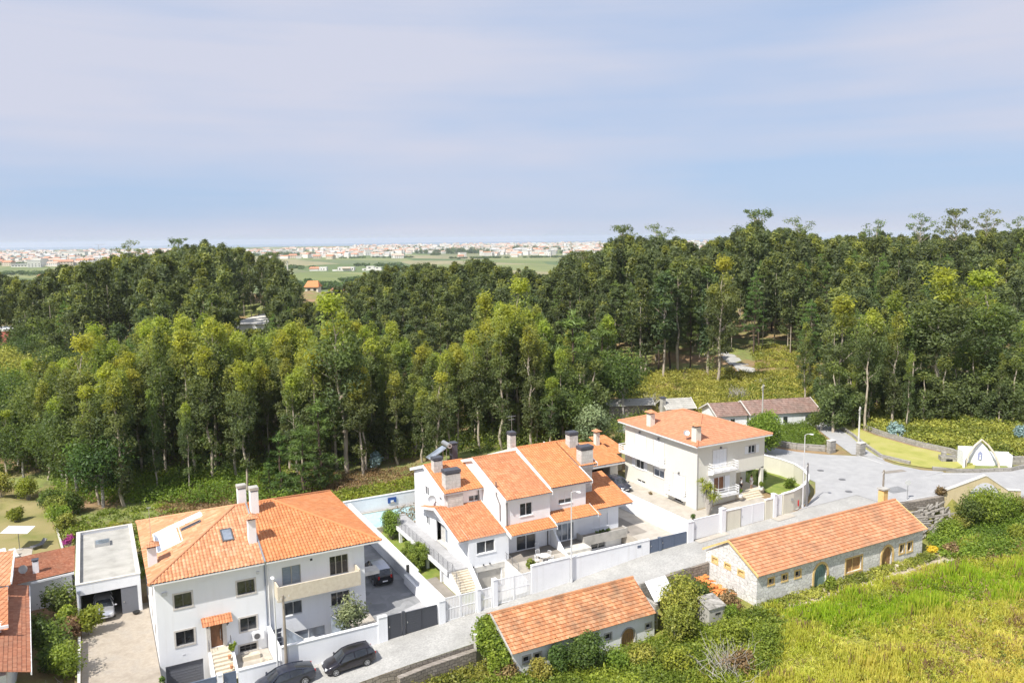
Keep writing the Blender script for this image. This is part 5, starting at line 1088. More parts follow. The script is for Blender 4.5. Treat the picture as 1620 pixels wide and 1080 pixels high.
mb = MB(); mb.roof([(28.15,53.45,EE),(42.6,53.45,EE),(42.9,57.3,ER),(28.15,57.3,ER)],.24,.37,.018,.065); mb.roof([(42.9,58.45,2.05),(28.15,58.45,2.05),(28.15,57.3,ER),(42.9,57.3,ER)],.26,.45,.014,.06,sub=2); rf = mb.build('roof', M['tileE'], Eb)
mb = MB(); ridge(mb, [(28.1,57.3,ER+.03),(42.9,57.3,ER+.03)], .12, .42); mb.build('ridge_tiles', M['tileE'], rf)
mb = MB(); mb.slab([(28.05,53.45,EE+.06),(28.05,57.3,ER+.08),(28.05,57.3,ER-.12),(28.05,53.45,EE-.12)],(.09,0,0)); mb.build('verge', M['concrete'], rf)
boundary('stone_wall', 'rubble stone wall below the street at the lower middle, left of the old barn', [(19.5,56.5),(22.5,57.0),(26.6,57.4)], .9, .5, 'stonew', cap=None, flat=-.25)
boundary('garden_wall', 'short grey wall stub behind the ivy at the left end of the old barn', [(26.7,57.5),(28.0,58.2)], 0, .3, 'concrete', flat=.95)
boundary('stone_wall', 'long weathered stone wall holding up the cobbled street between the two barns', [(42.9,57.6),(52.4,57.75)], 0, .4, 'stonew', cap=None, zfun=lambda u,v: szl(u,v), zb=-3.0)
# collapsed shed, little grey hut, stack of tiles
rs = thing('ruined_shed', 'collapsed roofless shed with pale broken slabs between the two barns', 'shed', (44.5,56,-.5)); mb = MB()
mb.slab([(43.4,54.6,1.1),(46.0,54.8,1.0),(46.4,56.9,2.1),(44.0,56.9,2.0)],(0,0,.08)); mb.build('roof_slab', M['white2'], rs)
mb = MB(); mb.box(43.3,43.6,54.4,57.2,-1.4,1.0); mb.box(43.61,46.4,57.0,57.2,-1.4,1.9); mb.box(46.2,46.45,54.9,56.99,-1.4,.9); mb.build('wall', M['stonel'], rs)
mb = MB(); rnd = random.Random(3)
for k in range(9): mb.obox((47+rnd.uniform(-1.2,1.2),55+rnd.uniform(-1,1),.3+rnd.uniform(-.2,.4)),(rnd.uniform(.4,1.1),rnd.uniform(.3,.6),.07),rnd.uniform(0,3),rnd.uniform(-.4,.4),rnd.uniform(-.4,.4))
mb.build('broken_slabs', M['white2'], rs)
hut = thing('concrete_hut', 'tiny grey concrete hut with a dark slot between the bushes and the long barn', 'hut', (47.6,51.4,-.6)); mb = MB()
mb.box(46.6,48.4,51.0,52.6,-1.2,1.15); mb.build('wall', M['concrete'], hut); mb = MB(); mb.slab([(46.5,50.9,1.152),(48.5,50.9,1.152),(48.5,52.7,1.6),(46.5,52.7,1.6)],(0,0,.09)); mb.build('roof', M['stonel'], hut); mb = MB(); mb.box(47.3,47.9,50.985,50.999,.5,.68); mb.build('slot', M['dark'], hut)
rt = thing('tile_stack', 'heaps of bright orange roof tiles leaning against the gable of the long barn', 'tiles', (51.3,55,.2)); mb = MB(); rnd = random.Random(5)
for k in range(120): t = rnd.random(); mb.obox((50.9+rnd.uniform(-.45,.6),57.2-4.3*t+rnd.uniform(-.2,.2),.25+rnd.uniform(0,.55)+(.3 if t<.4 else 0)),(.42,.24,.035),rnd.uniform(-.5,.5),rnd.uniform(-.3,.3),rnd.uniform(-.5,.5))
mb.build('tiles', plain('new_tile',(.70,.25,.07),.7), rt)

# ================================================================== arch, wall remains, shrine
AR = thing('ochre_arch', 'weathered ochre gateway arch standing beside the road at the right', 'arch', (88.4,56.9,3.0)); AR.rotation_euler.z = math.atan2(52.1-56.9, 94.7-88.4)
L_ = sqrt((52.1-56.9)**2+(94.7-88.4)**2); mb = MB(); c_ = 4.35; r_ = 2.1
prof = [(-.2,0),(-.2,.55),(c_,2.65),(L_*.86,.95),(L_+.3,.95),(L_+.3,-.6)]
top = lambda x: (0.55+(x+.2)*(2.1)/(c_+.2)) if x < c_ else (2.65-(x-c_)*1.7/(L_*.86-c_) if x < L_*.86 else .95)
N_ = 30; xs = [-.2+(L_+.5)*k/N_ for k in range(N_+1)]
for a, b in zip(xs[:-1], xs[1:]):
    lo = lambda x: (-1.6+sqrt(max(0, 1-((x-c_)/r_)**2))*r_*1.62) if abs(x-c_) < r_ else -1.6
    mb.slab([(a,-.25,lo(a)),(b,-.25,lo(b)),(b,-.25,top(b)),(a,-.25,top(a))], (0,.5,0))
ORG[AR.name] = Vector((0,0,0)); mb.build('masonry', M['archp'], AR)
mb = MB()
for a, b in zip(xs[:-1], xs[1:]): mb.slab([(a,-.32,top(a)+.003),(b,-.32,top(b)+.003),(b,-.32,top(b)+.09),(a,-.32,top(a)+.09)], (0,.64,0))
mb.build('coping', M['concrete_l'], AR)
boundary('stone_wall', 'crumbling dry stone wall between the long barn and the ochre arch', [(79.5,58.0),(82.5,57.5),(88.0,56.9)], 0, .5, 'stonew', cap=None, flat=3.05, zb=-3)
boundary('stone_wall', 'dark rubble wall at the right end of the ochre arch', [(94.9,51.8),(97.5,49.6),(101,46)], 0, .5, 'stonew', cap=None, flat=3.2, zb=-3)
rb = thing('stone_rubble', 'heap of long fallen stone slabs in front of the crumbling wall near the arch', 'rubble', (82,55,1)); mb = MB(); rnd = random.Random(8)
for k in range(95):
    u_ = rnd.uniform(79.5,87); v_ = rnd.uniform(53.6,56.6); z_ = gzs(u_,v_)+.2+(v_-53.6)*.45+rnd.uniform(-.1,.2); mb.obox((u_,v_,z_),(rnd.uniform(.7,1.9),rnd.uniform(.15,.35),rnd.uniform(.1,.22)),rnd.uniform(-.3,.7),rnd.uniform(-.25,.25),rnd.uniform(-.15,.15))
mb.build('slabs', noisy('weathered_slab',(.17,.155,.14),(.30,.28,.25),2,.95,c3=(.24,.22,.2)), rb)
# shrine
SH = thing('shrine', 'small white roadside shrine under a pointed ochre arch with a blue niche', 'shrine', (103.2,61.6,3.0), math.atan2(-1,1.25))
ORG[SH.name] = Vector((0,0,0)); mb = MB()
mb.box(-2.6,-.1,.9,1.15,-.4,2.6) ; mb.box(.1,3.6,.9,1.15,-.4,2.0); mb.box(-2.6,-2.35,-1.0,.899,-.4,2.4); mb.box(3.36,3.6,-.3,.899,-.4,1.9)
mb.slab([(-1.9,.6,-.3),(1.9,.6,-.3),(1.55,.6,1.2),(.9,.6,2.5),(0,.6,3.4),(-.9,.6,2.5),(-1.55,.6,1.2)], (0,.28,0)); mb.build('wall', M['white'], SH)
mb = MB(); ap = [(-2.15,-.4,-.4),(-1.95,-.25,.9),(-1.5,0,2.0),(-.8,.2,3.0),(0,.35,3.75),(.8,.2,3.0),(1.5,0,2.0),(1.95,-.25,.9),(2.15,-.4,-.4)]; mb.tube(ap, [.14]*9, 6); mb.build('arch', M['beige'], SH)
mb = MB(); mb.slab([(-.28,.58,.9),(.28,.58,.9),(.28,.58,1.8),(0,.58,2.15),(-.28,.58,1.8)],(0,.019,0)); mb.build('niche', plain('niche_blue',(.30,.33,.50),.8), SH)
mb = MB(); mb.tube([(0,.52,1.0),(0,.52,1.45)],[.10,.06],8); mb.ball((0,.52,1.55),.075); mb.build('statue', M['trim'], SH)
mb = MB(); mb.box(-2.6,3.8,-1.6,.59,-.6,-.25); mb.build('base', M['stonel'], SH)
mb = MB(); rnd = random.Random(2)
for k in range(26): x = rnd.uniform(-2.3,2.0); y = rnd.uniform(-1.3,.3); mb.tube([(x,y,-.25),(x,y,-.25+rnd.uniform(.15,.4))], rnd.uniform(.05,.12), 6)
mb.build('candle_pots', M['rail'], SH)
ov = thing('stone_oven', 'low pale stone oven with a dark opening left of the white shrine', 'oven', (101.6,65.0,3.0), math.atan2(-1,1.25)); ORG[ov.name] = Vector((0,0,0)); mb = MB(); mb.box(-1.2,.9,-.6,.7,-.3,1.0); mb.box(-.9,-.4,0,.6,1.002,1.5); mb.build('body', M['stonel'], ov); mb = MB(); mb.box(-.6,.2,-.62,-.601,.25,.75); mb.build('opening', M['dark'], ov); mb = MB(); mb.box(-1.3,1.0,-.8,.8,1.501,1.58); mb.build('roof', M['rail'], ov) if False else None
boundary('stone_wall', 'low curved granite kerb wall in front of the shrine lawn', [(96.2,63.8),(98.2,61.9),(100.6,60.3),(104.5,58.5),(107.5,58.4)], .45, .35, 'stonel', cap=None)
boundary('stone_wall', 'low stone wall on the right side of the side path', [(95.9,66.8),(95.6,71.0),(97.6,74.4),(101.6,80.6),(104,85)], .5, .3, 'stonel', cap=None)
boundary('stone_wall', 'dry stone wall between the bracken slope and the shrine lawn', [(103.9,63.2),(104.9,67),(104.6,72),(105.5,79),(108,86)], .7, .5, 'stonel', cap=None)
boundary('stone_wall', 'grey stone wall bending away to the right of the shrine', [(106.3,60.8),(108.5,59.6),(112,57),(118,53)], 1.1, .4, 'stonel', cap=None)
boundary('stone_wall', 'low granite wall along the verge of the road behind the cream house', [(92.0,77.4),(89.6,80.4),(87.5,86),(85.5,92)], .9, .4, 'stonel', cap=None)
for (x, y), lb in (((92.2,76.6),'left squat stone gate post at the start of the side path'),((94.4,73.4),'right squat stone gate post at the start of the side path')):
    r = thing('gate_post', lb, 'gate post', (x,y,gzs(x,y)), group='stone gate posts'); mb = MB(); z = gzs(x,y); mb.box(x-.55,x+.55,y-.35,y+.35,z-.3,z+1.75); mb.build('post', M['stonel'], r); mb = MB(); mb.box(x-.6,x+.6,y-.4,y+.4,z+1.752,z+1.85); mb.build('cap', M['concrete_l'], r)
# ================================================================== brown roofed farmhouses behind the cream house (F)
def lowhouse(name, label, cat, P, L, Wd, rz, he, hr, wm, rm, pitch=.3, row=.5, wins=0, zb=-1.0):
    r = thing(name, label, cat, P, rz); ORG[r.name] = Vector((0,0,0)); mb = MB(); mb.box(0,L,0,Wd,zb,he-.05)
    for x in (0,L): mb.add([(x,0,he-.05),(x,Wd,he-.05),(x,Wd/2,hr-.05)], [(0,1,2) if x else (2,1,0)])
    mb.build('wall', M[wm], r); mb = MB(); o = .35; dz = (hr-he)/(Wd/2)*o
    mb.roof([(-o,-o,he-dz),(L+o,-o,he-dz),(L+o,Wd/2,hr),(-o,Wd/2,hr)],pitch,row,.03,.04,sub=3); mb.roof([(L+o,Wd+o,he-dz),(-o,Wd+o,he-dz),(-o,Wd/2,hr),(L+o,Wd/2,hr)],pitch,row,.03,.04,sub=2); mb.build('roof', M[rm], r)
    mb = MB()
    for x in (-o-.1, L+o): 
        mb.slab([(x,-o,he-dz+.1),(x,Wd/2,hr+.1),(x,Wd/2,hr-.15),(x,-o,he-dz-.12)],(.1,0,0)); mb.slab([(x,Wd/2,hr+.1),(x,Wd+o,he-dz+.1),(x,Wd+o,he-dz-.12),(x,Wd/2,hr-.15)],(.1,0,0))
    mb.build('verge', M['concrete_l'], r)
    for k in range(wins):
        x = L*(k+.5)/wins; mb = MB(); mb.box(x-.45,x+.45,-.03,.02,he*.3,he*.75); w = mb.build('window', M['trim'], r); mb = MB(); mb.box(x-.37,x+.37,-.045,-.031,he*.3+.08,he*.75-.08); mb.build('pane', M['glass'], w)
    return r
angF = math.atan2(92.3-96.0, 103.5-91.9)
lowhouse('farmhouse','pale farmhouse with a long old brown tile roof behind the bushy round tree','farmhouse',(92.0,91.9,3.2),11.6,6.6,angF,2.6,4.1,'white2','tileF',wins=3)
lowhouse('farmhouse','smaller brown roofed house joined to the left end of the old farmhouse','farmhouse',(87.2,94.4,3.2),5.0,6.2,angF,2.4,3.8,'white2','tileF',wins=1)
lowhouse('outbuilding','grey roofed stone outbuilding showing left of the cream house roof','outbuilding',(77.5,110.5,2.8),7.5,4.0,angF-.1,2.6,3.3,'stonew','flatroof')
lowhouse('outbuilding','small grey slab roofed outbuilding just behind the cream house ridge','outbuilding',(84.5,103.5,3.0),4.6,4.5,angF,2.4,3.6,'stonel','flatroof')
o = thing('chimney_stack', 'dark chimney on the low grey buildings behind the cream house','chimney',(84.2,104.5,5)); mb = MB(); mb.box(83.9,84.6,104.2,104.9,4.5,7.0); mb.build('stack', M['concrete'], o); mb = MB(); mb.box(83.8,84.7,104.1,105.0,7.002,7.2); mb.build('cap', M['capd'], o)
# ================================================================== left neighbours
def slope_roof(name, label, polys, mat, walls, wm='white2', extra=None, pitch=.24, row=.4, amp=.02):
    p0 = polys[0][0]; r = thing(name, label, 'house', p0); mb = MB()
    for p in polys: mb.roof(p, pitch, row, amp, .035, sub=3)
    mb.build('roof', M[mat], r); mb = MB()
    for w in walls: mb.box(*w)
    mb.build('wall', M[wm], r); return r
zg = lambda u,v: 3.2+.3*((-5.6-(v-64.5)*.0578)-u)
r = slope_roof('neighbour_house','brown tiled house cut by the left edge of the photo',[[(-5.6,64.5,3.2),(-6.6,81.8,3.2),(-12,81.8,zg(-12,81.8)),(-12,64.5,zg(-12,64.5))]],'tileG',[(-13,-7.2,65.2,81,-2,3.1)],row=.3,pitch=.25,amp=.01)
mb = MB(); mb.slab([(-5.62,64.5,3.22),(-6.62,81.8,3.22),(-6.62,81.8,3.0),(-5.62,64.5,3.0)],(.09,0,0)); mb.build('gutter', M['trim'], r)
r = slope_roof('neighbour_house','taller orange pan tiled house block at the far left edge',[[(-14,70.6,5.0),(-7.3,70.6,4.6),(-7.9,78.6,4.6),(-14,78.6,5.9)]],'tileBw',[(-14,-7.9,71.2,78.2,-2,4.3)],amp=.06,pitch=.32)
mb = MB(); mb.box(-14,-7.3,70.45,70.58,4.4,4.62); mb.build('gutter', M['trim'], r)
r = slope_roof('neighbour_house','orange roofed upper block with a white gutter at the left edge of the photo',[[(-16,78.8,5.4),(-7.7,78.8,5.0),(-8.0,87.2,4.9),(-16,87.2,6.0)]],'tileA',[(-15,-8.1,79.2,86.6,-2,4.7)])
mb = MB(); mb.slab([(-7.7,78.7,5.05),(-8.0,87.2,4.95),(-8.0,87.2,4.75),(-7.7,78.7,4.85)],(.12,0,0)); mb.build('gutter', M['trim'], r)
r = slope_roof('annex','low annex with a plain brick red roof beside the flat roofed carport',[[(-8.6,83.6,2.8),(-3.0,84.6,2.8),(-3.0,91.2,3.1),(-8.6,90.2,3.1)]],'tileG',[(-8.2,-3.3,84.8,90.2,-1.5,2.6)],amp=.004,row=.3)
chimney(r, -6.5,-6.0,85.6,86.1,2.6,4.0,'white','slab','capd',capz=.1); dish(r, (-7.2,85.0,3.7),(-.3,-.9,.3),.4)
mb = MB(); mb.slab([(-6.6,83.85,2.74),(-3.05,84.5,2.74),(-3.05,84.5,2.55),(-6.6,83.85,2.55)],(0,-.1,0)); mb.build('gutter', M['trim'], r)
# ================================================================== garden furniture on the left lawn
um = thing('parasol', 'large white rectangular parasol on the dry lawn', 'parasol', (-9.1,103.6,-.5)); gzl = gzs(-9.1,103.6)
mb = MB(); mb.add([(-10.6,102.9,1.95),(-7.9,101.2,1.95),(-7.2,103.6,1.95),(-9.9,105.2,1.95),(-8.9,103.2,2.25)], [(0,1,4),(1,2,4),(2,3,4),(3,0,4),(3,2,1,0)]); mb.build('canopy', M['trim'], um)
mb = MB(); mb.tube([(-8.9,103.2,gzl),(-8.9,103.2,2.2)], .035, 8); mb.build('pole', M['rail'], um); mb = MB(); mb.cyl((-8.9,103.2,gzl+.02),.35,.1,12); mb.build('base', M['concrete'], um)
def lounger(name, label, x, y, rz, m):
    r = thing(name, label, 'sun lounger', (x,y,gzs(x,y)), rz); ORG[r.name] = Vector((0,0,0)); mb = MB(); mb.box(-.33,.33,-.7,.5,.32,.42); mb.build('seat', M[m], r); mb = MB(); mb.slab([(-.33,.5,.36),(.33,.5,.36),(.33,1.0,.85),(-.33,1.0,.85)],(0,-.06,.06)); mb.build('backrest', M[m], r)
    for a in (-.28,.28):
        for b in (-.6,.4): mb = MB(); mb.tube([(a,b,0),(a,b,.33)],.025,5); mb.build('leg', M['metal' if m == 'trim' else 'rail'], r)
    return r
lounger('sun_lounger','white sun lounger on the patio below the parasol',-10.2,101.2,.3,'trim'); lounger('sun_lounger','grey sun lounger next to the white one on the patio',-9.2,100.6,.3,'concrete_l'); lounger('deck_chair','dark folding deck chair on the lawn, right of the parasol',-7.1,102.6,-1.0,'rail')
boundary('garden_edging', 'pale edging wall along the right side of the dry lawn', [(-4.4,98.6),(-5.3,108),(-6.4,118),(-8,127)], .25, .2, 'concrete_l', cap=None)
# ================================================================== poles
def lamp_post(label, x, y, h, arm=(0,-1), al=1.1, zb=None):
    z = gzs(x,y) if zb is None else zb; r = thing('street_lamp', label, 'street lamp', (x,y,z)); mb = MB(); mb.tube([(x,y,z),(x,y,z+h*.5),(x,y,z+h)],[.09,.07,.045],10); mb.cyl((x,y,z),.14,.3,10); mb.build('pole', M['metal_l'], r)
    a = Vector((arm[0],arm[1],0)).normalized(); mb = MB(); mb.tube([(x,y,z+h),Vector((x,y,z+h+.15))+a*al*.5,Vector((x,y,z+h+.18))+a*al],.03,6); ar_ = mb.build('arm', M['metal_l'], r)
    p = Vector((x,y,z+h+.16))+a*(al+.2); mb = MB(); mb.ball(p,(.10+abs(a.x)*.2,.10+abs(a.y)*.2,.06),10,6); mb.build('lamp_head', M['trim'], r); return r
lamp_post('tall pale street lamp in front of the drain pipe between the two left houses', 11.35, 62.15, 8.6, (-.3,-1), .25)
lamp_post('tall white street lamp against the long white street wall in the middle', 39.3, 62.25, 9.0, (.6,-1), .6)
lamp_post('white street lamp at the curved cream wall by the junction', 71.3, 62.9, 8.6, (.6,-.8), .5)
def pole(label, x, y, h, cross=True, mat='polew', lean=0, name='utility_pole', zb=None):
    z = gzs(x,y) if zb is None else zb; r = thing(name, label, 'utility pole', (x,y,z)); mb = MB(); mb.tube([(x,y,z-.3),(x+lean,y,z+h)],[.15,.09],9); mb.build('pole', M[mat], r)
    mb = MB()
    if cross: mb.obox((x+lean,y,z+h-.4),(1.5,.1,.1),.5); mb.obox((x+lean,y,z+h-.8),(1.1,.1,.1),.5)
    for k in range(4): mb.cyl((x+lean+(-.6+.4*k)*.88,y+(-.6+.4*k)*.48,z+h-.35),.04,.16,6)
    mb.build('crossarm', M['concrete_l'], r); return r
pole('weathered wooden utility pole beside the left street lamp', 12.05, 62.2, 6.9, False)
pole('dark utility pole behind the chimney of the long stone barn', 78.7, 58.0, 4.6+0, False, zb=2.7)
pole('tall dark pole next to the white lamp at the curved cream wall', 72.0, 62.95, 5.2, False, 'rail')
pole('slim concrete pole with crossarms beside the side path', 95.4, 74.6, 6.6, True, 'concrete_l'); pole('concrete pole with crossarms in front of the brown farmhouse roof', 91.3, 89.0, 8.0, True, 'concrete')
sg = thing('round_sign', 'round traffic sign seen edge on beside the crumbling wall', 'road sign', (83.5,58.3,3)); mb = MB(); mb.tube([(83.5,58.3,2.8),(83.5,58.3,5.1)],.04,6); mb.build('post', M['metal'], sg); mb = MB(); mb.tube([(83.5,58.3,5.0),(83.46,58.24,5.0)],.33,16); mb.build('disc', M['metal_l'], sg)
# ================================================================== potted plants and pots near the houses
def pot(label, x, y, z, r=.2, h=.35, m='black', n='flower_pot'):
    o = thing(n, label, 'pot', (x,y,z)); mb = MB(); mb.tube([(x,y,z),(x,y,z+h)],[r*.75,r],10); mb.build('pot', M[m], o); return o
pot('black bowl pot on the gravel drive by the carport door', 1.9, 78.9, -.25, .35, .18); pot('terracotta pot standing on the left house steps', 8.2, 65.8, -.1, .14, .3, 'tileD'); pot('lower terracotta pot on the left house steps', 8.2, 64.9, -.55, .14, .3, 'tileD')
pot('white pot on the ledge of the cream house stairs', 66.9,68.3,3.1,.3,.35,'trim'); pot('white pot beside the cream house porch pillar', 70.9,68.9,3.2,.25,.35,'trim')
mb = MB(); mb.tube([(19.6,64.4,.15),(19.6,64.4,.55)],[.25,.25],10); tag(mb.build('drum', M['black'], None), 'left black drum on the pale terrace by the anthracite gate', 'drum'); mb = MB(); mb.tube([(20.2,64.2,.15),(20.2,64.2,.6)],[.27,.27],10); tag(mb.build('drum', M['black'], None), 'right black drum on the pale terrace by the anthracite gate', 'drum')
# ================================================================== vehicles
def paint(name, c, metal=.35, rough=.28):
    m, t, b = _new(name); b.inputs['Base Color'].default_value = c+(1,); b.inputs['Metallic'].default_value = metal; b.inputs['Roughness'].default_value = rough
    b.inputs['Coat Weight'].default_value = .8; b.inputs['Coat Roughness'].default_value = .08; return m
M['carglass'] = glassy('car_glass', (0.012,0.015,0.02), .05); M['tyre'] = plain('tyre_rubber', (.025,.025,.027), .9); M['rim'] = plain('alloy_rim', (.45,.46,.48), .35, .8); M['redlamp'] = plain('red_lamp', (.45,.02,.02), .2); M['headlamp'] = plain('clear_lamp', (.7,.72,.75), .12)
# stations: x, half width, z sill, z belt, half width top, z top
KINDS = {
 'hatch': (4.2, [(-2.1,.70,.35,.82,.66,.84),(-2.04,.80,.25,.95,.70,1.0),(-1.75,.85,.2,.98,.62,1.36),(-1.1,.88,.2,.97,.60,1.47),(-.2,.89,.2,.95,.61,1.49),(.35,.89,.2,.93,.62,1.42),(1.05,.88,.2,.90,.72,.97),(1.6,.85,.2,.80,.70,.86),(1.95,.78,.25,.66,.62,.72),(2.1,.62,.35,.5,.5,.55)], (-1.95,1.02), (-1.28,1.3), .31),
 'fastback': (4.7, [(-2.35,.72,.38,.85,.66,.88),(-2.28,.82,.28,.98,.74,1.02),(-1.7,.90,.2,.99,.66,1.22),(-.9,.92,.2,.96,.60,1.40),(-.1,.93,.2,.94,.60,1.44),(.45,.93,.2,.92,.62,1.36),(1.25,.92,.2,.88,.74,.94),(1.8,.89,.2,.78,.74,.84),(2.2,.80,.25,.62,.64,.68),(2.35,.62,.35,.48,.5,.52)], (-2.2,1.2), (-1.42,1.5), .35),
 'van': (4.75, [(-2.38,.78,.4,1.0,.74,1.05),(-2.33,.88,.3,1.12,.74,1.2),(-2.1,.93,.25,1.14,.70,1.70),(-1.2,.94,.22,1.12,.70,1.80),(0,.94,.22,1.1,.71,1.82),(.6,.94,.22,1.08,.71,1.76),(1.45,.93,.22,1.05,.80,1.12),(1.95,.90,.24,.95,.76,1.02),(2.28,.80,.3,.75,.68,.82),(2.38,.66,.4,.6,.55,.65)], (-2.3,1.4), (-1.45,1.5), .34)}
def make_car(kind, label, pm, group=None, plate=True):
    L, S, cab, wx, wr = KINDS[kind]; r = local_thing('parked_car', label, 'car', group); V = []; F = []; mi = []
    for (x,w,zs,zb,wt,zt) in S:
        half = [(w*.86,zs),(w,zs+.12),(w*1.0,(zs+zb)*.55),(w*.965,zb),(wt,zt-.02),(wt*.72,zt+.02),(0,zt+.045)]
        V += [(x,a,z) for a,z in half]+[(x,-a,z) for a,z in half[-2::-1]]
    n = 13
    for i in range(len(S)-1):
        for k in range(n-1): F.append((i*n+k,i*n+k+1,(i+1)*n+k+1,(i+1)*n+k)); mi.append((i,k))
    gl = []; bd = []
    x0, x1 = cab
    for f, (i, k) in zip(F, mi):
        xa, xb = S[i][0], S[i+1][0]; side = k in (3, 8); top = k in (4,5,6,7); tall = max(S[i][5]-S[i][3], S[i+1][5]-S[i+1][3]) > .2; both = min(S[i][5]-S[i][3], S[i+1][5]-S[i+1][3]) > .2
        steep = abs(S[i][5]-S[i+1][5]) > .14
        if side and tall and x0-.2 <= xa: gl.append(f)
        elif top and steep and tall: gl.append(f)
        else: bd.append(f)
    body = MB(); body.add(V, bd); body.add([V[k] for k in range(n)], [tuple(range(n))[::-1]]); m_ = (len(S)-1)*n; body.add([V[m_+k] for k in range(n)], [tuple(range(n))]); body.add([(S[0][0],-S[0][1]*.8,S[0][2]),(S[-1][0],-S[-1][1]*.8,S[-1][2]),(S[-1][0],S[-1][1]*.8,S[-1][2]),(S[0][0],S[0][1]*.8,S[0][2])], [(0,3,2,1)])
    # pillars and sills
    for xp in (S[2][0]*.35+.1, S[4][0]*.1-.55 if kind != 'hatch' else -.55):
        pass
    b = body.build('body', pm, r, smooth=False)
    me = b.data; me.polygons.foreach_set('use_smooth', [True]*len(me.polygons))
    try: me.shade_auto_smooth = True
    except Exception: pass
    g = MB(); g.add(V, gl); g.build('windows', M['carglass'], r, smooth=True)
    mb = MB(); roofz = lambda x: np.interp(x, [s[0] for s in S], [s[5] for s in S]); belt = lambda x: np.interp(x, [s[0] for s in S], [s[3] for s in S]); wt_ = lambda x: np.interp(x, [s[0] for s in S], [s[4] for s in S]); wb_ = lambda x: np.interp(x, [s[0] for s in S], [s[1] for s in S])*.965
    for sg_ in (-1,1):
        for xp, dx in ((-.35,.0),(S[2][0]+.35,.12)): mb.tube([(xp,sg_*(wb_(xp)+.004),belt(xp)),(xp-dx*.5,sg_*(wt_(xp)+.01),roofz(xp)-.02)],.04,6)
        mb.tube([(S[6][0],sg_*(S[6][1]*.95),S[6][3]+.02),(S[5][0],sg_*S[5][4],S[5][5]),(S[4][0],sg_*S[4][4]*1.01,S[4][5]),(S[3][0],sg_*S[3][4]*1.01,S[3][5]),(S[2][0],sg_*S[2][4],S[2][5])],.035,6)
    mb.build('pillars', pm, r)
    for sg_ in (-1,1):
        mb = MB(); mb.ball((S[6][0]-.12,sg_*(S[6][1]+.12),belt(S[6][0])+.08),(.09,.13,.08),8,6); mb.build('mirror', pm, r)
        for xw in wx:
            mb = MB(); mb.tube([(xw,sg_*(S[4][1]-.2),wr),(xw,sg_*(S[4][1]+.012),wr)],wr,20); w = mb.build('wheel', M['tyre'], r)
            mb = MB(); mb.tube([(xw,sg_*(S[4][1]+.013),wr),(xw,sg_*(S[4][1]+.022),wr)],wr*.30,10)
            for q in range(6): t = q*pi/3; mb.obox((xw+cos(t)*wr*.36,sg_*(S[4][1]+.018),wr+sin(t)*wr*.36),(wr*.62,.012,wr*.16),0,0,-t)
            rr = [(xw+wr*.66*cos(t*pi/9),sg_*(S[4][1]+.016),wr+wr*.66*sin(t*pi/9)) for t in range(19)]; mb.tube(rr,.018,5,cap=False); mb.build('rim', M['rim'], w)
            mb = MB(); rr = [(xw+(wr+.045)*cos(t*pi/12),sg_*(np.interp(xw+(wr+.045)*cos(t*pi/12),[s[0] for s in S],[s[1] for s in S])+.004),wr+(wr+.045)*sin(t*pi/12)) for t in range(-1,14)]; mb.tube(rr,.03,5); mb.build('wheel_arch', M['black'], r)
        mb = MB(); x = S[-1][0]-.13; mb.obox((x,sg_*.56,S[-2][3]-.02),(.22,.26,.13),sg_*-.35); mb.build('headlight', M['headlamp'], r)
        mb = MB(); x = S[0][0]+.03; mb.obox((x,sg_*.63,S[0][3]+.02),(.1,.2,.16 if kind != 'van' else .3),sg_*.3); mb.build('taillight', M['redlamp'], r)
    mb = MB(); mb.box(S[0][0]-.02,S[0][0]+.01,-.26,.26,.55,.67); mb.box(S[-1][0]-.01,S[-1][0]+.02,-.26,.26,.38,.49); mb.build('number_plate', M['trim'], r)
    mb = MB(); mb.box(S[-1][0]-.05,S[-1][0]+.012,-.42,.42,.5,.56); mb.box(S[0][0]-.012,S[0][0]+.05,-.6,.6,.36,.44); mb.build('grille', M['black'], r)
    return r
c1 = make_car('hatch','small black hatchback parked along the long white street wall', paint('black_paint',(.014,.012,.02)))
def on_slope(car, x, y, rz, zf=gzs):
    d = Vector((cos(rz),sin(rz),0)); za, zb = zf(x+d.x*1.3,y+d.y*1.3), zf(x-d.x*1.3,y-d.y*1.3); place(car,(x,y,(za+zb)/2+.03),rz); car.rotation_euler = (0,-atan((za-zb)/2.6),rz)
on_slope(c1, 16.75, 60.55, pi-.02)
c2 = make_car('fastback','dark blue-grey fastback car cut off by the bottom edge of the photo', paint('dark_blue_paint',(.03,.035,.06))); on_slope(c2, 11.6, 60.9, pi+.0)
c3 = make_car('hatch','silver hatchback standing in the flat roofed carport', paint('silver_paint',(.55,.56,.60),.6)); place(c3,(-.75,80.5,-.24),-pi/2)
c4 = make_car('van','dark people carrier with sky sheen painted on its roof, parked in the paved driveway', [paint('van_paint',(.02,.02,.025)), ][0]); place(c4,(24.0,74.9,-.12),pi/2)
# sky reflection painted as a pale skin over the dark roof of the van
mb = MB(); S = KINDS['van'][1]
pp = [(s[0], s[4]*.96, s[5]+.012) for s in S[2:6]]
for a, b in zip(pp[:-1], pp[1:]): mb.add([(a[0],-a[1],a[2]),(b[0],-b[1],b[2]),(b[0],0,b[2]+.045),(a[0],0,a[2]+.045),(b[0],b[1],b[2]),(a[0],a[1],a[2])],[(0,1,2,3),(3,2,4,5)])
mb.build('roof_sky_sheen', paint('painted_sky_sheen',(.42,.44,.50),.5), c4)
c5 = make_car('hatch','dark car half hidden behind the wall in the cream house drive', paint('grey_blue_paint',(.05,.055,.08))); place(c5,(57.9,80.6,2.2),-pi/2-.03)
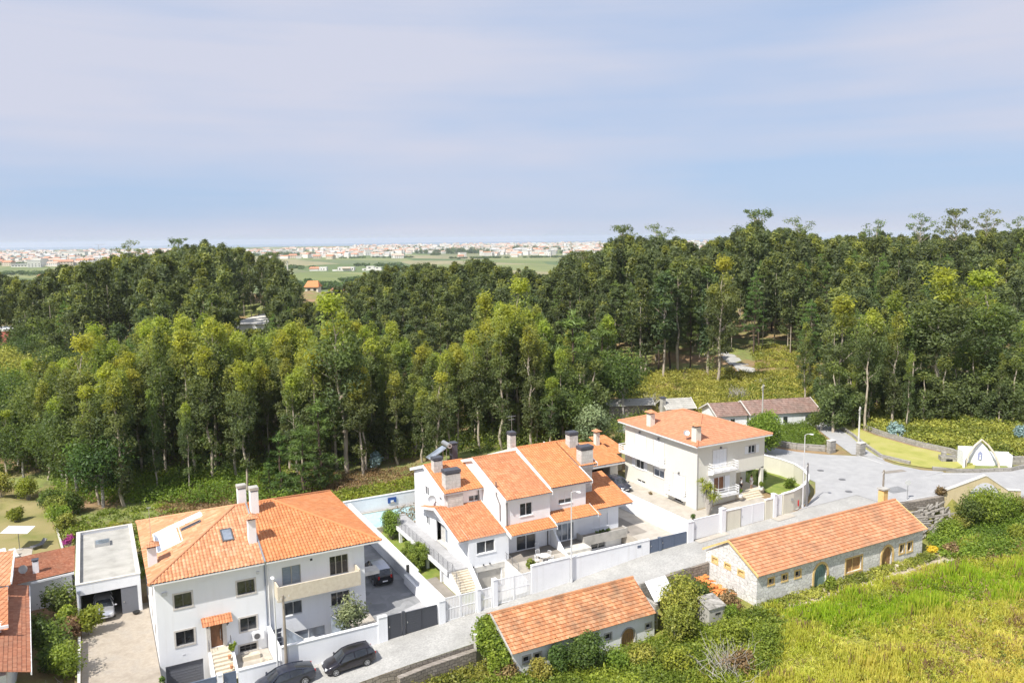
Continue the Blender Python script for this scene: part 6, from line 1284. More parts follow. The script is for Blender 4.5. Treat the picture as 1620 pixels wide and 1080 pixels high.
# ================================================================== people on the cream house porch
M['skin'] = plain('skin',(.42,.25,.17),.6,0,.3); M['whitecloth'] = noisy('white_cloth',(.70,.70,.72),(.80,.80,.82),8,.9,.2); M['hairm'] = plain('dark_hair',(.02,.015,.012),.7); M['darkcloth'] = noisy('dark_cloth',(.03,.03,.045),(.05,.05,.07),8,.9)
def person(label, x, y, z, rz, pose, bottoms):
    r = thing('person', label, 'person', (x,y,z), rz); ORG[r.name] = Vector((0,0,0))
    J = {'pel':(0,0,.93),'wai':(0,0,1.08),'che':(0,0,1.3),'nek':(0,0,1.47),'hd1':(0,-.01,1.56),'hd2':(0,-.02,1.66),'hd3':(0,0,1.74),
      'ls':(.17,0,1.41),'le':(.26,.03,1.14),'lw':(.25,-.1,.92),'lh':(.25,-.14,.85),'rs':(-.17,0,1.41),'re':(-.27,.03,1.14),'rw':(-.24,-.08,.92),'rh':(-.24,-.12,.85),
      'lp':(.1,0,.88),'lk':(.12,-.03,.49),'la':(.12,.0,.09),'lt':(.13,-.13,.03),'rp':(-.1,0,.88),'rk':(-.12,-.03,.49),'ra':(-.14,.0,.09),'rt':(-.15,-.13,.03)}
    J.update(pose); Rr = dict(pel=.14,wai=.125,che=.145,nek=.055,hd1=.075,hd2=.095,hd3=.07,ls=.06,le=.042,lw=.028,lh=.035,rs=.06,re=.042,rw=.028,rh=.035,lp=.09,lk=.058,la=.038,lt=.035,rp=.09,rk=.058,ra=.038,rt=.035)
    E_ = [('pel','wai'),('wai','che'),('che','nek'),('nek','hd1'),('hd1','hd2'),('hd2','hd3'),('che','ls'),('ls','le'),('le','lw'),('lw','lh'),('che','rs'),('rs','re'),('re','rw'),('rw','rh'),('pel','lp'),('lp','lk'),('lk','la'),('la','lt'),('pel','rp'),('rp','rk'),('rk','ra'),('ra','rt')]
    for sd, s in (('l',1),('r',-1)):                                   # five fingers on each hand
        h = Vector(J[sd+'h'])
        for q in range(4): nm = sd+'f%d' % q; J[nm] = tuple(h+Vector((s*(-.03+.02*q),-.01,-.085+.008*abs(q-1)))); Rr[nm] = .009; E_.append((sd+'h',nm))
        J[sd+'th'] = tuple(h+Vector((-s*.035,-.04,-.03))); Rr[sd+'th'] = .01; E_.append((sd+'h',sd+'th'))
    def skin(name, keys, edges, mat, grow=1.0, sub=1, parent=r):
        me = bpy.data.meshes.new(name); idx = {k:i for i,k in enumerate(keys)}; me.from_pydata([J[k] for k in keys],[(idx[a],idx[b]) for a,b in edges],[]); me.materials.append(M[mat])
        o = bpy.data.objects.new(name, me); SC.collection.objects.link(o); o.parent = parent
        sk = o.modifiers.new('skin','SKIN'); 
        for i,k in enumerate(keys): v_ = me.skin_vertices[0].data[i]; q = Rr[k]*grow; v_.radius = (q, q*.8 if k in ('pel','wai','che') else q); v_.use_root = (i == 0)
        ss = o.modifiers.new('sub','SUBSURF'); ss.levels = sub; ss.render_levels = sub; return o
    keys = list(J.keys()); skin('body', ['pel']+[k for k in keys if k != 'pel'], E_, 'skin', sub=2)
    tk = ['pel','wai','che','ls','le','rs','re']; skin('shirt', tk, [('pel','wai'),('wai','che'),('che','ls'),('ls','le'),('che','rs'),('rs','re')], 'whitecloth', 1.18)
    skin('trousers', ['pel','lp','lk','rp','rk'], [('pel','lp'),('lp','lk'),('pel','rp'),('rp','rk')], bottoms, 1.22)
    mb = MB(); mb.ball((0,.015,1.70),(.105,.115,.09),12,8); mb.build('hair', M['hairm'], r)
    mb = MB()
    for s in (-1,1): mb.ball((s*.035,-.10,1.655),.012,6,4)
    mb.build('eyes', M['black'], r); mb = MB(); mb.ball((0,-.115,1.63),(.014,.02,.022),6,4); mb.build('nose', M['skin'], r); mb = MB(); mb.box(-.025,.025,-.107,-.098,1.588,1.596); mb.build('mouth', M['redlamp'], r)
    mb = MB()
    for s in (-1,1): mb.ball((s*.098,0,1.645),(.012,.02,.03),6,4)
    mb.build('ears', M['skin'], r); return r
person('person in white shirt and shorts standing mid-porch with one arm bent', 70.2, 69.9, 3.2, .2, {'le':(.33,.02,1.2),'lw':(.22,-.16,1.12),'lh':(.17,-.2,1.1)}, 'whitecloth')
person('person in white top and dark trousers at the left edge of the cream porch', 68.3, 69.7, 3.2, 1.2, {'lk':(.12,-.12,.5)}, 'darkcloth')
# ================================================================== vegetation
def leafcloud(rng, cen, rad, per, size, young=None, droop=0.0, out_bias=0.6, aspect=0.45, shell=0.55, dry=0.0):
    cen = np.asarray(cen, float); rad = np.asarray(rad, float); N = len(cen)
    per = np.asarray(per if hasattr(per, '__len__') else [per]*N, int); ci = np.repeat(np.arange(N), per); n = len(ci)
    d = rng.normal(size=(n,3)); d /= np.linalg.norm(d, axis=1)[:,None]+1e-9
    rr = shell+(1-shell)*rng.random(n)**.6; rr *= 1+.22*rng.normal(size=n)
    P = cen[ci]+d*rad[ci]*rr[:,None]
    nrm = d*out_bias+rng.normal(size=(n,3))*.55+np.array([0,0,.35]); nrm /= np.linalg.norm(nrm, axis=1)[:,None]+1e-9
    a = np.cross(nrm, rng.normal(size=(n,3))); a[:,2] -= droop*np.abs(a).sum(1); a -= nrm*(a*nrm).sum(1)[:,None]; a /= np.linalg.norm(a, axis=1)[:,None]+1e-9
    b = np.cross(nrm, a); L = size*(.6+.8*rng.random(n))
    V = np.stack([P-a*L[:,None]/2, P+b*(L*aspect)[:,None]/2+a*(L*.06)[:,None], P+a*L[:,None]/2, P-b*(L*aspect)[:,None]/2+a*(L*.06)[:,None]], 1).reshape(-1,3)
    Q = np.arange(4*n).reshape(n,4)
    cy = np.zeros(N) if young is None else np.asarray(young, float); cg = rng.random(N)
    T = np.stack([np.clip(cy[ci]+.13*rng.normal(size=n),0,1), np.clip(cg[ci]*.65+.35*rng.random(n),0,1), np.full(n, dry)*(rng.random(n) < .6)], 1)
    return V, Q, np.repeat(T, 4, axis=0)
def limb(mb, p, q, r0, r1, rng, n=4, wob=.25, k=6):
    P = []; p = np.array(p, float); q = np.array(q, float)
    for i in range(n+1):
        t = i/n; x = p*(1-t)+q*t; 
        if 0 < i < n: x = x+rng.normal(size=3)*wob*np.array([1,1,.3])
        P.append(tuple(x))
    mb.tube(P, [r0*(1-i/n)+r1*i/n for i in range(n+1)], k, cap=False); return P
def tree_euc(seed, h, R, c0=.36, ncl=34, per=120, leaf=.5, topyoung=.7, name='eucalyptus_tree', mat='euc', bare=.0, taper=1.0, umbrella=False, lab='', low=True):
    rng = np.random.default_rng(seed); r = local_thing(name, lab, 'tree'); mb = MB(); lean = rng.normal(size=2)*.35
    tr = limb(mb, (0,0,-.5), (lean[0],lean[1],h*.93), .17+h*.004, .04, rng, 7, .16, 7); cen = []; rad = []; yg = []
    ax = lambda z: (lean[0]*z/h, lean[1]*z/h)
    for i in range(ncl):
        t = rng.random() if not umbrella else .55+.45*rng.random(); z = h*(c0+(1-c0)*t); 
        prof = (sin(pi*min(1,(t*.86+.10)))**.75)*(1-.25*t*taper) if not umbrella else (1.0-.55*((t-.55)/.45)**2)
        ang = rng.random()*2*pi; rr = R*prof*sqrt(rng.random())*.9; c = (ax(z)[0]+rr*cos(ang), ax(z)[1]+rr*sin(ang), z); s = (.50+.62*rng.random())*(R/2.7)**.5*(.9 if umbrella else 1)
        if bare and rng.random() < bare: continue
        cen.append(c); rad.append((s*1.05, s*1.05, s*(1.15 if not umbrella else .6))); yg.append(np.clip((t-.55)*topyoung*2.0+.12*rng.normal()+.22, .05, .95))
        if rng.random() < (.5 if not umbrella else .9): limb(mb, (ax(z*.8)[0], ax(z*.8)[1], z-rr*.7-.6), c, .075, .02, rng, 3, .12, 5)
    cen.append((ax(h)[0],ax(h)[1],h-.5)); rad.append((.8,.8,1.0)); yg.append(.3+topyoung*.6)
    if low and not umbrella:
        for q in range(2): ang = rng.random()*2*pi; z = h*(.18+.15*rng.random()); cen.append((1.1*cos(ang),1.1*sin(ang),z)); rad.append((.8,.8,.9)); yg.append(.2)
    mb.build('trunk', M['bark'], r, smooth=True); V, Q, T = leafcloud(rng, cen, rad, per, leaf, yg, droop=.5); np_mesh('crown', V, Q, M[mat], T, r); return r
def tree_pine(seed, h, R, name='pine_tree', mat='pine', lab='', c0=.3):
    rng = np.random.default_rng(seed); r = local_thing(name, lab, 'tree'); mb = MB(); limb(mb, (0,0,-.5), (rng.normal()*.2,rng.normal()*.2,h*.96), .22, .04, rng, 6, .1, 7); cen = []; rad = []; yg = []
    z = h*c0
    while z < h*.97:
        t = (z/h-c0)/(1-c0); rr = R*(1-t)**.7*(.7+.3*rng.random())+.3
        for k in range(5):
            ang = rng.random()*2*pi
            for f in (.45, .9):
                if f == .45 and rng.random() < .5: continue
                c = (rr*f*cos(ang), rr*f*sin(ang), z+rr*.12*f); cen.append(c); rad.append((.62,.62,.38)); yg.append(.25+.5*t*rng.random()+.15*rng.random())
            limb(mb, (0,0,z-.3), c, .05, .02, rng, 2, .05, 4)
        z += .95+.3*rng.random()
    cen.append((0,0,h-.2)); rad.append((.4,.4,.7)); yg.append(.6)
    mb.build('trunk', M['barkp'], r, smooth=True); V, Q, T = leafcloud(rng, cen, rad, 58, .5, yg, droop=-.3, aspect=.16, out_bias=.2, shell=.1); np_mesh('crown', V, Q, M[mat], T, r); return r
def tree_round(seed, h, R, name='broadleaf_tree', mat='leaf', lab='', ncl=30, per=170, leaf=.36, trunk='barkg', c0=.2, flat=.9, y0=.3, bark_r=.2):
    rng = np.random.default_rng(seed); r = local_thing(name, lab, 'tree'); mb = MB(); limb(mb, (0,0,-.4), (0,0,h*.55), bark_r, bark_r*.6, rng, 4, .1, 7); cen = []; rad = []; yg = []; H2 = h*(1-c0)/2; zc = h-H2
    for i in range(ncl):
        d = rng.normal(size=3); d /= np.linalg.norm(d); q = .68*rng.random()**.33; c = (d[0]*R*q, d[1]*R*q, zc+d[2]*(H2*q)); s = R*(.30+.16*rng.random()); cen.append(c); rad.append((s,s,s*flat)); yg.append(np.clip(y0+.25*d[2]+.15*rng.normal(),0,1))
        if rng.random() < .5: limb(mb, (0,0,h*.3), c, bark_r*.4, .03, rng, 3, .15, 5)
    mb.build('trunk', M[trunk], r, smooth=True); V, Q, T = leafcloud(rng, cen, rad, per, leaf, yg); np_mesh('crown', V, Q, M[mat], T, r); return r
def bush(label, x, y, R, h, mat='leaf', seed=0, z=None, name='bush', cat='bush', ncl=12, per=150, leaf=.28, y0=.4, group=None, stretch=(1,1), dry=0.0, aspect=.5, rz=0, base=0.0, boxy=False):
    rng = np.random.default_rng(seed+int(abs(x)*13+abs(y)*7)); z = gzs(x,y) if z is None else z; r = thing(name, label, cat, (x,y,z), rz, group); ORG[r.name] = Vector((0,0,0)); mb = MB(); cen = []; rad = []; yg = []
    for i in range(ncl):
        if boxy: c = ((rng.random()-.5)*1.6*R*stretch[0], (rng.random()-.5)*1.6*R*stretch[1], base+h*(.15+.72*rng.random())); s = R*.34
        else:
            d = rng.normal(size=3); d /= np.linalg.norm(d); q = .62*rng.random()**.4; c = (d[0]*R*q*stretch[0], d[1]*R*q*stretch[1], base+h*.5+d[2]*h*.5*q); s = R*(.34+.18*rng.random())
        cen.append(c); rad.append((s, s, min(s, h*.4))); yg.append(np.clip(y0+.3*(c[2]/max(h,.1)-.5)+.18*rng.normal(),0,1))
        limb(mb, (c[0]*.2,c[1]*.2,-.1), c, .035, .012, rng, 2, .05, 4)
    mb.build('stem', M['barkg'], r); V, Q, T = leafcloud(rng, cen, rad, per, leaf, yg, aspect=aspect, dry=dry); np_mesh('foliage', V, Q, M[mat], T, r); return r
def at(px, D):                                   # ground point seen in the direction of column px at distance D ahead
    x = (px-810)/FOC*(D*cos(PITCH)+(CAMH-1)*sin(PITCH)); return new(x, D)
def topz(px, py, D): e_ = py+.0122*(px-810); return CAMH-D*tan(PITCH+atan((e_-540)/FOC))
LF = 'tall slender eucalyptus with yellow-green top in the front row of the wood behind the houses'
LD = 'dark green eucalyptus standing in the deeper rows of the wood'
LRt = 'eucalyptus on the wooded slope at the right, pale trunk below a loose crown'
GF, GD, GR = 'eucalyptus trees in the front rows of the wood', 'eucalyptus trees in the deeper rows of the wood', 'eucalyptus trees on the right slope'
PE = [tree_euc(11,20,2.7,.22,58,105,.40,.85,lab=LF), tree_euc(12,20,2.3,.16,58,100,.40,.6,lab=LF), tree_euc(13,20,3.0,.30,58,110,.40,1.0,lab=LF), tree_euc(14,20,2.2,.12,56,100,.38,.6,lab=LF),
      tree_euc(15,20,2.9,.42,50,110,.42,.95,lab=LF), tree_euc(16,20,2.6,.20,52,105,.40,.4,lab=LF), tree_euc(17,20,3.4,.45,52,115,.42,.8,lab=LF)]
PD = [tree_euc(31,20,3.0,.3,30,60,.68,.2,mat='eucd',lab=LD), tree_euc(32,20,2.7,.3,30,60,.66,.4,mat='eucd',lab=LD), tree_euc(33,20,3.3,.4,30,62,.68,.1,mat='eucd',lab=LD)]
PP = [tree_pine(21,18,3.6,lab='dark pine standing among the eucalyptus trees'), tree_pine(22,18,3.2,lab='dark pine standing among the eucalyptus trees',c0=.4), tree_pine(23,10,2.4,lab='young bright green pine at the foot of the wood',c0=.12)]
PU = [tree_euc(41,22,5.6,.35,30,62,.5,.0,umbrella=True,lab='emergent'), tree_euc(42,22,5.2,.35,26,46,.5,.0,umbrella=True,bare=.15,lab='emergent')]
PB = [tree_round(51,9,4.2,lab='dark broadleaved tree at the left of the wood',y0=.12), tree_round(52,8,3.8,lab='dark broadleaved tree at the left of the wood',y0=.25), tree_round(53,10,4.5,lab='dark broadleaved tree at the left of the wood',y0=.05)]
used = set(); COUNT = {}
def put(proto, x, y, h, h0, label=None, group=None, rng=random, wid=1.0, zoff=0.0):
    s = h/h0; z = gzs(x,y)+zoff; rz = rng.uniform(0,6.28); sc = (s*wid,s*wid,s)
    if proto.name not in used:
        used.add(proto.name); place(proto,(x,y,z),rz,sc); r = proto
        if label: r['label'] = label
        if group: r['group'] = group
    else: r = dup(proto,(x,y,z),rz,sc,label,group)
    return r
ENVF = ([0,60,100,130,160,200,250,285,345,380,420,470,500,540,570,600,630,660,700,740,770,800,845,880,900,930,960,1000,1040,1075,1100,1130,1160,1200,1240,1280,1310,1340,1370,1400,1440,1475,1520,1560,1620],
        [575,560,535,530,497,515,470,482,478,500,505,490,505,468,500,487,505,508,520,505,467,447,465,520,485,510,450,405,415,372,400,408,430,455,470,445,430,412,450,470,445,428,450,433,440])
ENVB = ([0,60,75,120,170,215,260,300,330,365,400,440,470,480,500,530,560,590,610,640,680,700,760,790,820,870,905,925,950,985,1010,1050,1075,1105,1140,1190,1215,1250,1300,1345,1380,1420,1450,1500,1550,1590,1620],
        [425,440,425,412,405,397,394,384,377,380,388,398,425,445,462,455,440,425,418,414,412,416,403,414,420,425,392,400,388,364,372,368,371,388,365,345,358,353,372,366,366,368,368,366,362,358,356])
ZN = ((150,'behind the dry lawn'),(250,'behind the flat roofed carport'),(380,'behind the roof terrace house'),(500,'behind the twin chimneys'),(600,'behind the balcony house'),(700,'behind the pool garden'),(800,'behind the solar heater'),(900,'behind the middle house aerial'),(1000,'behind the orange garage'),(1180,'by the forest track'),(1330,'behind the brown farmhouse'),(1480,'above the bracken slope'),(9999,'above the white shrine'))
zone = lambda px: next(t for a, t in ZN if px < a)
rowname = lambda y: 'first row' if y < 118 else 'second row' if y < 130 else 'third row' if y < 145 else 'fourth row' if y < 175 else 'far rows' if y < 240 else 'deepest rows'
EK = ['yellow-topped eucalyptus','narrow leafy eucalyptus','broad bright-topped eucalyptus','slim eucalyptus leafy almost to the ground','high-crowned bare-trunked eucalyptus','dull grey-green eucalyptus','wide high-crowned eucalyptus']
rnd = random.Random(77); cand = []
D = 100.0
while D < 345:
    s = 4.0 if D < 140 else 5.2 if D < 175 else 6.3 if D < 230 else 7.8
    half = D*.66+8; k = int(2*half/s)
    for i in range(k+1):
        x = -half+2*half*i/k+rnd.uniform(-.35,.35)*s; y = D+rnd.uniform(-.4,.4)*s; cand.append((x,y))
    D += s*.92
FAR = []; nE = nP = nB = nD = nR = 0
for x, y in cand:
    px = 810+x/(y*cos(PITCH)+33*sin(PITCH))*FOC; u, v = new(x,y)
    if not -30 < px < 1650: continue
    if px < 225 and y < (113 if px < 60 else 109 if px < 100 else 101): continue
    if px > 1200 and y < 160 and rnd.random() < .62: continue
    if px > 225 and y < 108: continue
    if 225 <= px < 560 and y < 112: continue
    if 560 <= px < 700 and y < 111: continue
    if 700 <= px < 900 and y < 118: continue
    if 900 <= px < 965 and y < 138: continue
    if 965 <= px < 1195 and y < 166: continue
    if 1100 < px < 1200 and y < 200 and abs(u-(119+(v-117)*.63)) < 4.5: continue
    if 1178 <= px < 1262 and y < 192: continue
    if 1275 <= px < 1330 and y < 134: continue
    if 1330 <= px and y < 122: continue
    if 112 < u < 128 and 67 < v < 79: continue
    if 143 < px < 222 and 180 < y < 222: continue
    ef = np.interp(px, *ENVF)+abs(rnd.gauss(0,11)); eb = np.interp(px, *ENVB)+abs(rnd.gauss(0,7)); w = min(1, max(0, (y-(168 if px < 960 else 172))/50)); py = ef*(1-w)+eb*w+rnd.uniform(-4,5)
    if px < 960: py += max(0, (133-y)/30)*rnd.uniform(15,125)+(rnd.uniform(-3,22) if y < 165 else 0)+(12 if 140 < y < 172 else 0)
    else: py += max(0, (160-y)/38)*rnd.uniform(10,120)+(rnd.uniform(-3,20) if y < 190 else 0)
    if 365 < px < 435 and 125 < y < 285: py = max(py, 516)
    if 430 < px < 520 and 125 < y < 320 and w > .5: py += 6
    if 480 < px < 512 and 200 < y < 330: py = max(py, 474)
    if 0 <= px < 24 and 140 < y < 275: py = max(py, 540)
    z = gzs(u,v); h = topz(px, py, y)-z; h = h/1.045-.5
    if h < 6: continue
    zn, rw = zone(px), rowname(y)
    h = min(h, 30 if y > 150 else 27)
    pine = (.10 if px < 960 else .22) if y < 235 else .0
    left = (px < 130 and y < 230) or (px < 235 and y < 114 and rnd.random() < .55)
    if left and rnd.random() < .6 and nB < 80:
        nB += 1; put(PB[rnd.randrange(3)], u, v, min(h, rnd.uniform(6,13) if y < 125 else rnd.uniform(9,15)), 9, 'dark round-crowned broadleaved tree, %s, %s' % (rw, zn), 'dark broadleaved trees at the left', rnd); continue
    if rnd.random() < pine and nP < 110 and y > 125:
        nP += 1; k_ = rnd.randrange(2); put(PP[k_], u, v, h*.92, 18, '%s pine, %s, %s' % (('dark layered','dark high-crowned')[k_], rw, zn), 'pine trees in the wood', rnd, .9); continue
    if y < 165 or (px > 1100 and y < 180):
        if px > 960: lab_, g_ = LRt, GR
        else: lab_, g_ = LF, GF
        if nE < 228: nE += 1; k_ = rnd.randrange(7); put(PE[k_], u, v, h, 20, '%s, %s, %s' % (EK[k_], rw, zn), g_, rnd, rnd.uniform(.85,1.12)*(20/h)**.35); continue
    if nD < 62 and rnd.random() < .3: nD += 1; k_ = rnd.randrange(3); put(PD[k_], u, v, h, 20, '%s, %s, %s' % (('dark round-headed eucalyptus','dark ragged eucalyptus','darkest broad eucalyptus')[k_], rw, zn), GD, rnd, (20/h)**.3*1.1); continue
    FAR.append((u,v,z,h))
PS = tree_euc(71,9,1.9,.12,26,110,.38,.45,name='sapling_tree',lab='sapling'); nS = 0
for i in range(400):
    px = rnd.uniform(215,960) if i % 5 < 2 else rnd.uniform(1195,1640); y = rnd.uniform(112,128) if px < 960 else rnd.uniform(121,142); u, v = at(px,y)
    if (1175 <= px < 1290) or (560 < px < 700 and y < 117) or (px < 560 and y < 114) or (700 <= px < 960 and y < 120) or (px < 960 and rnd.random() < .4): continue
    if nS >= 55: break
    nS += 1; hs_ = rnd.uniform(6,12); put(PS,u,v,hs_,9,'%s thin young eucalyptus, %s, %s' % ('small' if hs_ < 7.5 else 'middling' if hs_ < 9.2 else 'tall' if hs_ < 10.6 else 'very tall', rowname(y), zone(px)),'young eucalyptus trees at the forest edge',rnd,rnd.uniform(.9,1.2))
# the rest of the wood (too many to count) as one mass built from the same kind of crown
def mass(name, items, protos, label, h0=20, cat='wood', wscale=1.12):
    Vs=[];Qs=[];Ts=[];TV=[];TQ=[];o=0;to=0; R2 = random.Random(5)
    data = []
    for p in protos:
        cr = [c for c in p.children if c.name.startswith('crown')][0].data; V = np.empty(len(cr.vertices)*3, np.float32); cr.vertices.foreach_get('co', V); V = V.reshape(-1,3)
        T = np.empty(len(V)*4, np.float32); cr.attributes['tint'].data.foreach_get('color', T); data.append((V, T.reshape(-1,4)))
    for (u,v,z,h) in items:
        tone = R2.gauss(0,.22)
        V, T = data[R2.randrange(len(data))]; a = R2.uniform(0,6.28); s = h/h0; w = wscale*s*(20/h)**.4; c, q = cos(a)*w, sin(a)*w
        P = np.stack([V[:,0]*c-V[:,1]*q+u, V[:,0]*q+V[:,1]*c+v, V[:,2]*s+z], 1); Vs.append(P); Qs.append(np.arange(len(P)).reshape(-1,4)+o); o += len(P)
        t2 = T.copy(); t2[:,0] = np.clip(t2[:,0]+R2.uniform(-.1,.3),0,1); t2[:,1] = np.clip(t2[:,1]*.6+.2+tone,0,1); Ts.append(t2)
        for k in range(3):
            pass
        r_ = .16; ring = np.array([(r_*cos(k*pi/2),r_*sin(k*pi/2)) for k in range(4)]); b_ = np.array([[u+x,v+y,z-.3] for x,y in ring]); t_ = np.array([[u+x*.4,v+y*.4,z+h*.8] for x,y in ring]); TV.append(np.concatenate([b_,t_])); TQ.append(np.array([[k,(k+1)%4,4+(k+1)%4,4+k] for k in range(4)])+to); to += 8
    o1 = np_mesh(name, np.concatenate(Vs), np.concatenate(Qs), M['eucd'], np.concatenate(Ts), label=label, cat=cat, kind='stuff')
    o2 = np_mesh(name, np.concatenate(TV), np.concatenate(TQ), M['bark'], None, o1); o2.name = 'trunks'
    return o1
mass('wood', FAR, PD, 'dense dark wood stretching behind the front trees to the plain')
# skyline trees with open umbrella crowns
for px, py, D, k, lb in ((212,382,330,1,'lone open crowned tree standing on the skyline at the left, near the town'),(292,380,320,0,'small open crowned tree left of the wooded hilltop'),(440,402,300,0,'flat topped tree at the right foot of the dark hill'),(985,360,285,0,'big rounded tree on the skyline where the town meets the right hill'),(1040,356,290,1,'thin airy tree on the skyline right of the big rounded tree'),(1190,336,270,0,'highest umbrella shaped tree on the middle of the right skyline'),(1258,346,270,1,'airy tree with bare twigs on the right skyline'),(1380,350,280,1,'loose open crown on the skyline, fifth from the right'),
                  (1450,340,280,1,'feathery open tree on the skyline, fourth from the right'),(1502,334,275,0,'wide umbrella tree on the skyline, third from the right'),(1550,334,275,1,'open umbrella tree on the skyline, second from the right'),(1600,345,280,1,'small open tree on the skyline near the right edge'),(925,400,250,0,'dark open tree in front of the pale town at the middle right')):
    u, v = at(px, D); h = topz(px, py, D)-gzs(u,v); put(PU[k], u, v, h+.5, 22, lb, None, rnd, .95)
# distinctive nearer trees
for px, D, py, k, lb, w in ((388,103.5,575,4,'slim eucalyptus with a long bare pale trunk right behind the chimneys of the left houses',.8),(297,106,640,6,'short dark trunked eucalyptus behind the roof terrace house',.7),(245,107,620,5,'small eucalyptus leaning over the bracken behind the left roof',.8),(128,108,540,2,'tall bright eucalyptus with forked pale trunks at the left of the wood',1.1),
                            (1133,160,412,2,'tall eucalyptus with twin bare white trunks beside the forest track',1.05),(1345,124,600,6,'small crowned eucalyptus with a thin pale trunk beside the side path',.6),(1475,128,430,4,'large yellow-topped eucalyptus with an orange-brown trunk at the right',1.45),(1575,123,560,5,'eucalyptus with a pale trunk right behind the white shrine',.8),(1430,122,560,3,'slender eucalyptus rising above the bracken slope at the right',.8),(1320,128,470,0,'bright topped eucalyptus on the right near the farmhouse',1.2),(1560,126,436,2,'broad bright eucalyptus near the right edge of the photo',1.4),(1400,130,465,1,'dense mid-green eucalyptus between the two bright ones on the right',1.2),
                            (547,113,472,2,'bright yellow topped eucalyptus behind the gap between the left and middle houses',1.15),(808,134,447,2,'brightest yellow eucalyptus above the middle house',1.1),(765,132,467,0,'pale green eucalyptus left of the brightest one above the middle house',1.0)):
    u, v = at(px, D); h = topz(px, py, D)-gzs(u,v); put(PE[k], u, v, h, 20, lb, None, rnd, w)
for px, D, h, lb in ((442,105,8.5,'young bright pine directly behind the ridge of the left houses'),(478,104,9.5,'taller young pine right of the first one behind the left houses'),(424,104.5,5,'lowest young pine at the edge of the brown forest floor'),(505,108,12,'young pine between the bright gap eucalyptus and the forest edge'),(905,128,19,'layered bright pine rising above the middle house chimneys'),(950,140,15,'green pine behind the orange garage roof'),(345,115,12,'green pine over the brown forest floor at the left')):
    u, v = at(px, D); put(PP[2], u, v, h, 10, lb, None, rnd, 1.15)
# broadleaved trees right of the middle house, grey tree, left dark tree
for px, D, h, R, mt, lb, sd in ((985,134,12,5.2,'leaf','round dark green broadleaved tree behind the orange garage',61),(895,122,9,4.6,'leaf','grey-green bushy tree directly behind the right chimneys of the middle house',62),(935,116,7,3.2,'olive','grey-green rounded tree at the left of the cream house',63),(865,124,11,4.5,'leaf','dark leafy tree in shade behind the middle house aerial',64),(85,118,16,6.5,'leaf','large dark tree with grey forked trunk behind the left lawn',65),(30,132,15,6.5,'leaf','big grey-green broadleaved tree at the far left behind the lawn',66),(40,150,14,5.5,'leafy','broad tree with yellow-green top at the left edge',67),(15,170,13,5,'leafy','second yellow-green topped tree, at the very left edge',68)):
    u, v = at(px, D); t_ = tree_round(sd, h, R, mat=mt, lab=lb, ncl=34, per=200, leaf=.42, y0=.25 if mt == 'leaf' else .5); place(t_, (u,v,gzs(u,v)), sd)
for (x,y,h,R,mt,lb,sd) in ((84.3,81.4,6.4,3.1,'leafl','round bright green leafy tree beside the cream house',71),(92.4,91.0,0,0,'leaf','',0)):
    if h: t_ = tree_round(sd,h,R,mat=mt,lab=lb,ncl=40,per=260,leaf=.34,y0=.4,c0=.05); place(t_,(x,y,gzs(x,y)))
t_ = tree_round(72,2.9,1.5,name='olive_tree',mat='olive',lab='small grey-green olive tree in the front garden of the balcony house',ncl=16,per=150,leaf=.2,c0=.15,bark_r=.07); place(t_,(17.9,64.4,.1),0,(1.25,1.0,1.35))
# bushes and garden plants
B_ = bush
B_('dense round dark bush directly in front of the farmhouse gable', *at(1293,122.5), 2.0, 3.6,'leaf',1,y0=.25,per=220); B_('yellow-green bush behind the right end of the farmhouse', *at(1310,130),2.6,3.4,'leafl',2,per=200)
B_('tall upright green bush beside the pool walkway',28.6,83.6,1.35,3.9,'conif',3,ncl=34,per=260,leaf=.17,y0=.55); B_('boxy clipped green hedge below the raised walkway',27.9,74.6,1.1,2.7,'conif',4,boxy=True,ncl=70,per=230,leaf=.15,y0=.5,stretch=(.95,1.5))
B_('loose flowering shrub showing over the orange hip roof by the pool',25.2,86.5,1.4,2.6,'leafl',5,ncl=9,per=90)
B_('yellow-green potted fern at the edge of the white patio',36.2,64.9,.55,1.3,'leafy',6,z=2.0,ncl=7,per=110,leaf=.3,aspect=.3,name='potted_plant',cat='plant'); B_('bushy plant in a pot on the left house steps',8.55,66.3,.35,.9,'leafl',7,z=.2,ncl=6,per=60,leaf=.2,name='potted_plant',cat='plant'); B_('low plant in the black bowl on the gravel drive',3.0,65.3,.4,.6,'leaf',8,z=-.6,ncl=5,per=60,leaf=.2,name='potted_plant',cat='plant')
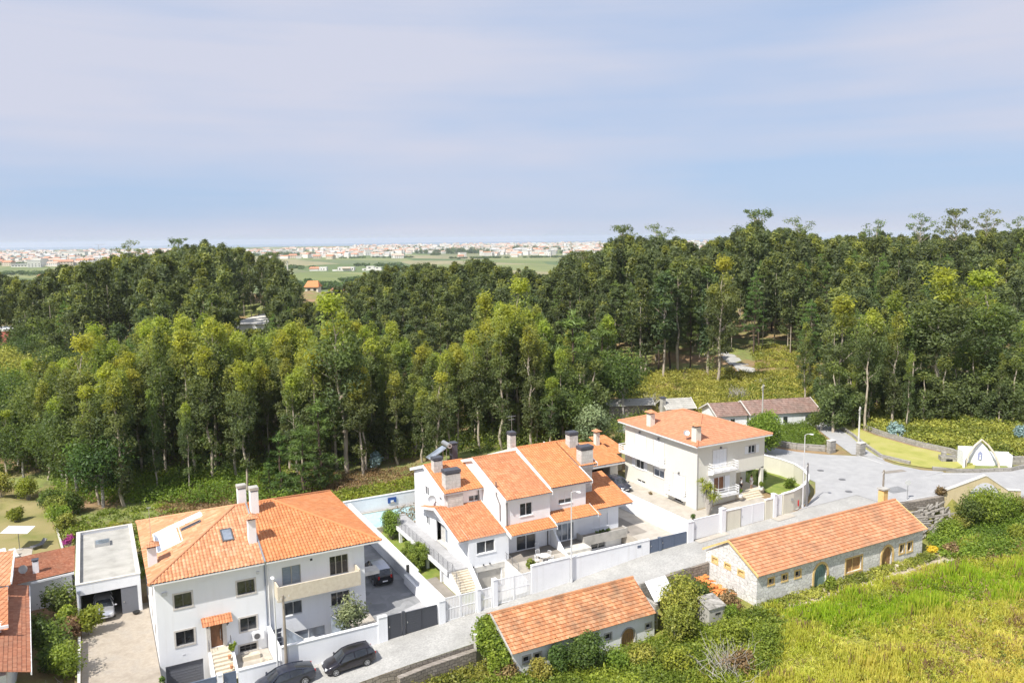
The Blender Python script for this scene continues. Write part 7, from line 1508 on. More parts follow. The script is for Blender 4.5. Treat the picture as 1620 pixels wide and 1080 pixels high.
B_('small clipped ball bush at the corner of the cream house',58.4,66.9,.42,.8,'leaf',9,z=2.35,ncl=10,per=90,leaf=.1); B_('potted conifer on the cream house stairs ledge',66.9,68.3,.25,.9,'conif',10,z=3.4,ncl=5,per=60,leaf=.12,name='potted_plant',cat='plant'); B_('spiky dwarf palm on the small lawn of the cream house',75.2,68.6,.9,1.3,'leafl',11,z=2.85,ncl=8,per=70,leaf=.6,aspect=.14,name='palm_shrub',cat='plant',y0=.2); B_('tall blue-green conifer hedge in the corner of the cream house garden',73.4,74.5,1.1,4.4,'pine',12,z=2.6,ncl=14,per=190,leaf=.2,y0=.7,stretch=(.9,1.8)); B_('dark shrub next to the porch pillar of the cream house',73.2,71.4,1.0,2.4,'leaf',13,z=2.8,ncl=10,per=160,leaf=.2,y0=.6); B_('leafy plant in the white pot by the porch pillar',70.9,68.9,.35,.9,'leafl',14,z=3.5,ncl=4,per=50,leaf=.25,name='potted_plant',cat='plant'); B_('low row of succulents in the concrete planter of the middle house',47.3,68.5,.3,.35,'leaf',15,z=2.4,ncl=16,per=40,leaf=.14,stretch=(7,.8),name='planter_plants',cat='plant'); B_('small orange flowering plants along the cream house drive',59.9,76.4,.35,.35,'dryl',16,z=2.3,ncl=4,per=40,leaf=.14,name='flowering_plant',cat='plant')
# yucca by the cream house
yu = thing('yucca_plant','spiky multi-headed yucca in front of the cream house corner','plant',(60.9,67.2,2.3)); mb = MB(); rng = np.random.default_rng(4); Vy=[];Qy=[];Ty=[]
for k in range(9):
    a = rng.random()*6.28; hx,hy,hz_ = 60.9+1.15*rng.random()*cos(a),67.2+1.15*rng.random()*sin(a),2.3+2.0+1.9*rng.random(); mb.tube([(60.9,67.2,2.2),((60.9*.5+hx*.5),(67.2*.5+hy*.5),2.3+(hz_-2.3)*.5),(hx,hy,hz_)],[.12,.09,.07],6)
    for q in range(42):
        d = rng.normal(size=3); d[2] = abs(d[2])*.8-.25; d /= np.linalg.norm(d); s = np.cross(d,(0,0,1)); s /= np.linalg.norm(s)+1e-6; p0 = np.array([hx,hy,hz_]); p1 = p0+d*.5; p2 = p0+d*.85-np.array([0,0,.15]); o = len(Vy); Vy += [p0-s*.02,p0+s*.02,p1+s*.045,p1-s*.045,p2+s*.005,p2-s*.005]; Qy += [(o,o+1,o+2,o+3),(o+3,o+2,o+4,o+5)]; Ty += [(.3+.5*rng.random(),rng.random(),0)]*6
mb.build('trunk',M['barkg'],yu); np_mesh('leaves',np.array(Vy),np.array(Qy),M['leafl'],np.array(Ty),yu)
# bushes at the left garden, bottom left, bottom centre
rb_ = random.Random(9)
for (x,y,R,h,mt,lb,sd) in ((-1.9,77.3-.6,1.3,3.0,'leafl','bright light green shrub in front of the carport',21),(-4.3,82.0,2.1,3.4,'leaf','large dark green orange-tree-like bush left of the carport',22),(-4.6,74.3,1.9,3.2,'leaf','round dark green bush in the middle of the lower left garden',23),(-6.2,77.4,1.5,2.6,'leaf','shaded dark shrub beside the brown roof of the neighbour',24),(-3.6,69.9,2.0,2.6,'leafl','sprawling light green shrub by the wall of the gravel drive',25),(-3.5,76.6,1.2,2.2,'dryl','reddish brown shrub between the green bushes at the lower left',26),(-3.7,79.5,1.1,2.0,'leafl','pale green shrub at the corner of the carport wall',27),(-6.9,63.6,2.1,3.2,'leafl','bright green bush at the bottom left corner of the photo',28),(-4.4,71.9,1.6,1.8,'leaf','low dark bush beneath the sprawling shrub',29),
   (-1.6,97.3,1.9,2.2,'bluel' if 0 else 'leafl','blue-green round shrub behind the far left corner of the carport roof',31),(-3.0,100.5,1.5,2.6,'leafl','light green shrub along the lawn edging, nearest the carport',32),(-4.2,104.5,1.6,3.0,'leafy','yellow-green shrub along the lawn edging',33),(-4.9,108.5,1.7,3.4,'leafl','tall bright shrub in the middle of the lawn edging row',34),(-5.6,112.8,1.7,3.4,'leafy','yellow flowering-looking shrub near the upper end of the lawn edging',35),(-6.2,117,1.9,3.0,'leaf','darker green shrub at the upper end of the lawn edging',36),(-3.4,113.5,1.9,3.2,'leaf','bushy shrub behind the yellow shrub at the lawn edge',37),(-10.0,114.5,1.1,1.9,'leafl','single round shrub standing alone on the dry lawn',38),(-12.4,126.5,1.8,3.6,'leafy','pale yellow tufted shrub at the far side of the lawn',39),(-14.8,124,1.8,2.6,'leaf','dark bush at the far left corner of the lawn',40),(-9.2,125.5,1.9,3.4,'leafl','mid-green shrub at the far right corner of the lawn',41),(1.5,101.5,1.8,1.5,'leafy','low bracken clump behind the carport roof',42)):
    B_(lb,x,y,R,h,mt,sd,ncl=14,per=170,leaf=.26,y0=.35 if mt == 'leaf' else .45)
B_('magenta bougainvillea spilling at the corner of the carport roof',-3.6,95.6,.9,1.3,'pink',43,z=1.6,ncl=6,per=90,leaf=.2)
dm = thing('dead_branches','tangle of grey bare branches at the lower left by the wall','branches',(-4.2,65.5,-1.2)); mb = MB(); rng = np.random.default_rng(8)
for k in range(60): a = rng.random()*6.28; p = (-4.3+rng.normal()*.5,65.8+rng.normal()*.9,-.8+rng.random()*.8); limb(mb,p,(p[0]+1.4*cos(a),p[1]+1.4*sin(a),p[2]+.7*rng.random()),.03,.008,rng,3,.12,4)
mb.build('branches',M['barkg'],dm)
# bottom centre
for (x,y,R,h,mt,lb,sd,nc,pr) in ((45.6,53.6,2.3,5.0,'leafy','big yellow-green leafy tree-like bush hiding the right end of the old barn',51,26,260),(43.6,51.6,1.9,3.6,'leafy','yellow-green bush at the left foot of the biggest bush',52,16,220),(34.2,52.0,1.9,3.9,'leaf','dark green upright bush in front of the old barn wall',53,22,240),(32.2,52.8,1.2,2.7,'leaf','small dark bush against the old barn near its left windows',54,12,200),(47.9,54.3,1.6,3.2,'leaf','green bush growing through the collapsed shed',55,14,200),(48.8,56.6,1.3,2.8,'leaf','small green bush against the street retaining wall',56,12,180),(46.6,48.6,2.0,2.4,'leafl','spreading fern-green bush right of the dead branches',57,16,220),(38.9,50.7,1.6,1.6,'leafy','low yellowish bush below the arched rusty door',58,12,180),(36.4,50.9,1.5,1.8,'leafl','light green bush left of the arched rusty door',59,12,180),(41.0,48.9,2.0,1.9,'leafl','light green mound of shrubs at the bottom edge',60,14,200),(50.3,52.4,1.3,1.9,'dryl','brownish dry thicket between the hut and the long barn',61,12,170),(30.2,52.4,1.3,1.8,'leafy','yellow-green bush at the bottom left corner of the old barn',62,12,180),(27.9,53.9,1.2,1.6,'dryl','dry brownish shrub at the foot of the ivy',63,10,160),(48.9,51.0,1.2,1.6,'leafl','small bush on the right side of the concrete hut',64,10,160),(45.0,45.6,1.6,1.5,'dryl','mound of pale dry scrub at the bottom edge among the dead branches',65,12,160),(42.9,55.2,1.2,2.3,'leafy','yellowish bush right at the corner of the old barn roof',66,12,190),
    (88.3,51.9,2.5,4.5,'leafl','large yellow-green bush in front of the ochre arch',71,22,250),(85.9,52.3,1.9,3.9,'leaf','darker bush at the left foot of the large bush by the arch',72,14,210),(90.6,51.2,2.2,3.9,'leafl','light bush right of the large bush by the arch',73,14,210),(81.9,51.8,1.8,2.0,'leafl','low light green bush near the right end of the long barn',74,14,200),(84.4,52.6,1.6,2.0,'leafy','yellowish bush in front of the fallen slabs',75,12,190),(91.5,47.8,2.0,2.2,'olive','grey-green thicket near the right edge of the photo',76,14,200),(80.2,57.4,1.5,1.1,'leafy','low yellow-green plants on the wall top behind the long barn',77,10,150),(88.0,57.2,.8,1.2,'dryl','reddish brown plant on the wall at the left end of the ochre arch',78,7,120),(77.5,50.9,.7,.9,'yflower','small yellow flowering plant at the right corner of the long barn',79,7,110),(79.0,49.6,1.1,1.1,'dryl','orange brown dry plant beside the yellow flowers',80,8,140),(61.0,50.1,.9,1.8,'leafl','green bush in front of the green arched door',81,8,90),(86.9,46.5,2.2,1.8,'leafl','broad low bush at the upper right of the meadow',82,14,190),(93.6,50.6,1.8,2.0,'leafy','bush below the right end of the arch',83,12,180)):
    B_(lb,x,y,R,h,mt,sd,ncl=nc,per=pr,leaf=.24,y0=.32 if mt == 'leaf' else .5)
# ivy cloaking the left end of the old barn
rng = np.random.default_rng(31); iv = thing('ivy','bright green ivy cloaking the left gable wall of the old barn','ivy',(27.6,56,-1)); n = 70
cen = np.stack([27.2+rng.random(n)*1.3-.35*(rng.random(n)), 54.0+rng.random(n)*4.4, np.zeros(n)],1); cen[:,2] = -1.6+rng.random(n)*2.2+(cen[:,1]-54)*.35
V, Q, T = leafcloud(rng, cen, np.full((n,3),.5), 130, .2, np.clip(.45+.25*rng.normal(size=n),0,1), aspect=.8); np_mesh('leaves', V, Q, M['leafl'], T, iv)
mb = MB(); [limb(mb,(27.8,54.5+k*.6,-2),(27.6,54.8+k*.55,.5),.03,.015,rng,3,.1,4) for k in range(6)]; mb.build('stem', M['barkg'], iv)
dd = thing('dead_bush','sprawling grey leafless bush at the bottom edge right of the old barn','bush',(44.2,45.8,-1.2)); mb = MB()
for k in range(110): a = rng.random()*6.28; p = (44.0+rng.normal()*1.1,45.8+rng.normal()*.9,-1.2); e_ = .5+.9*rng.random(); limb(mb,p,(p[0]+e_*1.4*cos(a),p[1]+e_*1.4*sin(a),p[2]+1.0+1.1*rng.random()),.03,.006,rng,4,.14,4)
mb.build('branches',M['barkg'],dd)
for i,(px,D,lb) in enumerate(((1030,141,'grey leafless bush on the bracken field left of the brown farmhouse'),(1165,146,'pale leafless shrub where the forest track meets the bracken field'))):
    x,y = at(px,D); r = thing('dead_bush',lb,'bush',(x,y,gzs(x,y))); mb = MB()
    for k in range(60): a = rng.random()*6.28; p = (x+rng.normal()*.7,y+rng.normal()*.6,gzs(x,y)); limb(mb,p,(p[0]+1.2*cos(a),p[1]+1.2*sin(a),p[2]+1.2+1.4*rng.random()),.045,.012,rng,3,.14,4)
    mb.build('branches',M['barkg'],r)
for px,D,R,mt,lb in ((1411,117.5,1.5,'bluel','blue-green juvenile eucalyptus bush on the bracken slope at the right'),(1612,113,1.3,'bluel','pale blue-green bush near the right edge above the shrine'),(592,114,1.3,'bluel','small blue-grey eucalyptus bush at the forest edge behind the pool')):
    x,y = at(px,D); B_(lb,x,y,R,2.8,mt,91,ncl=9,per=120,leaf=.34,y0=.5)
# ------------------------------------------------------------------ bracken, brambles and undergrowth (nobody could count them)
def scatter(name, label, region, n, R, h, mat, seed, per=26, leaf=.34, y=(.2,.7), test=None, cat='undergrowth', aspect=.45, dry=0.0, zlift=.15, flat=.5):
    rng = np.random.default_rng(seed); P = np.array([]).reshape(0,2); poly = np.array(region, float); lo, hi = poly.min(0), poly.max(0)
    def inside(p):
        c = np.zeros(len(p), bool); j = len(poly)-1
        for i in range(len(poly)):
            a, b = poly[i], poly[j]; m = ((a[1] > p[:,1]) != (b[1] > p[:,1])) & (p[:,0] < (b[0]-a[0])*(p[:,1]-a[1])/(b[1]-a[1]+1e-12)+a[0]); c ^= m; j = i
        return c
    while len(P) < n:
        q = lo+(hi-lo)*rng.random((n*2,2)); P = np.concatenate([P, q[inside(q)]])
    P = P[:n]; sc = .6+.8*rng.random(n); patch = np.sin(P[:,0]*.55+1)*np.cos(P[:,1]*.47+2)+.5*np.sin(P[:,0]*1.3+P[:,1]*.9)
    cen = np.column_stack([P, gz(P[:,0],P[:,1])+zlift+h*.3*sc]); rad = np.column_stack([R*sc,R*sc,h*flat*sc]); yg = np.clip(y[0]+(y[1]-y[0])*(.5+.35*patch+.2*rng.normal(size=n)),0,1)
    V,Q,T = leafcloud(rng,cen,rad,per,leaf,yg,aspect=aspect,out_bias=.5,dry=dry); o = np_mesh(name,V,Q,M[mat],T,label=label,cat=cat,kind='stuff'); return o
O2 = lambda *pts: [new(*p) for p in pts]
scatter('bracken','yellow-green bracken covering the open slope left of the brown farmhouse',O2((22,132),(62,132),(68,150),(66,170),(30,172),(20,150)),2300,.8,1.3,'leafy',101,per=36,leaf=.4,y=(.25,1.0))
scatter('bracken','bright bracken and ferns on the slope behind the shrine',[(106,66),(109,62),(118,60),(126,70),(122,82),(112,92),(107,90),(106,78)],1700,.8,1.2,'leafy',102,per=34,leaf=.4,y=(.15,1.0))
scatter('bracken','green bracken behind the flat roofed carport',[(-3,96),(4,85),(12,84.5),(20,88),(12,100),(6,112),(-3,112)],330,.7,.6,'leafl',103,per=30,leaf=.34,y=(.0,.6))
scatter('bracken','bright low scrub behind the white pool wall',[(20,93.2),(40,93.2),(52,93.2),(54,97),(44,101),(26,103),(20,100)],900,.7,.7,'leafl',104,per=30,leaf=.34,y=(.2,.9))
scatter('scrub','green scrub on the verge between the road and the farmhouse',[(88.5,83),(91,79.5),(94.5,78.6),(98,84),(101,89),(92,91.4),(87.2,92.5)],700,.6,.9,'leafl',105,per=30,leaf=.3,y=(.0,.5))
scatter('scrub','dry mixed scrub between the side path and the forest edge',[(107,93),(114,95),(122,103),(128,118),(116,116),(104,108),(100,100)],900,.8,.9,'leafl',106,per=28,leaf=.36,y=(.0,.4),dry=.4)
scatter('scrub','dry weeds along the foot of the long stone barn',[(52.5,49.6),(77,49.6),(77,51.1),(52.5,51.1)],420,.25,.35,'leafy',107,per=22,leaf=.22,y=(.2,.9),dry=.5)
scatter('thicket','thin green thicket of shrubs and suckers filling the edge of the wood',O2((-58,109),(-44,108),(-34,114),(-10,116),(22,118),(24,130),(-60,128)),1200,.75,3.0,'euc',114,per=26,leaf=.34,y=(.1,.8),flat=.55)
scatter('thicket','thin green thicket under the trees of the right slope',O2((62,128),(84,126),(112,124),(116,136),(70,142)),420,.7,2.0,'euc',115,per=26,leaf=.34,y=(.3,1.0),flat=.55)
scatter('scrub','dry weeds below the street wall at the bottom of the photo',[(17,50),(27,50),(27.4,56.8),(17,56.0)],700,.45,.6,'leafy',116,per=26,leaf=.24,y=(.0,.9),dry=.6)
scatter('bramble','green brambles along the left edge of the lawn and wood',O2((-62,104),(-44,101),(-30,101),(-24,108),(-40,116),(-70,118)),1300,.9,1.8,'leafl',117,per=30,leaf=.32,y=(.0,.8))
scatter('undergrowth','low dark undergrowth on the forest floor beneath the trees',O2((-90,117),(22,117),(26,170),(-100,175)),2800,1.0,1.2,'leafl',108,per=20,leaf=.42,y=(.0,.4),dry=.5)
scatter('undergrowth','scattered undergrowth beneath the trees on the right slope',O2((60,124),(110,122),(130,175),(70,185)),2000,1.0,1.1,'leafl',109,per=22,leaf=.4,y=(.0,.7),dry=.45)
scatter('leaf_litter','brown fallen leaves and twigs behind the left house roofs',O2((-44,92),(-4,92),(4,113),(-50,113)),3200,.9,.25,'dryl',110,per=22,leaf=.24,y=(.0,.9))
scatter('undergrowth','tangled yellow-green undergrowth at the bottom of the photo, before the old barn',[(27,49),(38,44),(47,43.5),(52,47.5),(52,50.5),(43,53.2),(28,53.4),(24,54)],1900,.6,.9,'leafl',111,per=34,leaf=.26,y=(.0,.9),dry=.35)
scatter('undergrowth','rough weeds and brambles between the meadow and the crumbling wall',[(77.5,49.5),(80,53),(86,53.6),(93,50.8),(99,44),(90,42),(82,45.5)],1500,.6,.8,'leafl',112,per=32,leaf=.28,y=(.0,.8),dry=.35)
scatter('rough_grass','rough yellowish grass in the clearing beside the forest track',[new(*q) for q in ((52,166),(76,166),(84,200),(62,204))],900,.9,.6,'leafy',113,per=30,leaf=.4,y=(.2,1.0))
# ------------------------------------------------------------------ meadow grass
rng = np.random.default_rng(200); n = 72000; lo = (40,22); hi = (100,51)
P = np.column_stack([40+62*rng.random(n), 20+31*rng.random(n)]); P = P[(P[:,1] < 50.2-.0*P[:,0]) & ~((P[:,0] < 50) & (P[:,1] > 47)) & ((P[:,1] < 48.4+1.0*rng.random(len(P))) | (P[:,0] > 77) | (P[:,0] < 54))]; n = len(P)
d = np.sqrt(P[:,0]**2+P[:,1]**2)
def ns(a,b,c):
    r9 = np.random.default_rng(int(a*100)+int(b)); o = 0
    for k in range(9): t = r9.random()*6.28; f = a*(.6+.9*r9.random()); o = o+np.sin((P[:,0]*cos(t)+P[:,1]*sin(t))*f*1.7+r9.random()*6.28)
    return o/3.6
nz = .5*ns(.31,1,2)+.35*ns(.77,4,.3)+.25*ns(1.7,2,5)
# bright green band beside the barn, yellow further out, brown seed heads in patches
band = np.exp(-(((P[:,1]-(46.2-.17*(P[:,0]-56)))/3.3)**2))*np.clip((P[:,0]-50)/5,0,1)*np.clip((86-P[:,0])/4,0,1)
green = np.clip(band*1.35+nz*.55-.3,0,1); yellow = np.clip(.85+.35*nz-(green>.5)*.5,0,1)
gold = np.clip((44-P[:,1]+.12*(P[:,0]-56))/14,0,1)
tr_ = np.where(rng.random(n) < green*(1-.5*gold), .12+.3*rng.random(n), .40+(.18+.32*gold)*yellow+.3*rng.random(n)*yellow); dryv = ((ns(.8,7,1) > .8) & (rng.random(n) < .45) & (green < .5) | (rng.random(n) < .03)).astype(float)
hgt = (.35+.6*rng.random(n)**1.5)*(1+.6*(green>.5))*(.8+.5*ns(.5,21,1)); K = 5; ang = rng.random((n,K))*6.28; spread = .10+.28*rng.random((n,K)); bw = .035+.03*rng.random((n,K))
bx = P[:,0,None]+.12*rng.normal(size=(n,K)); by = P[:,1,None]+.12*rng.normal(size=(n,K)); bz = gz(P[:,0],P[:,1])[:,None]-.05+np.zeros((n,K)); hh = hgt[:,None]*(.6+.5*rng.random((n,K)))
cx, cy = np.cos(ang), np.sin(ang); tx, ty = bx+cx*spread, by+cy*spread; wa = rng.random((n,K))*6.28; wx, wy = np.cos(wa)*bw, np.sin(wa)*bw
V = np.stack([np.stack([bx-wx,by-wy,bz],-1),np.stack([bx+wx,by+wy,bz],-1),np.stack([tx+wx*.6,ty+wy*.6,bz+hh],-1),np.stack([tx-wx*.6,ty-wy*.6,bz+hh],-1)],2).reshape(-1,3); Q = np.arange(len(V)).reshape(-1,4)
T = np.column_stack([tr_, .25+.5*rng.random(n), dryv]); T = np.repeat(T, K*4, axis=0)
gm = leafmat('meadow_grass',(0.28,0.48,0.02),(0.47,0.52,0.06),(0.74,0.62,0.17),.35,.5,dry=(.34,.23,.14)); M['meadow'] = gm
np_mesh('tall_grass', V, Q, gm, T, label='tall meadow grass, bright green near the barn and yellow further out', cat='grass', kind='stuff')
scatter('weeds','taller weeds and dry brown seed heads dotted through the meadow',[(50,24),(60,46),(78,48),(92,44),(96,30),(70,20)],330,.4,1.1,'dryl',118,per=34,leaf=.2,y=(.3,1.0),flat=.6)
scatter('weeds','loose light green weeds growing through the meadow',[(46,26),(52,47),(78,48.5),(94,44),(96,30),(70,20)],700,.4,.8,'leafy',119,per=30,leaf=.22,y=(.2,1.0),flat=.6)
# ================================================================== far plain, town, sea front
rnd = random.Random(4)
def town_house(seed, w, d, h, rh, wc, rc):
    r = local_thing('town_house','tiny pale house with orange roof in the far seaside town','house','houses of the far town'); mb = MB(); mb.box(-w/2,w/2,-d/2,d/2,-2,h); mb.build('wall', wc, r); mb = MB()
    if rh: 
        o = .5; mb.add([(-w/2-o,-d/2-o,h),(w/2+o,-d/2-o,h),(w/2+o,d/2+o,h),(-w/2-o,d/2+o,h),(-w/2,0,h+rh),(w/2,0,h+rh)],[(0,1,5,4),(2,3,4,5),(0,4,3),(1,2,5),(0,3,2,1)])
    else: mb.box(-w/2-.2,w/2+.2,-d/2-.2,d/2+.2,h+.02,h+.6)
    mb.build('roof', rc, r); mb = MB(); n = max(2,int(w/4))
    for k in range(n):
        x = -w/2+w*(k+.5)/n
        for z in (1.2,4.2):
            if z+1.6 < h: mb.box(x-.6,x+.6,-d/2-.05,-d/2-.01,z,z+1.5)
    mb.build('window', M['glass'], r); return r
wA = noisy('town_white',(.62,.60,.57),(.74,.72,.69),.05,.9); wB = noisy('town_beige',(.50,.43,.34),(.60,.53,.43),.05,.9); rA = noisy('town_roof',(.46,.20,.12),(.56,.28,.18),.05,.9); rG = noisy('town_flat',(.42,.42,.44),(.60,.60,.60),.05,.9); rP = noisy('town_roof_pale',(.55,.36,.28),(.62,.44,.36),.05,.9)
TH = [town_house(1,14,10,6.5,2.6,wA,rA),town_house(2,20,10,6.5,2.6,wA,rP),town_house(3,12,12,9,0,wA,rG),town_house(4,26,11,6.5,2.8,wB,rA),town_house(5,18,14,11,0,wA,wA),town_house(6,16,11,6,3,wB,rA)]
TL = {0:'tiny white house with a red gabled roof in the far seaside town',1:'tiny long white house with a pale pinkish roof in the far seaside town',2:'tiny white block with a grey flat roof in the far seaside town',3:'tiny long beige house with a red roof in the far seaside town',4:'tiny tall all-white block in the far seaside town',5:'tiny beige house with a red gabled roof in the far seaside town'}
cnt = 0; tries = 0; MASS = []
def town_ok(px, D):
    if 330 < px < 420 and D < 3100: return False
    if 640 < px < 760 and 2500 < D < 3000: return False
    return True
while cnt < 290 and tries < 4000:
    tries += 1; px = rnd.choice([rnd.uniform(-20,300), rnd.uniform(390,1150), rnd.uniform(560,1000), rnd.uniform(1280,1660)]); D = rnd.uniform(2350,4600) if px > 350 else rnd.uniform(1900,4400)
    if not town_ok(px, D): continue
    x, y = at(px, D); k = rnd.randrange(6); p = TH[k]; z = gzs(x,y); rz = -YAW+rnd.uniform(-.5,.5); s = rnd.uniform(1.0,1.7)
    if p.name not in used: used.add(p.name); place(p,(x,y,z),rz,s); p['label'] = TL[k]; p['group'] = 'far town houses of kind %s' % ['one','two','three','four','five','six'][k]
    else: dup(p,(x,y,z),rz,s,TL[k],'far town houses of kind %s' % ['one','two','three','four','five','six'][k])
    cnt += 1
for i in range(3600):
    px = rnd.choice([rnd.uniform(-20,330), rnd.uniform(390,1180), rnd.uniform(500,1100), rnd.uniform(1200,1660)]); D = rnd.uniform(2550,6450) if px > 560 else rnd.uniform(2500,4700) if px > 350 else rnd.uniform(2300,5200)
    if town_ok(px,D): MASS.append((px,D))
mw, mr = MB(), MB()
for px, D in MASS:
    x, y = at(px,D); z = gzs(x,y); w, d, h = rnd.uniform(9,32), rnd.uniform(8,16), rnd.choice([6,7,8,9,12,15]); a = -YAW+rnd.uniform(-.6,.6); mw.obox((x,y,z+h/2),(w,d,h),a)
    c, s = cos(a), sin(a); q = [(x+px_*c-py_*s, y+px_*s+py_*c) for px_,py_ in ((-w/2-.5,-d/2-.5),(w/2+.5,-d/2-.5),(w/2+.5,d/2+.5),(-w/2-.5,d/2+.5),(-w/2,0),(w/2,0))]
    rh = rnd.choice([.6,.6,2.5,2.8]); mr.mi = rnd.choice([0,0,1,1,2,2]); mr.add([(*q[0],z+h+.05),(*q[1],z+h+.05),(*q[2],z+h+.05),(*q[3],z+h+.05),(*q[4],z+h+rh),(*q[5],z+h+rh)],[(0,1,5,4),(2,3,4,5),(0,4,3),(1,2,5)])
tm = mw.build('town', wA, None, label='dense mass of pale houses of the seaside town along the horizon', cat='town', kind='stuff'); mr.build('town_roofs', [rA,rG,rP], tm)
# dark groves on the plain, hedgerows
def groves(name, label, blobs, seed, mat='leaf'):
    rng = np.random.default_rng(seed); cen=[];rad=[];yg=[]
    for px, D, w, h, n in blobs:
        for k in range(n):
            x, y = at(px+w*(rng.random()-.5), D+rng.normal()*25); s = 5+5*rng.random(); hz_ = h*(.55+.45*rng.random()); z = gzs(x,y); cen.append((x,y,z+hz_*.55)); rad.append((s,s,hz_*.5)); yg.append(.05+.25*rng.random())
    V,Q,T = leafcloud(rng,cen,rad,90,3.2,yg,aspect=.7); return np_mesh(name,V,Q,M[mat],T,label=label,cat='wood',kind='stuff')
groves('far_groves','dark groves of trees standing among the houses of the far town',[(150,3000,52,16,26),(165,2950,30,14,14),(255,2500,70,22,40),(225,2600,30,20,20),(400,3000,22,16,12),(450,2700,50,22,40),(498,2900,16,14,8),(540,2950,24,14,14),(580,3000,36,14,16),(650,4200,54,24,26),(620,3300,24,15,12),(690,3100,60,20,46),(735,3000,56,26,50),(770,2900,22,20,14),(822,3400,26,28,18),(840,3400,18,26,12),(868,3500,30,18,18),(905,3600,20,10,8),(760,3000,30,20,20),(30,3100,80,12,26),(60,3400,60,14,20),(110,3300,30,14,12),(20,2200,90,9,26),(1105,1500,40,18,24),(1290,1200,90,18,50),(1500,1200,120,18,50)],7)
rr_ = random.Random(12); groves('town_trees','small belts of trees scattered between the houses of the far town',[(rr_.choice([rr_.uniform(0,320),rr_.uniform(400,1150)]),rr_.uniform(2500,5200),rr_.uniform(8,34),rr_.uniform(9,15),rr_.randrange(5,14)) for _ in range(75)],17)
groves('hedgerows','dark hedgerows and scattered bushes between the far fields',[(470,1650,60,7,14),(600,1750,80,7,20),(560,1100,40,7,10),(470,1000,60,8,16),(520,900,80,9,24),(640,1500,60,7,14),(60,1500,120,8,24),(100,1100,60,9,14),(45,900,60,8,12),(760,2300,90,6,24),(860,2300,80,6,22),(600,2500,120,6,24),(450,900,40,9,12)],8)
# individual far landmarks
def farbox(label, px, D, parts, name='far_house', cat='house', rz=None):
    x, y = at(px, D); r = thing(name, label, cat, (x,y,gzs(x,y)), -YAW if rz is None else rz); ORG[r.name] = Vector((0,0,0))
    for nm, m, bs in parts:
        mb = MB()
        for b in bs: mb.box(*b) if not isinstance(b[0], tuple) else mb.add(b, [(0,1,5,4),(2,3,4,5),(0,4,3),(1,2,5),(0,3,2,1)])
        mb.build(nm, m, r)
    return r
def gb(x0,x1,y0,y1,z,rh): return [(x0,y0,z),(x1,y0,z),(x1,y1,z),(x0,y1,z),(x0+1,(y0+y1)/2,z+rh),(x1-1,(y0+y1)/2,z+rh)]
farbox('pair of small far houses in the fields, one with red roof, left of three',505,1500,[('wall',wA,[(2,16,-5,6,-1,7),(-16,1,-5,6,-1,4)]),('roof',rA,[gb(-17,1.9,-6,7,4.05,3.5)]),('window',M['glass'],[(5,7,-5.1,-5.02,2,4),(10,12,-5.1,-5.02,2,4)])])
farbox('white farm villa with pink roof in the far fields, middle of three',548,1480,[('wall',wA,[(-14,16,-5,8,-1,7),(-24,-15,-4,3,-1,2.5)]),('roof',rP,[gb(-6,10,-9,-5.1,5.0,2)]),('window',M['dark'],[(-11,-9,-5.1,-5.02,2,5),(12,14,-5.1,-5.02,2,5)])])
farbox('stepped white villa in the far fields, right of three',588,1480,[('wall',wA,[(-16,20,-4,8,-1,3.5),(-8,6,-3.9,8,3.52,8),(7,19,-3.9,8,3.52,6)]),('window',M['dark'],[(-4,0,-4.0,-3.92,4.5,6.5),(10,14,-4.0,-3.92,4,5.4),(-12,-9,-4.1,-4.02,1,2.8)])])
farbox('small house with bright orange roof among the trees above the left wood',498,352,[('wall',M['cream'],[(-2.8,2.8,-3,3,-1,2.6)]),('roof',M['tileB'],[gb(-3.3,3.3,-3.6,3.6,2.65,2.6)]),('window',M['glass'],[(-1.8,-.6,-3.1,-3.02,1.0,2),(.8,2,-3.1,-3.02,1.0,2)])])
farbox('orange roofed wall strip among dark trees below the far villas',537,560,[('wall',M['cream'],[(-5,6,-3,3,-3,1.2)]),('roof',M['tileG'],[gb(-5.6,6.6,-3.6,3.6,1.25,1.6)]),('gable',M['white'],[(6.7,7.3,-3.6,3.6,-2,2.6)])])
farbox('long low white building with grey flat roof in the gap of the front trees',404,262,[('wall',M['white'],[(-7,8,-5,32,-3,4.2)]),('flat_roof',M['concrete_l'],[(-7.2,8.2,-5.2,32.2,4.22,4.5)]),('roof_vents',M['rail'],[(0,.8,12,13,4.52,5.2),(2,2.6,14,15,4.52,5.1),(4,5.4,13,14,4.52,5.1)])],rz=-YAW)
farbox('brick red building with white roof panels at the left edge among dark trees',8,262,[('wall',noisy('brick_red',(.36,.11,.09),(.44,.16,.13),2,.9),[(-8,4,-4,6,-1,6.5)]),('roof',M['shutter'],[(-8.2,4.2,-4.2,6.2,6.52,7.1)]),('window',M['trim'],[(-2,.5,-4.1,-4.02,1,2.2),(1.5,3,-4.1,-4.02,1,2.2)])])
farbox('orange house with long roof in the fields at the far left',80,1250,[('wall',noisy('orange_wall',(.60,.34,.14),(.68,.42,.2),.3,.9),[(-18,18,-6,6,-1,6)]),('roof',rA,[gb(-19,19,-7,7,6.05,3)]),('window',M['dark'],[(-10,-8,-6.1,-6.02,2,4),(0,2,-6.1,-6.02,2,4),(9,11,-6.1,-6.02,2,4)])])
farbox('white house with pale red gable roof at the edge of the left trees',93,760,[('wall',wA,[(-6,6,-4,5,-1,5)]),('roof',rP,[gb(-7,7,-5,6,5.05,3.2)]),('window',M['glass'],[(-3,-1.5,-4.1,-4.02,1.8,3.4),(1.5,3,-4.1,-4.02,1.8,3.4)])])
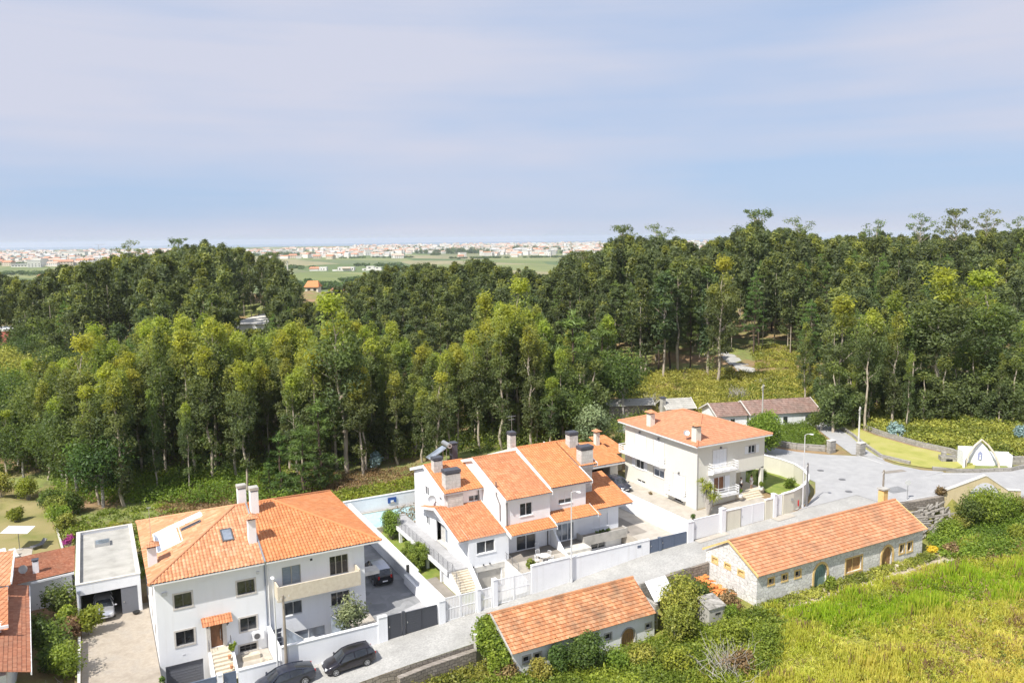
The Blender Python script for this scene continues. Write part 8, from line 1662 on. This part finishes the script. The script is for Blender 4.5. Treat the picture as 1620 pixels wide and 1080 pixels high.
for px, D, w, h, lb in ((125,2100,110,9,'widest white industrial hall on the plain at the left'),(62,2900,170,11,'long pale warehouse row in front of the left horizon'),(150,1750,52,8,'smaller white hall just above the left trees'),(45,2000,70,6,'low white greenhouse-like hall at the far left'),(120,3100,90,22,'tall grey office block behind the left industrial halls'),(20,3300,120,10,'pale warehouse at the far left end of the town')):
    farbox(lb,px,D,[('wall',wA,[(-w/2,w/2,-12,12,-1,h)]),('roof',rG,[(-w/2-1,w/2+1,-13,13,h+.02,h+1.2)]),('window',M['glass'],[(-w/2+k*w/9+2,-w/2+k*w/9+w/14+2,-12.2,-12.02,h*.35,h*.7) for k in range(8)])],'industrial_hall','hall')
for px, py0, D, hh, lb in ((158,0,3600,48,'thin tower crane above the left town'),):
    x,y = at(px,D); z = gzs(x,y); r = thing('tower_crane',lb,'crane',(x,y,z)); mb = MB(); mb.box(x-1,x+1,y-1,y+1,z,z+hh); mb.build('mast',M['metal'],r); mb = MB(); mb.obox((x+6,y-3,z+hh),(44,1.6,1.6),-YAW); mb.build('jib',M['metal'],r)
for px, D, h, lb in ((457,700,26,'thin grey pylon rising above the dark hill trees'),(740,900,24,'pale chimney-like mast rising above the middle wood')):
    x,y = at(px,D); z = gzs(x,y); r = thing('mast',lb,'mast',(x,y,z)); mb = MB(); mb.tube([(x,y,z),(x,y,z+h)],[.9,.6],8); mb.build('shaft',M['concrete_l'],r); mb = MB(); mb.tube([(x,y,z+h+.01),(x,y,z+h+1.2)],[.75,.75],8); mb.build('head',M['concrete'],r)
for px, D, h in ((884,3600,34),(905,3700,34),(951,3700,36),(178,3000,38)):
    x,y = at(px,D); lb = {884:'pointed dark norfolk pine above the town, leftmost of the middle group',905:'pointed norfolk pine in the centre of the town skyline group',951:'pointed norfolk pine at the right of the town skyline group',178:'pointed norfolk pine beside the tower crane at the left'}[px]
    r = tree_pine(300+px,18,3.2,lab=lb); place(r,(x,y,gzs(x,y)),0,(h/18*1.1,h/18*1.1,h/18))
# far wooded ridge beyond the right hill
groves('far_ridge_wood','far blue wooded ridge showing between the trees of the right skyline',[(1100,1500,70,24,40),(1340,1500,200,24,90),(1560,1500,200,26,90)],9)
# ================================================================== air
mb = MB(); c8 = [new(x,y) for x,y in ((-15500,-900),(15500,-900),(15500,16500),(-15500,16500))]; mb.prism(c8, -62, 64)
hm = bpy.data.materials.new('haze'); hm.use_nodes = True; ht = hm.node_tree; ht.nodes.remove(ht.nodes['Principled BSDF'])
pv = ht.nodes.new('ShaderNodeVolumePrincipled'); pv.inputs['Color'].default_value = (.80,.87,1.0,1); pv.inputs['Density'].default_value = HAZE; pv.inputs['Anisotropy'].default_value = 0.2
ht.links.new(pv.outputs[0], ht.nodes['Material Output'].inputs['Volume'])
if HAZE > 0: tag(mb.build('haze', hm), kind='stuff')
